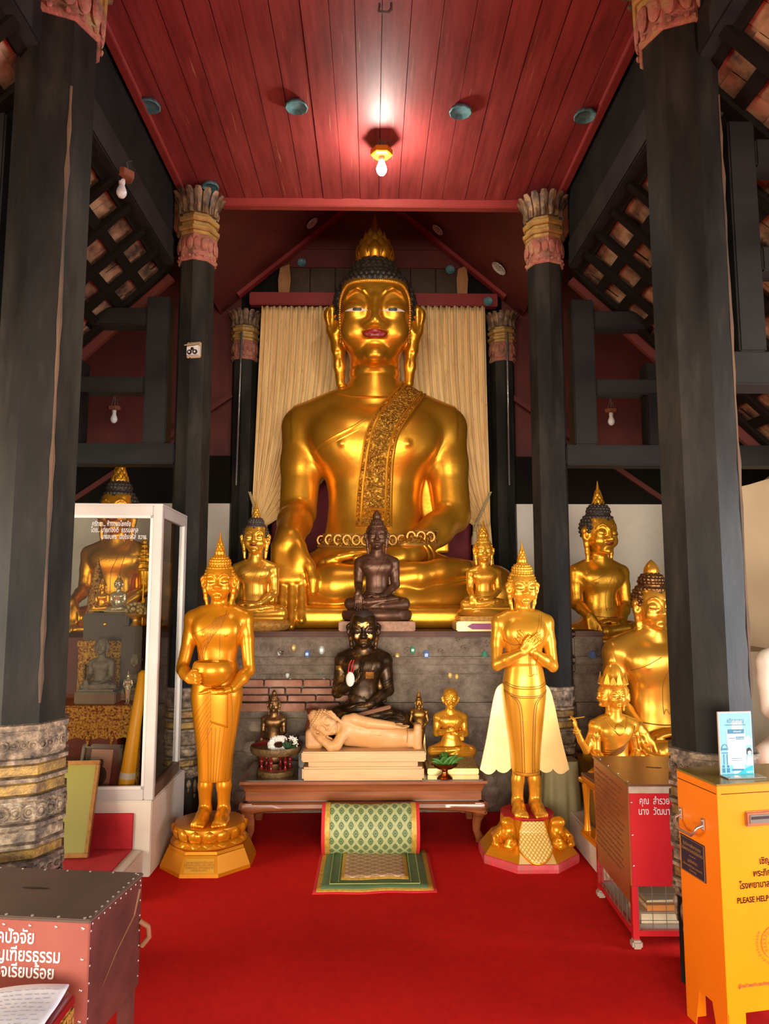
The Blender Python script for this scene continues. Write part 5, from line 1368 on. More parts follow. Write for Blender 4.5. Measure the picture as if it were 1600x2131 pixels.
for q in ((-.045, -.0, .085), (-.02, -.02, .10), (.02, -.01, .09), (.06, -.02, .065), (.03, -.03, .05), (-.03, -.03, .03), (.075, 0, .03), (0, -.01, .075)): leaf(mb, (0, 0, .0), q, .011)
mb.build('leaves', M['leaf_dark'], t)
mb = MB()
for q in ((.02, .01, .095), (.045, 0, .088), (.05, .0, .06)):
    for k in range(6): a = k*1.05; leaf(mb, q, (q[0]+.022*math.cos(a), q[1]-.01, q[2]+.022*math.sin(a)), .005)
mb.build('blossoms', M['flower_white'], t)
# reclining wooden statue on three slabs
px0, px1 = P(630, 1610, 4.86).x, P(881, 1610, 4.86).x; W = px1-px0
t = thing('reclining_statue', 'pale carved wooden reclining statue with its head on its hand, on stacked wooden slabs', 'statue', (px0, 4.815, TZ))
mb = MB(); mb.box((W/2, .10, .042), (W, .25, .084), bev=.012); mb.build('base_slab', M['pale_wood'], t)
mb = MB(); mb.box((W/2, .10, .10), (W*.90, .22, .04), bev=.006); mb.build('waist_slab', M['pale_wood'], t)
mb = MB(); mb.box((W/2+.004, .10, .150), (W*1.02, .26, .064), bev=.008); mb.build('top_slab', M['pale_wood'], t)
F = Field((-.02, -.12, .15), (W+.03, .24, .50), .0042); F.push(None, (0, .08, .18)); k = W/.81
hc = (.145*k, -.02, .165); hr = rotm(0, -58, 0) @ rotm(0, 0, 0)
F.chain([(.235*k, .02, .125, .045), (.30*k, .03, .125, .078), (.40*k, .03, .105, .072), (.50*k, .03, .098, .076), (.62*k, .03, .080, .062), (.74*k, .03, .070, .048)], k=.02)
F.chain([(.30*k, .04, .06, .05), (.48*k, .035, .05, .055), (.72*k, .03, .045, .045)], k=.03)
F.chain([(.205*k, .0, .14, .036), (.26*k, .02, .125, .045)], k=.02)
F.chain([(.29*k, .0, .18, .038), (.34*k, -.01, .190, .038), (.44*k, -.03, .170, .034), (.60*k, -.05, .155, .026)], k=.012, joint=.01)      # upper arm along the side
sculpt_hand(F, (.60*k, -.05, .155), (1, -.02, -.12), (0, .2, -1), .11, 1, curl=4, spread=.2)
F.chain([(.27*k, -.03, .10, .036), (.225*k, -.06, .036, .034), (.19*k, -.075, .028, .032)], k=.02); F.chain([(.19*k, -.075, .03, .031), (.115*k, -.04, .075, .026), (.060*k, .0, .125, .021)], k=.008, joint=.01)   # propping arm
sculpt_hand(F, (.058*k, .0, .125), (-.15, .25, .95), (.9, .1, .2), .10, -1, curl=10, spread=.2)
F.box((.07*k, .05, .06), (.058, .07, .065), .03, k=.01)          # pillow
F.box((.775*k, .02, .075), (.026, .055, .085), .02, k=.012); F.box((.74*k, .02, .06), (.04, .05, .05), .02, k=.02)
for i in range(5): F.groove([(.34*k+.02*i, -.055, .13-.02*i), (.48*k, -.05, .09-.015*i), (.70*k, -.03, .075-.012*i)], .003)
sculpt_head(F, hc, .185, hr)
F.pop(); b = F.build('body', M['carved_wood'], t)
hf = hair_field((hc[0], hc[1]+.08, hc[2]+.18), .185, .0042, rot=hr, rc_=.05, rows=9, bun_r=.16); hf.build('hair', M['carved_wood'], t)
S = Skin(b); mb = MB(); S.patch(mb, lambda u: .305, lambda u: .270, .236*k, .252*k, .002, 4, 5); link('gold_leaf_square', mb.mesh('gold_leaf_square'), M['gem_amber'], t)
mb = MB(); S.line(mb, [(.70*k, .33), (.705*k, .28), (.70*k, .22)], .0015, .0005); link('hem_line', mb.mesh('hem_line'), M['wear_tan'], t)
# copper bowl with leaves
p = P(925, 1610, 4.86); t = thing('footed_bowl', 'small copper footed bowl holding green leaves, front right on the table', 'bowl', (p.x, 4.845, TZ))
mb = MB(); mb.lathe([(.048, 0), (.050, .006), (.040, .016), (.022, .030), (.018, .048), (.024, .056), (.055, .066), (.080, .082), (.090, .098), (.086, .10), (.060, .084), (.02, .072)], 36, fn=lambda a, z: 1+(.045*math.cos(a*14) if z > .06 or z < .02 else 0)); mb.build('bowl', M['copper'], t, 50)
lv = thing('leaf_bunch', 'fresh green leaf bunch in the copper bowl before the old monk', 'leaves', (p.x, 4.845, TZ+.085)); mb = MB(); rl = random.Random(4)
for k in range(26):
    a = rl.uniform(0, 6.28); e = rl.uniform(.2, 1.1); L = rl.uniform(.05, .105); b0 = (rl.uniform(-.04, .04), rl.uniform(-.03, .03), 0)
    leaf(mb, b0, (b0[0]+math.cos(a)*math.cos(e)*L*1.15, b0[1]+math.sin(a)*math.cos(e)*L, math.sin(e)*L), .010, (0, 0, .008))
mb.build('leaves', M['leaf_green'], lv)
# red vase on a block
p = P(646, 1500, 5.22); zv = P(646, 1528, 5.22).z
t = thing('stand_block', 'dark wooden block under the red vase behind the reclining head', 'block', (p.x-.01, 5.22, TZ)); mb = MB(); mb.box((0, 0, (zv-TZ)/2), (.13, .13, zv-TZ), bev=.006); mb.build('block', M['dark_wood'], t)
t = thing('vase', 'slim glossy red-brown vase standing behind the head of the reclining statue', 'vase', (p.x, 5.22, zv)); mb = MB()
mb.lathe([(.026, 0), (.030, .004), (.040, .03), (.040, .05), (.030, .085), (.020, .115), (.019, .135), (.026, .155), (.038, .172), (.036, .174), (.022, .156), (.015, .13)], 28); mb.build('vase_body', M['vase_red'], t, 50)
mb = MB(); mb.lathe([(.028, -.0), (.031, .004), (.029, .014), (.027, .014)], 28); mb.build('dark_foot', M['ink'], t)
# pink bottle on the altar
p = P(1034, 1290, 5.50); t = thing('drink_bottle', 'small pink drink bottle on the altar edge beside the small golden statue', 'bottle', (p.x, 5.46, Z_ALT)); mb = MB()
mb.lathe([(.022, 0), (.026, .006), (.026, .10), (.022, .125), (.012, .145), (.011, .158)], 20); mb.build('bottle_body', M['bottle_pink'], t, 50)
mb = MB(); mb.lathe([(.0268, .04), (.0268, .085)], 20, cap=False); mb.build('label', M['label_white'], t, 50); mb = MB(); mb.lathe([(.013, .155), (.013, .178), (.001, .178)], 16); mb.build('cap', M['gem_amber'], t, 50)
# ------------------------------------------------------------------ rug: flat mat and the rolled brocade
mx0, mx1 = PZ(650, 1858, .006).x, PZ(910, 1858, .006).x; y0 = PZ(780, 1859, .006).y; y1 = 4.66
t = thing('prayer_mat', 'green bordered prayer mat with rose centre lying flat on the red carpet', 'mat', ((mx0+mx1)/2, y0, 0)); hw = (mx1-mx0)/2; L = y1-y0
def mat_layer(name, m, inx, iny, z, zt, uv=None, iny1=0.0):
    mb = MB()
    def fn(u, v):
        x = (-hw+inx)+(2*hw-2*inx)*u; y = iny+(L-iny-iny1)*v
        return (x, y, z+zt+.003*math.sin(x*9+y*4)+.002*math.sin(x*23))
    nu = 16; mb.grid(fn, nu, 10); me = mb.mesh(name, False)
    if uv:
        ul = me.uv_layers.new(name='uv')
        for l in me.loops: c = me.vertices[l.vertex_index].co; ul.data[l.index].uv = (c.x, c.y)
    o = link(name, me, M[m], t); so = o.modifiers.new('s', 'SOLIDIFY'); so.thickness = .004; so.offset = -1; return o
mat_layer('red_edge', 'rug_red', 0, 0, .0, .008); mat_layer('gold_border', 'rug_gold', .018, .022, .0, .0105); mat_layer('green_border', 'rug_green', .042, .05, .0, .013)
mat_layer('inner_gold_border', 'rug_gold', hw*.43, .165, 0, .0155); mat_layer('rose_centre', 'brocade_rose', hw*.43+.02, .19, 0, .018, True)
mb = MB()
for s in (-1, 1):
    x = s*(hw-.085); mb.tube([(x, .02+.095, .017), (x, L, .017)], .0025, 5); x = s*(hw*.60); mb.tube([(x, .13, .017), (x, L, .017)], .002, 5)
mb.tube([(-hw+.085, .10, .017), (hw-.085, .10, .017)], .0025, 5); mb.build('stitch_line', M['rug_line'], t)
rx0, rx1 = P(668, 1780, 4.52).x, P(874, 1780, 4.52).x; RH = .30; RC = 4.625
t = thing('rolled_rug', 'rolled green and gold brocade rug with red edges in front of the table', 'rug', ((rx0+rx1)/2, RC, 0)); hw2 = (rx1-rx0)/2
def roll(name, m, xa, xb, lift, uv=False, sag=True):
    mb = MB(); nu, nv = 18, 34
    def fn(u, v):
        x = xa+(xb-xa)*u; a = R(-105)+R(372)*v; rr = .105-.028*max(0, v-.75)+lift
        cr = 1+.03*math.sin(x*13+v*9)+.02*math.sin(v*31)
        return (x, -math.cos(a)*rr*cr*1.05, .153+math.sin(a)*(rr*1.34)*cr+.0)
    mb.grid(fn, nu, nv); me = mb.mesh(name, False)
    if uv:
        ul = me.uv_layers.new(name='uv')
        for l in me.loops: i = l.vertex_index; ul.data[l.index].uv = (me.vertices[i].co.x, (i//(nu+1))/nv*.75)
    o = link(name, me, M[m], t); so = o.modifiers.new('s', 'SOLIDIFY'); so.thickness = .008; so.offset = -1; return o
roll('brocade_field', 'brocade_green', -hw2+.045, hw2-.045, .004, True)
for s in (-1, 1):
    xs = sorted((s*(hw2-.050), s*(hw2-.018))); roll('gold_border', 'rug_gold', xs[0], xs[1], .006)
    xs = sorted((s*(hw2-.020), s*hw2)); roll('red_edge', 'rug_red', xs[0], xs[1], .008)
# ------------------------------------------------------------------ curtains
def curtain(s, label):
    x0 = P(543 if s < 0 else 1013, 640, 7.22).x; xin = P(779, 640, 7.22).x+s*.02; ztop = P(545 if s < 0 else 1010, 633, 7.22).z
    tie = P(538 if s < 0 else 990, 1092, 7.22); zt = tie.z
    xo_t = P(521 if s < 0 else 1021, 1060, 7.22).x; xi_t = P(556 if s < 0 else 985, 1100, 7.22).x; zb = P(530, 1215, 7.22).z
    xo_b = P(508 if s < 0 else 1033, 1200, 7.22).x; xi_b = P(545 if s < 0 else 985, 1150, 7.22).x
    t = thing('curtain', label, 'curtain', (0, 7.29, 0), group='cream curtains behind the giant statue')
    mb = MB(); nu = 150
    def fn(u, v):
        z = ztop+(zt-ztop)*v-.10*u*(v**6)*0
        g = v**2.6; xa = x0+(xo_t-x0)*v; xb = xin+(xi_t-xin)*g*(.35+.65*v)
        f = 1-(1-u)**(1+.5*v) if False else u
        x = xa+(xb-xa)*f
        ph = u*2*math.pi*17+1.2*math.sin(u*9+s)+.6*math.sin(u*31)
        amp = .020*(1-.35*v)+.006*math.sin(u*50)
        zz = z+(.30*(v**1.5)*(1-v)*u*0)-(.0)+ .16*(u-.5)*max(0, v-.6)*(1 if v < 1 else 1)*-0.0
        return (x, amp*math.sin(ph)+.012*math.sin(ph*2+v*3)-.03*v*u, zz+(.22*u*(1-v)*v*v*-1.0))
    mb.grid(fn, nu, 36); o = link('upper_drape', mb.mesh('upper_drape', False), M['curtain_cream'], t); so = o.modifiers.new('s', 'SOLIDIFY'); so.thickness = .006
    mb = MB()
    def fn2(u, v):
        xa = xo_t+(xo_b-xo_t)*v; xb = xi_t+(xi_b-xi_t)*math.sin(v*math.pi/2)**.7; return (xa+(xb-xa)*u, .025*math.sin(u*2*math.pi*6+v)-.01, zt+.02+(zb-zt-.02)*v)
    mb.grid(fn2, 60, 10); o = link('lower_drape', mb.mesh('lower_drape', False), M['curtain_cream'], t); so = o.modifiers.new('s', 'SOLIDIFY'); so.thickness = .006
    c = empty('tie_back', (0, -.10, 0)); c.parent = t
    a = P(517 if s < 0 else 1023, 1022, 7.12); b_ = P(537 if s < 0 else 994, 1086, 7.12); e = P(541 if s < 0 else 989, 1108, 7.12); mb = MB()
    def tw(off): return [Vector((a.x+(b_.x-a.x)*f+.010*math.cos(f*60+off), .010*math.sin(f*60+off), a.z+(b_.z-a.z)*f)) for f in [i/60 for i in range(61)]]
    mb.tube(tw(0), .007, 5); mb.tube(tw(math.pi), .007, 5); mb.tube([(b_.x, 0, b_.z), (e.x, -.01, e.z)], .012, 6); mb.build('cord', M['cord_gold'], c, 60)
    mb = MB(); mb.lathe([(.014, .05), (.024, .04), (.020, .02), (.034, -.02), (.036, -.09), (.001, -.09)], 12, c=(e.x, -.02, e.z-.03)); mb.build('tassel', M['cord_gold'], c, True)
curtain(-1, 'cream pleated curtain on the left behind the giant statue, tied back'); curtain(1, 'cream pleated curtain on the right behind the giant statue, tied back')
mb = MB(); zb0, zb1 = Z_ALT+.02, P(780, 900, 7.3).z
mb.grid(lambda u, v: (-1.02+2.04*u, 7.37+.010*math.sin(u*37)+.008*math.sin(v*9+u*13), zb0+(zb1-zb0)*v), 60, 14); o = link('backdrop_drape', mb.mesh('backdrop_drape', False), M['cloth_burgundy']); tag(o, 'dark burgundy cloth hanging low behind the giant statue between the curtains', 'cloth'); so = o.modifiers.new('s', 'SOLIDIFY'); so.thickness = .006
# ------------------------------------------------------------------ lamps
def lamp(px, py, D, label, top, lit=False, r=.03, mount=.075, name='pendant_lamp'):
    p = P(px, py, D); t = thing(name, label, 'lamp', p, group='bare bulb lamps')
    mb = MB(); mb.lathe([(.001, -r*1.25), (r*.55, -r*1.08), (r*.92, -r*.5), (r, 0), (r*.88, r*.55), (r*.6, r*1.2), (r*.5, r*1.7)], 20)
    mb.build('bulb', M['bulb_lit' if lit else 'bulb_white'], t, True)
    mb = MB(); mb.lathe([(r*.52, r*1.6), (r*.6, r*1.75), (r*.6, r*2.7)], 14); mb.build('socket', M['label_white' if not lit else 'terra_mount'], t, 50)
    if mount:
        mb = MB(); mb.lathe([(mount*.9, r*2.6), (mount, r*2.8), (mount, r*2.6+mount*.55), (mount*.9, r*2.6+mount*.62)], 6, rot=Matrix.Rotation(R(6), 3, 'X')); mb.build('hexagonal_mount', M['terra_mount' if not lit else 'paint_gold'], t)
    zt = top-p.z; mb = MB(); z0 = r*2.6+(mount*.6 if mount else 0)
    mb.tube([(0, 0, z0), (.004, 0, z0+(zt-z0)*.5), (0, 0, zt)], .004, 6)
    if mount: mb.tube([(-mount*.5, 0, z0), (-.01, 0, z0+.08), (.0, 0, z0+.10)], .003, 5); mb.tube([(mount*.5, 0, z0), (.02, .01, z0+.07), (.055, .0, z0+.075)], .003, 5)
    mb.build('cable', M['cable_grey'], t, 60); return t
lamp(794, 352, 4.55, 'lit bare bulb hanging from the red plank ceiling before the giant statue', ZC+.01, True, r=.034, mount=.075)
rz_ = lambda px, py, D: 4.02-.95*(abs(P(px, py, D).x)-1.5)
lamp(253, 400, 4.05, 'unlit bulb under a hexagonal clay mount, upper left beside the ceiling plate', P(253, 335, 4.05).z)
lamp(1281, 437, 4.35, 'unlit bulb under a hexagonal clay mount, upper right beside the ceiling plate', P(1281, 368, 4.35).z)
lamp(237, 872, 6.6, 'small unlit bulb before the dark red boards on the left, under the middle beam', P(237, 820, 6.6).z, r=.032, mount=.06)
lamp(1272, 877, 6.6, 'small unlit bulb before the dark red boards on the right, under the middle beam', P(1272, 828, 6.6).z, r=.032, mount=.06)
# floodlight camera on the inner left pillar
p = P(401, 726, D2-.16); t = thing('security_camera', 'white square security camera with twin lenses high on the inner left pillar', 'camera', (p.x+.005, D2-.118, p.z), rz=R(-12)); w = .054
mb = MB(); mb.box((0, -.012, 0), (2*w, .022, 2.15*w), bev=.006); mb.build('back_plate', M['cam_tan'], t)
mb = MB(); mb.prism([(-w*.62, w*.2), (w*.95, w*.35), (w*.95, -w*.9), (-w*.62, -w*.9)], -.06, -.022); mb.build('housing', M['cam_white'], t)
mb = MB(); mb.add([(-w*.75, -.085, w*.35), (w*1.05, -.085, w*.45), (w*.9, -.02, w*1.0), (-w*.6, -.02, w*.95), (-w*.75, -.085, w*.22), (w*1.05, -.085, w*.32), (w*.9, -.02, w*.9), (-w*.6, -.02, w*.85)], [(0, 1, 2, 3), (4, 7, 6, 5), (0, 4, 5, 1), (1, 5, 6, 2), (2, 6, 7, 3), (3, 7, 4, 0)]); mb.build('hood', M['cam_tan'], t)
for x, z, r in ((-.2, -.55, .018), (.58, -.55, .018), (.18, -.12, .012)):
    mb = MB(); mb.lathe([(r, 0), (r, .008), (r*.6, .010), (.001, .008)], 18, c=(x*w, -.058, z*w), rot=Matrix.Rotation(R(90), 3, 'X')); o = mb.build('lens', M['ink'], t, 50)
    if r > .015: mb = MB(); mb.box((x*w, -.0685, z*w), (.011, .003, .013)); mb.build('led_chip', M['cam_white'], o)
# ------------------------------------------------------------------ porcelain roundels on the boards
def dish(px, py, pt, normal, r, label, kind='celadon', up=None):
    t = thing('porcelain_dish', label, 'dish', pt, group='porcelain dishes set in the ceiling boards'); t.rotation_euler = Vector(normal).to_track_quat('Z', 'Y').to_euler()
    mb = MB()
    if kind == 'celadon':
        mb.lathe([(r*.45, 0), (r*.9, .012), (r, .03), (r*.92, .034), (r*.62, .024), (r*.5, .02)], 48, fn=lambda a, z: 1+(.07*abs(math.cos(a*5)) if z > .01 else 0)); mb.build('rim', M['celadon'], t, 50)
        mb = MB(); mb.lathe([(r*.56, .020), (r*.5, .016), (.001, .014)], 32, cap=False); mb.build('well', M['celadon_core'], t, 50)
    else:
        mb.lathe([(r*.5, 0), (r, .022), (r*.97, .028), (r*.66, .016), (r*.6, .014)], 40); mb.build('rim', M['plate_white'], t, 50); mb = MB(); mb.lathe([(r*.62, .0155), (.001, .014)], 40, cap=False); mb.build('painted_well', mat('plate_well', (.55, .52, .44), .3, var=[(.4, (.12, .10, .09)), (.55, (.6, .57, .48))], vscale=90) if 'plate_well' not in M else M['plate_well'], t, 50)
    return t
for px, py, w_ in ((310, 213, 'leftmost green scalloped dish in the row across the red plank ceiling'), (617, 215, 'green scalloped dish on the red plank ceiling, left of the lit bulb'), (958, 225, 'green scalloped dish on the red plank ceiling, right of the lit bulb'), (1227, 234, 'rightmost green scalloped dish in the row across the red plank ceiling'), (438, 382, 'green scalloped dish at the ceiling corner just above the inner left pillar capital')):
    dish(px, py, PZ(px, py, ZC+.002)+Vector((-.03 if px > 1200 else 0, 0, 0)), (0, 0, -1), .068 if py < 300 else .06, w_)
for px, py, r, w_ in ((627, 541, .045, 'green dish on the red gable boards left of the giant head'), (938, 556, .048, 'green dish on the red gable boards right of the giant head'), (1015, 628, .048, 'green dish at the lower right end of the gable beam')):
    q = P(px, py, 7.32 if py < 600 else 7.29); dish(px, py, (q.x, 7.405 if py < 600 else 7.305, q.z), (0, -1, 0), r, w_)
def slope_pt(px, py, s):
    """where the sight line meets the sloping red board"""
    d = P(px, py, 1.0)-CAM; a = G1.z+(0-G1.x)*sl     # z = a - sl*|x|
    tt = (a-CAM.z)/(d.z+sl*abs(d.x)); return CAM+d*tt
nrm = Vector((0, 0, 0))
for px, py, r, w_, kd in ((1041, 555, .085, 'white painted plate on the sloping red board beside the inner right pillar', 'plate'), (914, 475, .07, 'dim painted plate on the right slope above the giant head', 'plate'), (646, 461, .07, 'dim painted plate on the left slope above the giant head', 'plate')):
    s = 1 if px > 773 else -1; q = slope_pt(px, py, s); n_ = Vector((-s*sl, 0, -1)).normalized(); dish(px, py, q+n_*.002, n_, r, w_, kd)
mb = MB(); q = PZ(802, 8, ZC-.01); mb.tube([q+Vector((-.03, 0, 0)), q+Vector((-.035, -.01, -.05)), q+Vector((.01, -.02, -.065)), q+Vector((.03, 0, -.03)), q+Vector((.03, 0, .005))], .007, 6); o = mb.build('ceiling_hook', M['cable_grey'], None, 60); tag(o, 'dark iron hook in the red ceiling at the top edge', 'hook')
# bright metal tube strips beside the back pillars
for s, px, w_ in ((-1, 497, 'left'), (1, 1057, 'right')):
    a, b_ = P(px+ (6 if s < 0 else -2), 690, 7.22), P(px-(6 if s < 0 else -3), 1010, 7.22); mb = MB(); mb.tube([a, (a+b_)/2, b_], .012, 8); o = mb.build('cable_conduit', M['tube_metal'], None, 60); tag(o, 'thin shiny conduit running down beside the %s back pillar' % w_, 'conduit')
# ------------------------------------------------------------------ glass case on its plinth
CX1 = -1.262; CX0 = -2.75; CY0, CY1 = 4.30, 5.0; CZ0 = P(305, 1665, 4.3).z; CZ1 = P(338, 1052, 4.3).z
t = thing('case_plinth', 'white plinth with a red carpeted step below the glass case', 'plinth', ((CX0+CX1)/2, (CY0+CY1)/2, 0)); w = CX1-CX0+.03; d = CY1-CY0+.03
mb = MB(); mb.box((0, 0, CZ0/2), (w, d, CZ0), bev=.006); mb.build('body', M['plaster_white'], t)
mb = MB(); zs = .15; mb.box((-.02, -d/2-.20, zs/2), (w-.04, .40, zs), bev=.008); mb.build('step', M['plaster_white'], t)
mb = MB(); mb.box((-.05, -d/2-.20, zs+.004), (w-.10, .40, .010), bev=.003); mb.box((-.05, -d/2-.006, zs+.10), (w-.10, .012, .20), bev=.003); mb.build('step_carpet', M['carpet_step'], t)
t = thing('glass_case', 'tall white-framed glass display case with white lettering, left of the nave', 'case', ((CX0+CX1)/2, (CY0+CY1)/2-.03, CZ0), R(2.6)); w = CX1-CX0; d = CY1-CY0; h = CZ1-CZ0; fw = .055
mb = MB()
for sx in (-1, 1): mb.box((sx*(w/2-fw/2), -d/2+.02, h/2), (fw, .045, h), bev=.004)
mb.box((0, -d/2+.02, h-.03), (w-2*fw, .045, .06), bev=.004); mb.box((0, -d/2+.02, .03), (w-2*fw, .045, .06), bev=.004); mb.build('front_frame', M['frame_white'], t)
mb = MB()
for sx in (-1, 1):
    x = sx*(w/2-.018); mb = MB(); mb.box((x, .0, h-.035), (.036, d-.05, .07), bev=.004); mb.box((x, d/2-.02, h/2), (.036, .04, h), bev=.004); mb.build('side_frame', M['frame_white'], t)
mb = MB(); mb.box((w/2-.018, 0, .035), (.040, d-.05, .07), bev=.004); mb.build('brown_sill', M['frame_brown'], t)
mb = MB(); mb.box((0, 0, h+.004), (w, d, .012)); mb.build('roof_panel', M['frame_white'], t)
mb = MB(); z0, z1 = .06, h-.06
for x in (-w/2+fw+.008, w/2-fw-.008): mb.box((x, -d/2+.012, (z0+z1)/2), (.016, .025, z1-z0))
for z in (z0+.008, z1-.008): mb.box((0, -d/2+.012, z), (w-2*fw, .025, .016))
mb.box((w/2-.012, d/2-.055, h/2), (.022, .03, h-.1)); mb.build('pane_trim', M['frame_alu'], t)
mb = MB(); mb.add([(-w/2+fw, -d/2+.02, z0), (w/2-fw, -d/2+.02, z0), (w/2-fw, -d/2+.02, z1), (-w/2+fw, -d/2+.02, z1)], [(0, 1, 2, 3)]); pane = mb.build('front_pane', M['case_glass'], t)
mb = MB(); mb.add([(w/2-.018, -d/2+.03, .07), (w/2-.018, d/2-.03, .07), (w/2-.018, d/2-.03, h-.07), (w/2-.018, -d/2+.03, h-.07)], [(0, 1, 2, 3)]); mb.build('side_pane', M['case_glass'], t)
mb = MB(); mb.box((0, 0, .006), (w-.02, d-.02, .012)); mb.build('case_floor', M['dark_wood'], t)
def on_pane(px, py): q = P(px, py, CY0+.0); return (q.x-t.location.x, -d/2+.016, q.z-t.location.z)
text('ศรัทธา... ห้างทองโชคชัย', .040, on_pane(186, 1090), (R(90), 0, 0), 'sign_white', pane, 'lettering', 'LEFT', width=.225, bold=.0006)
text('โดย.. นายทองดี  ธรรมสกุล', .040, on_pane(184, 1103), (R(90), 0, 0), 'sign_white', pane, 'lettering', 'LEFT', width=.275, bold=.0006)
text('นางสมพร  เฮงธีระจรัส  ถวาย.', .040, on_pane(205, 1117), (R(90), 0, 0), 'sign_white', pane, 'lettering', 'LEFT', width=.265, bold=.0006)
# what stands inside the case
GF = CZ0+.012
def in_case(px, D): return P(px, 1500, D).x
def carved_table(px, D, zt, wid, dep, label, z0, fringe=True, name='carved_altar_table'):
    q = thing(name, label, 'table', (in_case(px, D), D, z0)); hh = zt-z0
    mb = MB(); mb.box((0, 0, hh-.02), (wid, dep, .04), bev=.006); mb.box((0, 0, hh-.06), (wid*.95, dep*.95, .04), bev=.006); mb.build('top', M['gilt_red'], q)
    mb = MB(); mb.box((0, -dep/2+.02, hh-.115), (wid*.93, .02, .07), bev=.004)
    if fringe:
        n = max(3, int(wid/.13)); uw = wid*.9/n
        for i in range(n):
            x = -wid*.45+uw*(i+.5); mb.prism([(x-uw*.48, hh-.145), (x-uw*.3, hh-.20), (x, hh-.185), (x+uw*.3, hh-.20), (x+uw*.48, hh-.145)], -dep/2+.012, -dep/2+.028); mb.prism([(x+uw*.5-.022, hh-.16), (x+uw*.5, hh-.24), (x+uw*.5+.022, hh-.16)], -dep/2+.008, -dep/2+.024)
    mb.build('apron', M['gilt_red'], q)
    for sx in (-1, 1):
        for sy in (-1, 1): mb = MB(); mb.box((sx*(wid/2-.03), sy*(dep/2-.03), (hh-.08)/2), (.045, .045, hh-.08), bev=.006); mb.build('leg', M['gilt_red'], q)
    return q
zt1 = P(215, 1460, 4.62).z; carved_table(205, 4.62, zt1, .62, .34, 'gilded altar table with pointed fringe low inside the glass case', GF)
zt2 = P(215, 1332, 4.78).z; carved_table(214, 4.80, zt2, .30, .20, 'small gilded table on legs inside the glass case, under the dark chest', zt1, False, 'gilded_stand')
q = thing('wooden_chest', 'dark wooden chest with a gold stud on the gilded stand in the case', 'chest', (in_case(222, 4.8), 4.80, zt2)); zc2 = P(222, 1275, 4.78).z
mb = MB(); mb.box((0, 0, (zc2-zt2)/2), (.29, .18, zc2-zt2), bev=.012); mb.build('chest_body', M['dark_wood'], q); mb = MB(); mb.sphere((-.005, -.093, (zc2-zt2)*.6), .012, 10, 7, (1, .5, 1)); mb.build('stud', M['small_gold'], q, True)
seated('seated_statue', 'tiny golden seated statue on the dark chest inside the glass case', (in_case(202, 4.8), 4.80, zc2+.012), .058, 'small_gold', 'small_gold', h=.055, sash=False, eyes=False, finial=(.55, .17, 3))
seated('seated_statue', 'tiny iridescent seated statue beside the golden one on the case chest', (in_case(236, 4.8), 4.80, zc2+.006), .066, 'crystal', 'small_gold', h=.055, sash=False, eyes=False, finial=(.5, .15, 3), pose='dhyana')
seated('seated_statue', 'grey stone seated statue at the front of the gilded case table', (in_case(206, 4.6), 4.60, zt1+.075), .098, 'stone_grey', 'stone_grey', h=.045, sash=False, eyes=False, finial=None, bun=False); pl_ = [o for o in C.objects if o.name.startswith('seated_statue')][-1]; pl_ = bpy.data.objects[sorted([o.name for o in C.objects if o.name.startswith('seated_statue')])[-1]]
def slabthing(name, label, cat, c, size, m, bev=.006): mb = MB(); mb.box((0, 0, size[2]/2), size, bev=bev); o = mb.build(name, M[m]); o.location = c; return tag(o, label, cat)
slabthing('stone_base', 'grey slab base under the stone statue in the case', 'base', (in_case(206, 4.6), 4.60, zt1), (.25, .18, .072), 'stone_grey')
seated('seated_statue', 'grey seated statue behind the candle inside the glass case', (in_case(278, 4.68), 4.68, zt1+.01), .088, 'stone_grey', 'stone_grey', h=.05, sash=False, eyes=False, finial=None, bun=False)
st, sb = standing('child_statue', 'small pale gilded standing child figure on the case table', (in_case(266, 4.56), 4.54, zt1), .115, 'crystal', 'lap', .018, None, eyes=False)
o = thing('spire_ornament', 'conical beaded golden spire at the back of the glass case', 'ornament', (in_case(190, 4.9), 4.90, zt1)); zsp = P(190, 1160, 4.9).z-zt1
mb = MB(); mb.lathe([(.07, 0), (.07, zsp*.55), (.062, zsp*.62), (.05, zsp*.74), (.03, zsp*.88), (.001, zsp)], 20, fn=lambda a, z: 1+.05*math.cos(a*10)*math.sin(z*90)); mb.build('spire', M['gilt_red'], o, True)
o = thing('tiered_parasol', 'tiered golden ceremonial parasol inside the glass case', 'parasol', (in_case(288, 4.84), 4.84, zt1)); zp = [P(288, y, 4.84).z-zt1 for y in (1188, 1174, 1161, 1149, 1139, 1131, 1118)]
mb = MB(); mb.tube([(0, 0, 0), (0, 0, zp[-1])], .006, 8); mb.build('pole', M['small_gold'], o)
for i in range(6): mb = MB(); rr = .058*(1-.135*i); mb.lathe([(rr, zp[i]), (rr*.97, zp[i]+.014), (rr*.4, zp[i]+.020), (.004, zp[i]+.024)], 22, fn=lambda a, z: 1+.04*math.cos(a*11)); mb.build('tier', M['small_gold'], o, 50)
o = thing('flower_arrangement', 'gilded flower arrangement in a bowl below the parasol in the case', 'flowers', (in_case(272, 4.7), 4.72, P(272, 1302, 4.72).z)); rf = random.Random(8)
mb = MB(); mb.lathe([(.035, 0), (.02, .02), (.02, .04), (.06, .065), (.066, .08)], 20); mb.build('bowl', M['small_gold'], o, 50); mb = MB()
for i in range(60): a = rf.uniform(0, 6.28); e = rf.uniform(-.1, 1.5); rr = .065; mb.sphere((rr*math.cos(a)*math.cos(e), rr*math.sin(a)*math.cos(e), .085+.055*math.sin(e)), .014, 6, 5)
mb.build('blooms', M['flower_mix'], o, 60)
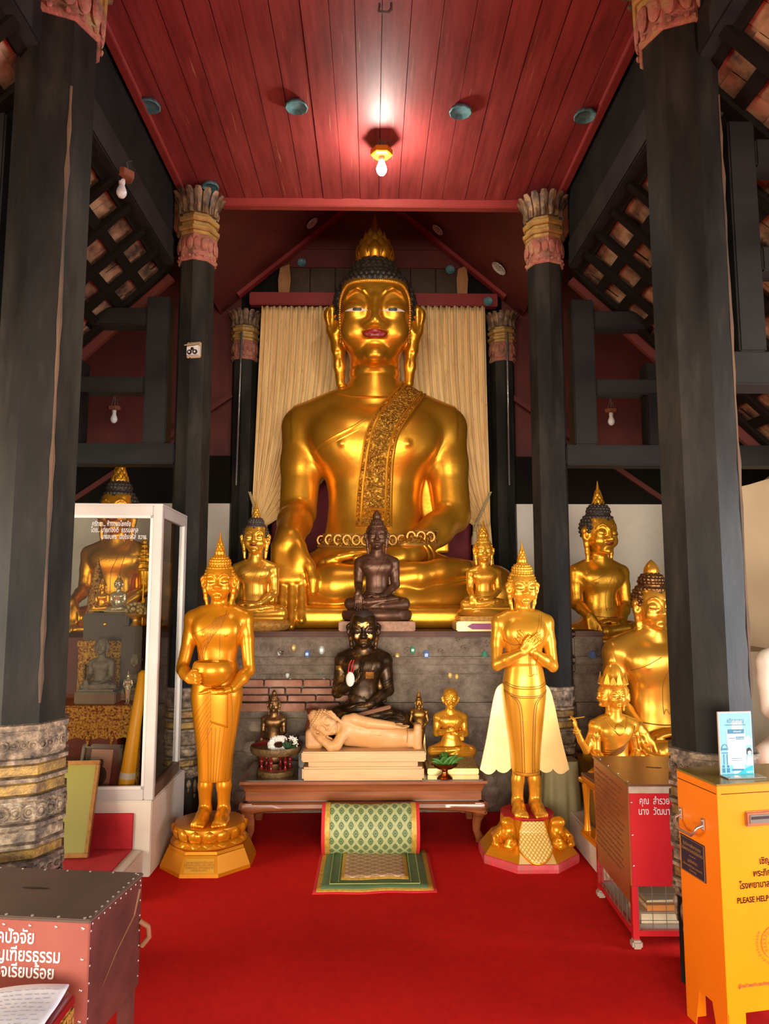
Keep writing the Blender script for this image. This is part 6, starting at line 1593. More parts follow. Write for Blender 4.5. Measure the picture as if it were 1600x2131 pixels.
slabthing('display_block', 'dark block carrying the flower arrangement in the case', 'block', (in_case(272, 4.7), 4.72, zt1), (.13, .13, P(272, 1302, 4.72).z-zt1), 'dark_wood')
o = thing('candle', 'tall yellow candle leaning inside the front corner of the glass case', 'candle', (in_case(268, 4.42), 4.40, GF)); top = P(297, 1395, 4.42)
mb = MB(); ax = Vector((top.x-o.location.x, .03, top.z-GF)); mb.tube([ax*f for f in (0, .1, .5, .97, 1.0)], [.045, .046, .036, .026, .010], 20); mb.build('wax', M['candle_yellow'], o, 60)
mb = MB(); mb.tube([ax*.0, ax*.02], [.056, .056], 20); mb.tube([ax*.12, ax*.17], [.0455, .0445], 20); mb.build('paper_band', M['label_white'], o, 60)
o = thing('framed_portrait', 'framed rose-toned portrait photo leaning low inside the glass case', 'picture', (in_case(208, 4.42), 4.42, GF)); o.rotation_euler = (R(-12), 0, R(-8))
mb = MB(); fwid, fh = .26, .27
for a_, b_ in (((-fwid/2, .012), (fwid, .024)), ((-fwid/2, fh-.012), (fwid, .024))): mb.box((0, 0, a_[1]), (fwid, .02, .024), bev=.004)
for s in (-1, 1): mb.box((s*(fwid/2-.012), 0, fh/2), (.024, .02, fh), bev=.004)
mb.build('frame', M['dark_wood'], o); mb = MB(); mb.box((0, .004, fh/2), (fwid-.04, .006, fh-.04)); mb.build('mount', M['photo_dark'], o); mb = MB(); mb.box((0, -.001, fh/2), (fwid*.52, .004, fh-.06)); ph_ = mb.build('photo', M['photo_rose'], o)
mb = MB(); mb.sphere((0, -.004, fh*.60), .024, 12, 8, (.8, .12, 1)); mb.sphere((0, -.004, fh*.34), .055, 12, 8, (.85, .05, 1)); mb.build('portrait_figure', M['photo_dark'], ph_, True)
# picture frame leaning on the step, dark jar beside
p0 = PZ(178, 1748, .155); o = thing('picture_frame', 'gilt-edged glass picture frame leaning against the white plinth on the red step', 'picture', (P(183, 1748, 4.10).x-.18, 4.11, .166)); o.rotation_euler = (R(-17), 0, R(3))
ww, hh = .36, .50; mb = MB()
for z in (.012, hh-.012): mb.box((0, 0, z), (ww, .022, .024), bev=.004)
for s in (-1, 1): mb.box((s*(ww/2-.012), 0, hh/2), (.024, .022, hh-.04), bev=.004)
mb.build('frame', M['frame_gilt'], o); mb = MB(); mb.box((0, 0, hh/2), (ww-.04, .008, hh-.04)); mb.build('glazing', M['glass_picture'], o)
o = thing('dark_jar', 'dark carved jar on the red step behind the left front pillar', 'jar', (PZ(152, 1750, .16).x-.16, 4.10, .16)); mb = MB(); mb.lathe([(.05, 0), (.06, .01), (.04, .05), (.07, .11), (.075, .16), (.05, .20), (.055, .22)], 24); mb.build('jar_body', M['dark_wood'], o, 50)

# ------------------------------------------------------------------ four-faced statue, stool, draped cloth
t = thing('four_faced_statue', 'golden crowned four-faced statue with one raised arm behind the red donation cabinet', 'statue', (P(1280, 1500, 4.45).x, 4.47, .46), R(8), scale=.197)
F = seated_field(.02, 'bhumi', head=False, lo=(-1.75, -1.12, -.04), hi=(1.6, .62, 3.45), sash=False) if False else seated_field(.02, 'bhumi', head=False, lo=(-1.75, -1.12, -.04), hi=(1.6, .62, 3.45))
F.chain([(-.55, .16, 1.62, .15), (-.86, .02, 1.16, .125), (-.98, -.10, .98, .11)], k=.05); F.chain([(-.98, -.10, .98, .11), (-1.20, -.22, 1.30, .10), (-1.36, -.28, 1.66, .075)], k=.02)
sculpt_hand(F, (-1.37, -.29, 1.68), (-.15, -.1, 1), (.8, -.6, 0), .42, -1, curl=16, spread=.5)
F.chain([(.55, .16, 1.62, .15), (.86, .05, 1.10, .12), (.95, -.25, .85, .10), (1.15, -.5, .8, .075)], k=.05); sculpt_hand(F, (1.15, -.5, .8), (.6, -.7, .3), (0, 0, 1), .42, 1, curl=16)
F.rc((0, .03, 1.9), .22, (0, .02, 2.45), .24, k=.06)
BH = (0, -.02, 2.62)
for ang in (0, 90, -90, 180):
    r_ = rotm(0, 0, ang); off = r_ @ np.array([0, -.12, 0]); sculpt_head(F, tuple(np.array(BH)+off*(1 if ang in (0, 180) else 1.7)), .74, r_, ears=(ang in (0,)))
b = F.build('body', M['bright_gold'], t); eyes_on(b, (BH[0], BH[1]-.12, BH[2]), .74, None, M, t, True)
mb = MB(); mb.lathe([(.40, 2.74), (.42, 2.80), (.40, 2.88), (.34, 2.92), (.30, 3.0), (.29, 3.08), (.25, 3.22), (.17, 3.34), (.10, 3.40), (.11, 3.43), (.13, 3.47), (.08, 3.60), (.02, 3.74), (.001, 3.78)], 36, c=(0, -.02, .17), fn=lambda a, z: 1+.03*math.cos(a*12)); mb.build('crown', M['bright_gold'], t, 50)
mb = MB()
for k in range(14):
    a = 2*math.pi*k/14-math.pi/2; c = Vector((math.cos(a)*.41, math.sin(a)*.41-.02, 3.03)); rot = Matrix.Rotation(a+math.pi/2, 3, 'Z'); pk = .26 if k % 3 == 0 else .16
    mb.add([c+rot @ Vector(v) for v in ((-.10, 0, -.06), (.10, 0, -.06), (.06, .03, pk*.5), (0, .05, pk), (-.06, .03, pk*.5), (-.10, -.03, -.06), (.10, -.03, -.06), (.06, 0, pk*.5), (0, .02, pk), (-.06, 0, pk*.5))], [(0, 4, 3, 2, 1), (5, 6, 7, 8, 9), (0, 1, 6, 5), (1, 2, 7, 6), (2, 3, 8, 7), (3, 4, 9, 8), (4, 0, 5, 9)])
for k in range(26): a = 2*math.pi*k/26; mb.sphere((math.cos(a)*.425, math.sin(a)*.425-.02, 2.96), .035, 6, 5)
mb.build('crown_leaves', M['bright_gold'], t, 40)
S = Skin(b); mb = MB(); S.strip(mb, [(-.36, 1.94), (-.22, 1.66), (0, 1.50), (.22, 1.66), (.36, 1.94)], .05, .012, 8, 2); S.patch(mb, lambda u: 1.66+.10*math.sin(math.pi*u), lambda u: 1.58-.14*math.sin(math.pi*u), -.16, .16, .022, 10, 6); o = link('collar_jewel', mb.mesh('collar_jewel'), M['small_gold'], t); so = o.modifiers.new('s', 'SOLIDIFY'); so.thickness = .02
mb = MB()
for i in range(6): S.line(mb, [(.58-.02*i, 1.70-.03*i), (.30-.03*i, 1.24-.05*i), (-.10-.05*i, 1.02-.05*i), (-.40, .98-.07*i)], .012, .004, 8)
link('robe_line', mb.mesh('robe_line'), M['gold_line'], t)
mb = MB()
for s in (-1, 1):
    mb = MB()
    for z, r in ((1.36, .205), (1.42, .20)): mb.tube([Vector((s*.63+math.cos(a)*r, .035+math.sin(a)*r, z)) for a in [2*math.pi*k/20 for k in range(20)]], .022, 6, True)
    mb.sphere((s*.66, -.17, 1.42), .10, 8, 6, (.8, .4, 1.3)); mb.build('armlet', M['small_gold'], t, 60)
mb = MB()
for q in (.0, .06): mb.tube([Vector((-1.335-.02*q+math.cos(a)*.10, -.27+math.sin(a)*.10, 1.56+q)) for a in [2*math.pi*k/16 for k in range(16)]], .02, 6, True)
mb.build('bracelet', M['small_gold'], t, 60)
mb = MB(); mb.tube([(-1.62, -.36, 1.98), (-1.10, -.30, 2.02)], .018, 6); mb.build('held_rod', M['small_gold'], t)
mb = MB(); vs = [];
for k in range(9):
    f = k/8; vs.append((.62+.30*f, -.14-.04*math.sin(k*2.1), 1.42-.06*f)); vs.append((.66+.46*f, -.18-.07*math.sin(k*2.1), .98+.05*f))
mb.add(vs, [(2*k, 2*k+1, 2*k+3, 2*k+2) for k in range(8)]); o = mb.build('sleeve_drape', M['bright_gold'], t, True); so = o.modifiers.new('s', 'SOLIDIFY'); so.thickness = .03
mb = MB(); mb.box((0, .08, -.71), (1.3, 1.0, 1.38), taper=.94, bev=.05); mb.build('carved_base', M['gilt_red'], t)
q0 = P(1221, 1625, 4.22); zs0 = .188; t = thing('gilded_stool', 'small gilded stool with red top on the white platform, left of the red cabinet', 'stool', (q0.x+.115, 4.26, zs0), R(4)); zh = P(1221, 1622, 4.2).z-zs0
mb = MB(); mb.box((0, 0, zh-.008), (.20, .22, .016), bev=.003); mb.build('seat', M['cab_top'], t); mb = MB(); mb.box((0, 0, zh-.03), (.205, .225, .03), bev=.008); mb.box((0, 0, zh-.055), (.185, .205, .022), bev=.006); mb.build('seat_moulding', M['paint_gold'], t); mb = MB(); mb.box((0, 0, .018), (.22, .24, .036), bev=.008); mb.build('base_moulding', M['paint_gold'], t)
for sx in (-1, 1):
    for sy in (-1, 1): mb = MB(); mb.lathe([(.024, .03), (.018, .07), (.014, .13), (.019, zh*.62), (.026, zh-.06)], 10, c=(sx*.078, sy*.088, 0)); mb.build('leg', M['paint_gold'], t, 50)
t = thing('draped_stand', 'stand covered with olive green draped cloth behind the right standing statue', 'stand', (P(1155, 1600, 4.85).x+.05, 4.93, 0)); zd = P(1180, 1590, 4.8).z
mb = MB(); nu, nv = 72, 14
def dr(u, v):
    a = u*2*math.pi; q = (abs(math.cos(a))**5+abs(math.sin(a))**5)**(-1/5); rx, ry = .11, .09; fl = 1+.22*v+.09*v*math.sin(a*11)+.05*v*math.sin(a*17+1)
    return (rx*q*math.cos(a)*fl, ry*q*math.sin(a)*fl, zd*(1-v)+.004)
mb.grid(dr, nu, nv); mb.add([dr(i/nu, 0) for i in range(nu)], [tuple(range(nu))]); mb.build('cloth', M['cloth_olive'], t, 60)

# ------------------------------------------------------------------ red donation cabinet
a = P(1312, 1632, 3.43); zc = a.z+.0; CXa = a.x-.012; cw, cd = .56, .575
t = thing('donation_cabinet', 'red metal donation cabinet on legs with Thai names and a mesh shelf', 'cabinet', (CXa, 3.43, 0), R(-1.5)); zp0 = P(1312, 1845, 3.43).z; zsf = P(1312, 1937, 3.43).z
mb = MB(); mb.box((cw/2, .006, (zp0+zc-.035)/2), (cw-.01, .012, zc-.035-zp0), bev=.003); fr_ = mb.build('front_panel', M['cab_red'], t)
mb = MB(); mb.box((.006, cd/2, (zp0-.09+zc)/2), (.012, cd-.012, zc-zp0+.09-.01), bev=.003); sd_ = mb.build('side_panel', M['cab_side'], t)
mb = MB(); mb.box((cw-.006, cd/2, (zp0+zc)/2), (.012, cd-.012, zc-zp0-.01)); mb.box((cw/2, cd-.006, (zp0+zc)/2), (cw-.024, .012, zc-zp0-.01)); mb.build('back_panel', M['cab_red'], t)
mb = MB(); mb.box((cw/2, cd/2, zc-.006), (cw+.006, cd+.006, .012), bev=.002); tp_ = mb.build('lid', M['cab_top'], t)
mb = MB(); mb.box((cw*.42, cd*.56, zc+.0012), (.075, .010, .002), rot=Matrix.Rotation(R(-14), 3, 'Z')); mb.build('coin_slot', M['ink'], tp_)
mb = MB(); mb.box((cw/2, -.001, zc-.024), (cw, .014, .030), bev=.002); mb.build('cream_band', M['cab_band'], t)
for sx in (0, 1):
    for sy in (0, 1): mb = MB(); mb.box((sx*(cw-.028)+.014, sy*(cd-.028)+.014, (.03+zp0)/2), (.028, .028, zp0-.03)); lg = mb.build('leg', M['cab_red'], t); mb = MB(); mb.box((sx*(cw-.028)+.014, sy*(cd-.028)+.006, .018), (.046, .05, .036), bev=.008); mb.build('foot_cap', M['cab_shelf'], lg)
mb = MB(); mb.box((cw/2, .012, zsf-.012), (cw-.056, .024, .024)); mb.box((cw/2, cd-.012, zsf-.012), (cw-.056, .024, .024)); mb.box((.012, cd/2, zsf-.012), (.024, cd-.056, .024)); mb.box((cw-.012, cd/2, zsf-.012), (.024, cd-.056, .024)); mb.build('rail', M['cab_red'], t)
mb = MB(); mb.box((cw/2, cd/2, zsf-.004), (cw-.05, cd-.05, .008)); mb.build('shelf', M['cab_shelf'], t)
mb = MB()
for i in range(5): mb.tube([(.03, .004, zsf+.005+(zp0-zsf)*i/5), (cw-.03, .004, zsf+.005+(zp0-zsf)*i/5)], .0016, 4)
for i in range(9): mb.tube([(.03+(cw-.06)*i/8, .004, zsf), (.03+(cw-.06)*i/8, .004, zp0)], .0016, 4)
for i in range(5): mb.tube([(.004, .03, zsf+.005+(zp0-zsf)*i/5), (.004, cd-.03, zsf+.005+(zp0-zsf)*i/5)], .0016, 4)
for i in range(9): mb.tube([(.004, .03+(cd-.06)*i/8, zsf), (.004, .03+(cd-.06)*i/8, zp0)], .0016, 4)
mb.build('wire_mesh', M['wire'], t)
mb = MB()
for z in (.2, .5, .82): mb.sphere((.012, -.003, zp0+(zc-zp0)*z), .0045, 8, 5, (1, .5, 1))
for y in (.05, .2, .36, .5): mb.sphere((.015, y, zc+.001), .0045, 8, 5, (1, 1, .5))
for k in range(0, len(mb.v), 48): nb = MB(); nb.v = mb.v[k:k+48]; nb.f = [tuple(i-k for i in f) for f in mb.f[k//48*40:k//48*40+40]]; nb.m = [0]*40; nb.build('rivet', M['nail'], t, True)
q = lambda px, py: (P(px, py, 3.42).x-CXa, -.0025, P(px, py, 3.42).z)
text('คุณ  สำรวย', .044, q(1331, 1668), (R(90), 0, 0), 'sign_white', fr_, 'lettering', 'LEFT', width=.136, bold=.0004); text('นาง  วัฒนา', .044, q(1329, 1690), (R(90), 0, 0), 'sign_white', fr_, 'lettering', 'LEFT', width=.142, bold=.0004)
mb = MB(); rl = random.Random(2)
for row in range(15):
    z = zc-.05-row*.027; x = cd-.03
    while x > .10+.02*(row % 3):
        L_ = rl.uniform(.012, .035); mb.box((-.0012, x-L_/2, z+rl.uniform(-.002, .002)), (.0016, L_, rl.uniform(.004, .009))); x -= L_+rl.uniform(.006, .014)
mb.build('faded_writing', M['wear_tan'], sd_)
for i, (z, m, lab, wd) in enumerate(((0, 'paper_cream', 'thick cream book lying lowest behind the wire mesh of the red cabinet', .40), (.048, 'book_orange', 'orange-covered book on the stack behind the wire mesh', .36), (.080, 'book_tan', 'thin tan book topmost behind the wire mesh', .38))):
    hgt = (.046, .030, .014)[i]; o = thing('book', lab, 'book', (CXa+.045+.22+.01*i, 3.43+.16+.02*i, zsf+.001+z), R(-1.5+2*i), group='books on the cabinet shelf')
    mb = MB(); mb.box((0, 0, hgt/2), (wd-.008, .19, hgt-.006)); mb.build('pages', M['paper_cream'], o); mb = MB(); mb.box((0, 0, .0015), (wd, .20, .003)); mb.box((0, 0, hgt-.0015), (wd, .20, .003)); mb.box((0, -.0985, hgt/2), (wd, .003, hgt)); cv = mb.build('cover', M[m], o)
    if i < 2: text('ธรรมะ' if i else 'ธรรม', .022, (.05 if i else .12, -.101, hgt/2), (R(90), 0, 0), 'sign_white' if i else 'ink_brown', cv, 'title')
# ------------------------------------------------------------------ yellow donation box
YBL = Vector((1.200, 2.905, 0)); YFL = Vector((1.243, 2.664, 0)); YZ = .903; ax = (YFL-YBL); dep = ax.length; ang = math.atan2(ax.x, -ax.y); wd = .52
t = thing('donation_box', 'tall bright yellow metal donation box with black lettering in the right foreground', 'donation box', (YFL.x, YFL.y, 0), ang)
zb = .135
mb = MB(); mb.add([(0, 0, zb), (wd, 0, zb), (wd, 0, YZ), (0, 0, YZ), (0, .004, zb), (wd, .004, zb), (wd, .004, YZ), (0, .004, YZ)], [(0, 1, 2, 3), (4, 7, 6, 5), (0, 4, 5, 1), (1, 5, 6, 2), (2, 6, 7, 3), (3, 7, 4, 0)]); fp = mb.build('front_panel', M['box_yellow'], t)
mb = MB(); mb.prism([(0.003, .002), (.055, .002), (.085, zb), (dep-.085, zb), (dep-.055, .002), (dep, .002), (dep, YZ), (.003, YZ)], .0, .004, 'x'); sp_ = mb.build('side_panel', M['box_orange'], t)
mb = MB(); mb.box((wd-.002, dep/2, (zb+YZ)/2), (.004, dep, YZ-zb)); mb.box((wd/2, dep-.002, (zb+YZ)/2), (wd-.01, .004, YZ-zb)); mb.build('back_panels', M['box_orange'], t)
mb = MB(); mb.box((wd/2, dep/2, YZ+.003), (wd+.004, dep+.004, .008), bev=.002); mb.build('lid', M['box_lid'], t)
mb = MB(); mb.box((.001+wd/2, -.0005, YZ-.028), (wd-.03, .003, .002)); mb.box((-.0005, dep/2, YZ-.028), (.003, dep-.01, .002)); mb.build('lid_seam', M['ink_brown'], t)
for sx in (0, 1):
    mb = MB(); x0_, x1_ = (0.004, .07) if sx == 0 else (wd-.07, wd-.004); mb.box(((x0_+x1_)/2, .006, zb/2+.001), (x1_-x0_, .012, zb-.002)); mb.build('leg', M['box_yellow'], t)
    mb = MB(); mb.box(((x0_+x1_)/2, dep-.010, zb/2+.001), (x1_-x0_, .012, zb-.002)); mb.build('leg', M['box_yellow'], t)
def yf(px, py):                   # point of the front panel seen at a pixel, in the box's own frame
    d = P(px, py, 1.0)-CAM; c, s = math.cos(ang), math.sin(ang); n = Vector((s, -c, 0)); k = (Vector((YFL.x, YFL.y, 0))-CAM).dot(n)/d.dot(n); w_ = CAM+d*k-Vector((YFL.x, YFL.y, 0)); return (w_.x*c+w_.y*s, -.002, w_.z)
def ys(px, py):                   # same for the left side panel
    d = P(px, py, 1.0)-CAM; c, s = math.cos(ang), math.sin(ang); n = Vector((-c, -s, 0)); k = (Vector((YFL.x, YFL.y, 0))-CAM).dot(n)/d.dot(n); w_ = CAM+d*k-Vector((YFL.x, YFL.y, 0)); return (-.002, -w_.x*s+w_.y*c, w_.z)
a_ = yf(1548, 1688); b_ = yf(1548, 1720); mb = MB(); zz = (a_[2]+b_[2])/2; hh = a_[2]-b_[2]
mb.box((a_[0]+.085, -.004, zz), (.17, .012, hh), bev=.005); sl_ = mb.build('slot_rim', M['slot_rim'], t); mb = MB(); mb.box((a_[0]+.085, -.0105, zz), (.14, .003, hh*.55)); s2 = mb.build('slot_plate', M['cable_grey'], sl_); mb = MB(); mb.box((a_[0]+.088, -.0125, zz+.004), (.135, .003, .009)); mb.build('slot_opening', M['ink'], sl_)
for bd, px, py, sz, mm in (('เชิญชวนบริจาค', 1579, 1792, .032, 'ink_brown'), ('พระภิกษุอาพาธ', 1566, 1818, .032, 'ink_brown'), ('โรงพยาบาลมหาราช', 1538, 1844, .032, 'ink_brown'), ('PLEASE HELP', 1533, 1875, .027, 'ink_brown'), ('ผู้ใหญ่ช่วยเหลือ พระภิกษุอาพาธ', 1536, 2053, .015, 'slot_rim')):
    text(bd, sz, yf(px, py), (R(90), 0, 0), mm, fp, 'lettering', 'LEFT', sx=.84, bold=.0006)
c0 = yf(1612, 1960); mb = MB()
for r_ in (.056, .053, .036): mb.tube([(c0[0]+r_*math.cos(k*math.pi/24), -.001, c0[2]+r_*math.sin(k*math.pi/24)) for k in range(48)], .0007 if r_ > .05 else .0005, 4, True)
for k in range(6): a = k*1.047; mb.sphere((c0[0]+.018*math.cos(a), -.001, c0[2]+.018*math.sin(a)), .006, 8, 5, (1, .15, 1))
mb.build('seal_rings', M['slot_rim'], fp)
for k, ch in enumerate('มูลนิธิสงฆ์อาพาธ'.replace('ิ', '').replace('ุ', '').replace('ู', '').replace('์', '')): a = R(215)-R(17)*k; text(ch, .016, (c0[0]+.0445*math.cos(a), -.002, c0[2]+.0445*math.sin(a)), (R(90), 0, a-math.pi/2) if False else (R(90), -(a-math.pi/2), 0), 'slot_rim', fp, 'seal_letter')
for k, ch in enumerate('ผู้มีจิตศรัทธาช่วยภิกษุ'.replace('ิ', '').replace('ุ', '').replace('ู', '').replace('้', '').replace('ั', '').replace('่', '').replace('ี', '')): a = R(150)+R(9)*k; text(ch, .016, (c0[0]+.072*math.cos(a), -.002, c0[2]+.072*math.sin(a)), (R(90), -(a+math.pi/2), 0), 'slot_rim', fp, 'seal_letter')
# side handle and navy plate
h0, h1 = ys(1418, 1692), ys(1465, 1722); mb = MB()
mb.tube([(-.006, h0[1], h0[2]-.004), (-.030, h0[1]-.002, h0[2]-.012), (-.034, h0[1]-.004, h0[2]-.024), (-.036, h0[1]-.03, h0[2]-.046), (-.036, h1[1]+.03, h0[2]-.046), (-.034, h1[1]+.004, h0[2]-.024), (-.030, h1[1]+.002, h0[2]-.012), (-.006, h1[1], h0[2]-.004)], .0055, 8); hd = mb.build('handle', M['steel'], t, 60)
for hp in (h0, h1): mb = MB(); mb.box((-.005, hp[1], h0[2]), (.006, .018, .042), bev=.002); mb.sphere((-.008, hp[1], h0[2]+.014), .004, 8, 5); mb.sphere((-.008, hp[1], h0[2]-.014), .004, 8, 5); mb.build('handle_bracket', M['steel'], hd)
n0, n1 = ys(1416, 1733), ys(1471, 1850); n0b = ys(1416, 1805); yA, yB = n0[1], n1[1]; zA, zB = n0[2], n0b[2]
mb = MB(); mb.box((-.0025, (yA+yB)/2, (zA+zB)/2), (.003, abs(yA-yB), abs(zA-zB)), bev=.001); npl = mb.build('name_plate', M['plate_navy'], t); W_ = abs(yA-yB); H_ = abs(zA-zB); yc, zc_ = (yA+yB)/2, (zA+zB)/2
mb = MB(); e = .004
for s in (-1, 1): mb.box((-.0045, yc, zc_+s*(H_/2-e)), (.001, W_-2*e, .0008)); mb.box((-.0045, yc+s*(W_/2-e), zc_), (.001, .0008, H_-2*e))
mb.box((-.0045, yc, zc_+.002), (.001, W_*.25, .0014)); mb.build('plate_border', M['gilt_ink'], npl)
for bd, dz, sz in (('ตู้บริจาคเพื่อการกุศล', .30, .017), ('โรงพยาบาลสงฆ์เชียงใหม่', .16, .017), ('มูลนิธิศรัทธา', -.13, .015), ('เพื่อช่วยเหลือภิกษุสามเณรอาพาธ', -.27, .0115), ('อนุโมทนาบุญ', -.38, .0105)):
    text(bd, sz, (-.005, yc, zc_+dz*H_), (R(90), 0, R(-90)), 'gilt_ink', npl, 'lettering', sx=.80)
# acrylic sign stand on the lid
s0, s1 = P(1496, 1600, 2.80), P(1576, 1604, 2.76); zt_ = P(1496, 1483, 2.78).z; zl_ = YZ+.008
t2 = thing('sign_stand', 'clear acrylic stand with a blue and white donation poster on the yellow box', 'sign', ((s0.x+s1.x)/2, 2.79, zl_), ang*.6); w_ = (s1-s0).length; hh = zt_-zl_
mb = MB(); mb.box((0, -.003, hh/2), (w_, .003, hh), rot=None); ps = mb.build('poster', M['sign_white'], t2)
mb = MB(); mb.box((0, .001, hh/2+.001), (w_+.006, .004, hh+.004)); mb.build('acrylic_back', M['steel'], t2); mb = MB(); mb.box((.006, -.025, .002), (w_+.02, .06, .004)); mb.build('acrylic_foot', M['steel'], t2)
def pp(x, z, w, h_, m, y=-.0052): mb = MB(); mb.box((x*w_, y, z*hh), (w*w_, .0008, h_*hh)); return mb.build('printed_area', M[m], ps)
pp(-.30, .5, .38, .96, 'sign_sky', -.0048); pp(.36, .5, .26, .96, 'sign_sky', -.0048); pp(0, .93, .96, .12, 'sign_sky', -.0050); pp(.0, .45, .56, .56, 'sign_white', -.0054); pp(0, .695, .52, .07, 'sign_blue', -.0058); pp(.12, .59, .26, .045, 'sign_blue', -.0058); pp(.02, .09, .36, .03, 'sign_blue', -.0058)
mb = MB(); mb.prism([(-.48*w_, .01*hh), (.48*w_, .01*hh), (.48*w_, .15*hh), (.22*w_, .10*hh), (0, .03*hh), (-.48*w_, .025*hh)], -.0062, -.0056); mb.build('printed_area', M['sign_teal'], ps)
mb = MB(); mb.sphere((.385*w_, -.006, .385*hh), .011, 12, 8, (1, .1, 1.05)); mb.box((.385*w_, -.0058, .36*hh), (.020, .001, .014)); mb.build('printed_hair', M['ink'], ps); mb = MB(); mb.sphere((.385*w_, -.0068, .355*hh), .0075, 12, 8, (1, .1, 1.1)); mb.build('printed_face', M['label_white'], ps); mb = MB(); mb.prism([(.28*w_, .16*hh), (.49*w_, .16*hh), (.45*w_, .30*hh), (.32*w_, .30*hh)], -.0062, -.0056); mb.build('printed_shirt', M['sign_white'], ps)
mb = MB(); mb.prism([(.26*w_, .56*hh), (.37*w_, .63*hh), (.49*w_, .56*hh), (.46*w_, .56*hh), (.46*w_, .48*hh), (.28*w_, .48*hh), (.28*w_, .56*hh)], -.0056, -.0050); mb.build('printed_house', M['sign_white'], ps)
for x_, z_, w2, h2 in ((-.36, .42, .16, .03), (-.36, .36, .20, .012), (-.40, .26, .02, .16), (-.30, .26, .02, .16)): pp(x_, z_, w2, h2, 'sign_blue', -.0058)
mb = MB(); mb.tube([(-.36*w_+.014*math.cos(k*.35), -.0052, .40*hh+.022*math.sin(k*.35)) for k in range(10)], .0016, 5); mb.build('printed_arch', M['sign_blue'], ps)
for x_ in (-.42, -.28):
    mb = MB(); mb.sphere((x_*w_, -.0056, .15*hh), .0055, 10, 6, (1, .1, 1)); mb.box((x_*w_, -.0052, .085*hh), (.012, .001, .016)); mb.build('printed_child', M['sign_blue'], ps)
pp(.0, .80, .62, .012, 'sign_blue', -.0058); pp(.0, .27, .30, .010, 'sign_blue', -.0060); pp(.0, .24, .36, .008, 'sign_blue', -.0060); pp(-.12, .59, .20, .012, 'sign_blue', -.0060)
text('เติมบุญ', .023, (0, -.0062, .865*hh), (R(90), 0, 0), 'sign_blue', ps, 'lettering'); text('e-Donation', .0075, (.12*w_, -.0066, .59*hh), (R(90), 0, 0), 'sign_white', ps, 'lettering'); text('พร้อมเพย์', .008, (.04*w_, -.0066, .695*hh), (R(90), 0, 0), 'sign_white', ps, 'lettering'); text('NEXT', .011, (.37*w_, -.0068, .05*hh), (R(90), 0, 0), 'sign_white', ps, 'lettering')

# ------------------------------------------------------------------ maroon donation box, booklet on its stand
c_ = Vector((-.83, 2.52, 0)); rzb = R(-7); bw, bd_ = 1.0, .37
t = thing('donation_chest', 'low maroon metal-sheathed donation chest with white Thai lettering in the left foreground', 'donation box', (-.833-bw/2*math.cos(rzb), 2.515+bw/2*math.sin(-rzb), 0), rzb); z0, z1 = .235, .600
mb = MB(); mb.box((0, -bd_/2+.006, (z0+z1)/2), (bw, .012, z1-z0), bev=.002); fb = mb.build('front_panel', M['box_front'], t)
mb = MB(); mb.box((bw/2-.006, .006, (z0+z1)/2), (.012, bd_-.012, z1-z0), bev=.002); mb.box((-bw/2+.006, .006, (z0+z1)/2), (.012, bd_-.012, z1-z0)); mb.box((0, bd_/2-.006, (z0+z1)/2), (bw-.024, .012, z1-z0)); mb.build('side_panels', M['box_maroon'], t)
mb = MB(); mb.box((0, 0, z1+.002), (bw+.006, bd_+.006, .012), bev=.003); lid = mb.build('lid', M['box_top'], t)
mb = MB(); mb.sphere((.20, .02, z1+.0085), .05, 16, 6, (1, .16, .02)); mb.build('coin_slot', M['ink'], lid)
mb = MB(); mb.box((0, 0, z0+.004), (bw-.02, bd_-.02, .008)); mb.build('bottom_panel', M['box_maroon'], t)
for sx in (-1, 1):
    for sy in (-1, 1): mb = MB(); mb.box((sx*(bw/2-.03), sy*(bd_/2-.03), z0/2), (.045, .045, z0), bev=.004); mb.build('leg', M['box_maroon'], t)
mb = MB()
for i in range(12): mb.sphere((bw/2-.02-.085*i, -bd_/2-.001, z1-.018), .0052, 8, 5, (1, .5, 1)); mb.sphere((bw/2-.02-.085*i, -bd_/2+.010, z1+.0085), .005, 8, 5, (1, 1, .5)); mb.sphere((bw/2-.02-.085*i, bd_/2-.008, z1+.0085), .004, 8, 5, (1, 1, .5))
for i in range(4): mb.sphere((bw/2-.018, -bd_/2-.001, z1-.02-.088*i), .0052, 8, 5, (1, .5, 1))
for i in range(10): mb.sphere((bw/2+.001, -bd_/2+.02+.037*i, z1-.012), .0042, 8, 5, (.5, 1, 1)); mb.sphere((bw/2-.008, -bd_/2+.02+.037*i, z1+.0085), .0042, 8, 5, (1, 1, .5))
for i in range(7): mb.sphere((bw/2+.001, bd_/2-.012, z1-.03-.05*i), .004, 8, 5, (.5, 1, 1)); mb.sphere((bw/2+.001, -bd_/2+.012, z1-.03-.05*i), .004, 8, 5, (.5, 1, 1))
for k in range(0, len(mb.v), 48): nb = MB(); nb.v = mb.v[k:k+48]; nb.f = [tuple(i-k for i in f) for f in mb.f[k//48*40:k//48*40+40]]; nb.m = [0]*40; nb.build('nail', M['nail'], t, True)
mb = MB(); mb.tube([(bw/2+.001, bd_/2-.02, z1-.04), (bw/2+.002, bd_/2-.06, z1-.11), (bw/2+.002, 0, z1-.17), (bw/2+.002, -bd_/2+.10, z1-.23)], [.005, .003, .002, .001], 5); mb.build('scratch', M['wear_tan'], t)
mb = MB(); mb.tube([(bw/2, .06+.06*math.cos(k*.45), z0+.14+.06*math.sin(k*.45)) for k in range(0)] or [(bw/2, bd_/2-.01, z1-.15), (bw/2+.03, bd_/2-.004, z1-.17), (bw/2+.033, bd_/2-.0, z1-.205), (bw/2+.008, bd_/2-.004, z1-.235)], .009, 8); mb.build('ring_handle', M['wear_tan'], t, 60)
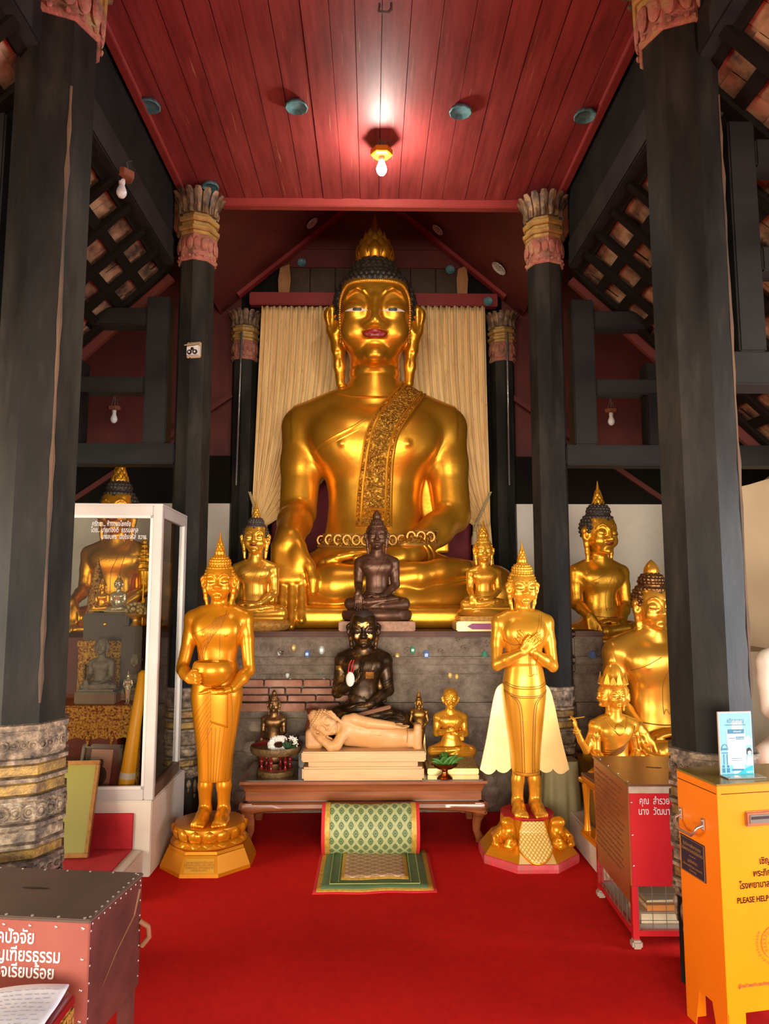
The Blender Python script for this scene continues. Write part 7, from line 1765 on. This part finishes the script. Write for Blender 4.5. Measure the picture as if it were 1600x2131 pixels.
def bf(px, py):
    d = P(px, py, 1.0)-CAM; c, s = math.cos(rzb), math.sin(rzb); n = Vector((s, -c, 0)); o_ = Vector(t.location)+n*(bd_/2); k = (o_-CAM).dot(n)/d.dot(n); w_ = CAM+d*k-Vector(t.location); return (w_.x*c+w_.y*s, -bd_/2-.002, w_.z)
for bd, px, py, sz in (('ภาคปัจจัย', 73, 1952, .054), ('ร่วมบุญเฑียรธรรม', 127, 1992, .054), ('ให้เสร็จเรียบร้อย', 114, 2026, .052)): text(bd, sz, bf(px, py), (R(90), 0, 0), 'thai_white', fb, 'lettering', 'RIGHT', sx=.80, bold=.0008)
kz = .452; kx1 = -.868
t = thing('reading_stand', 'low gilded red stand carrying the open booklet in the left corner', 'stand', (-1.06, 2.14, 0)); mb = MB(); mb.box((0, 0, kz-.03), (.40, .24, .03), bev=.005); mb.build('top_board', M['lacquer_red'], t)
mb = MB(); mb.box((.19, 0, kz-.075), (.02, .24, .06), bev=.006); mb.box((0, -.11, kz-.075), (.36, .02, .06), bev=.006); mb.box((0, .11, kz-.075), (.36, .02, .06), bev=.006); mb.build('carved_apron', M['gilt_red'], t)
for sx in (-1, 1):
    for sy in (-1, 1): mb = MB(); mb.box((sx*.175, sy*.10, (kz-.05)/2), (.035, .035, kz-.05), bev=.005); mb.build('leg', M['gilt_red'], t)
t = thing('open_booklet', 'open booklet with handwritten white pages on the gilded stand', 'booklet', (-1.06, 2.14, kz-.014), R(4))
for nm, xa, xb, cur in (('right_page', -.02, .185, 1), ('left_page', -.24, -.02, -1)):
    mb = MB(); mb.grid(lambda u, v: (xa+(xb-xa)*u, -.115+.23*v, .004+.024*math.sin(math.pi*(u if cur > 0 else 1-u)*.5+.35)*(1-.45*(u if cur > 0 else 1-u))+.003*math.sin(v*7)), 12, 8); o = link(nm, mb.mesh(nm, False), M['paper'], t); so = o.modifiers.new('s', 'SOLIDIFY'); so.thickness = .006; so.offset = -1
    if cur > 0:
        S_ = BVHTree.FromPolygons([v.co.copy() for v in o.data.vertices], [tuple(p.vertices) for p in o.data.polygons]); mb = MB(); rl = random.Random(9)
        for row in range(9):
            y = .09-row*.022; x = xa+.02
            while x < xb-.03:
                L_ = rl.uniform(.006, .02); h_ = S_.ray_cast(Vector((x+L_/2, y, .3)), Vector((0, 0, -1)))[0]
                if h_ is not None: mb.box((x+L_/2, y+rl.uniform(-.002, .002), h_.z+.001), (L_, .0022, .0006))
                x += L_+rl.uniform(.003, .012)
        mb.build('handwriting', M['ink_blue'], o)
mb = MB(); mb.box((-.03, 0, -.006), (.43, .235, .008), bev=.002); mb.build('cover', M['frame_brown'], t)
BULB = P(794, 352, 4.55)
# ------------------------------------------------------------------ camera, daylight, lamps
cam = bpy.data.cameras.new('camera'); co = bpy.data.objects.new('camera', cam); C.objects.link(co)
cam.sensor_fit = 'AUTO'; cam.sensor_width = 36.0; cam.lens = 36.0*F_PX/2131.0; cam.clip_start = .05
co.location = CAM; co.rotation_euler = (math.pi/2+PITCH, 0, -YAW)
sc = bpy.context.scene; sc.camera = co
w = bpy.data.worlds.new('daylight'); sc.world = w; w.use_nodes = True
bg = w.node_tree.nodes['Background']; bg.inputs[0].default_value = (1.0, .90, .76, 1); bg.inputs[1].default_value = .95
def area(name, loc, rot, sx, sy, e, col):
    l = bpy.data.lights.new(name, 'AREA'); l.shape = 'RECTANGLE'; l.size = sx; l.size_y = sy; l.energy = e; l.color = col
    o = bpy.data.objects.new(name, l); C.objects.link(o); o.location = loc; o.rotation_euler = rot; return o
area('entrance_daylight', (0.2, -5.5, 1.25), (R(90), 0, 0), 6.2, 2.3, 1120, (1, .90, .74))
area('right_side_daylight', (4.3, 2.2, 1.25), (R(90), 0, R(90)), 2.6, 1.9, 300, (.92, .95, 1))
area('left_side_daylight', (-4.3, 2.2, 1.25), (R(90), 0, R(-90)), 2.6, 1.9, 220, (1, .90, .66))
vs = sc.view_settings; vs.view_transform = 'Standard'; vs.look = 'None'; vs.gamma = 1.0; vs.exposure = 0.0; vs.use_curve_mapping = False
sc.cycles.use_denoising = True
try: sc.cycles.denoiser = 'OPENIMAGEDENOISE'
except Exception: pass
sc.cycles.max_bounces = 8; sc.cycles.transparent_max_bounces = 12; sc.cycles.sample_clamp_indirect = 4.0
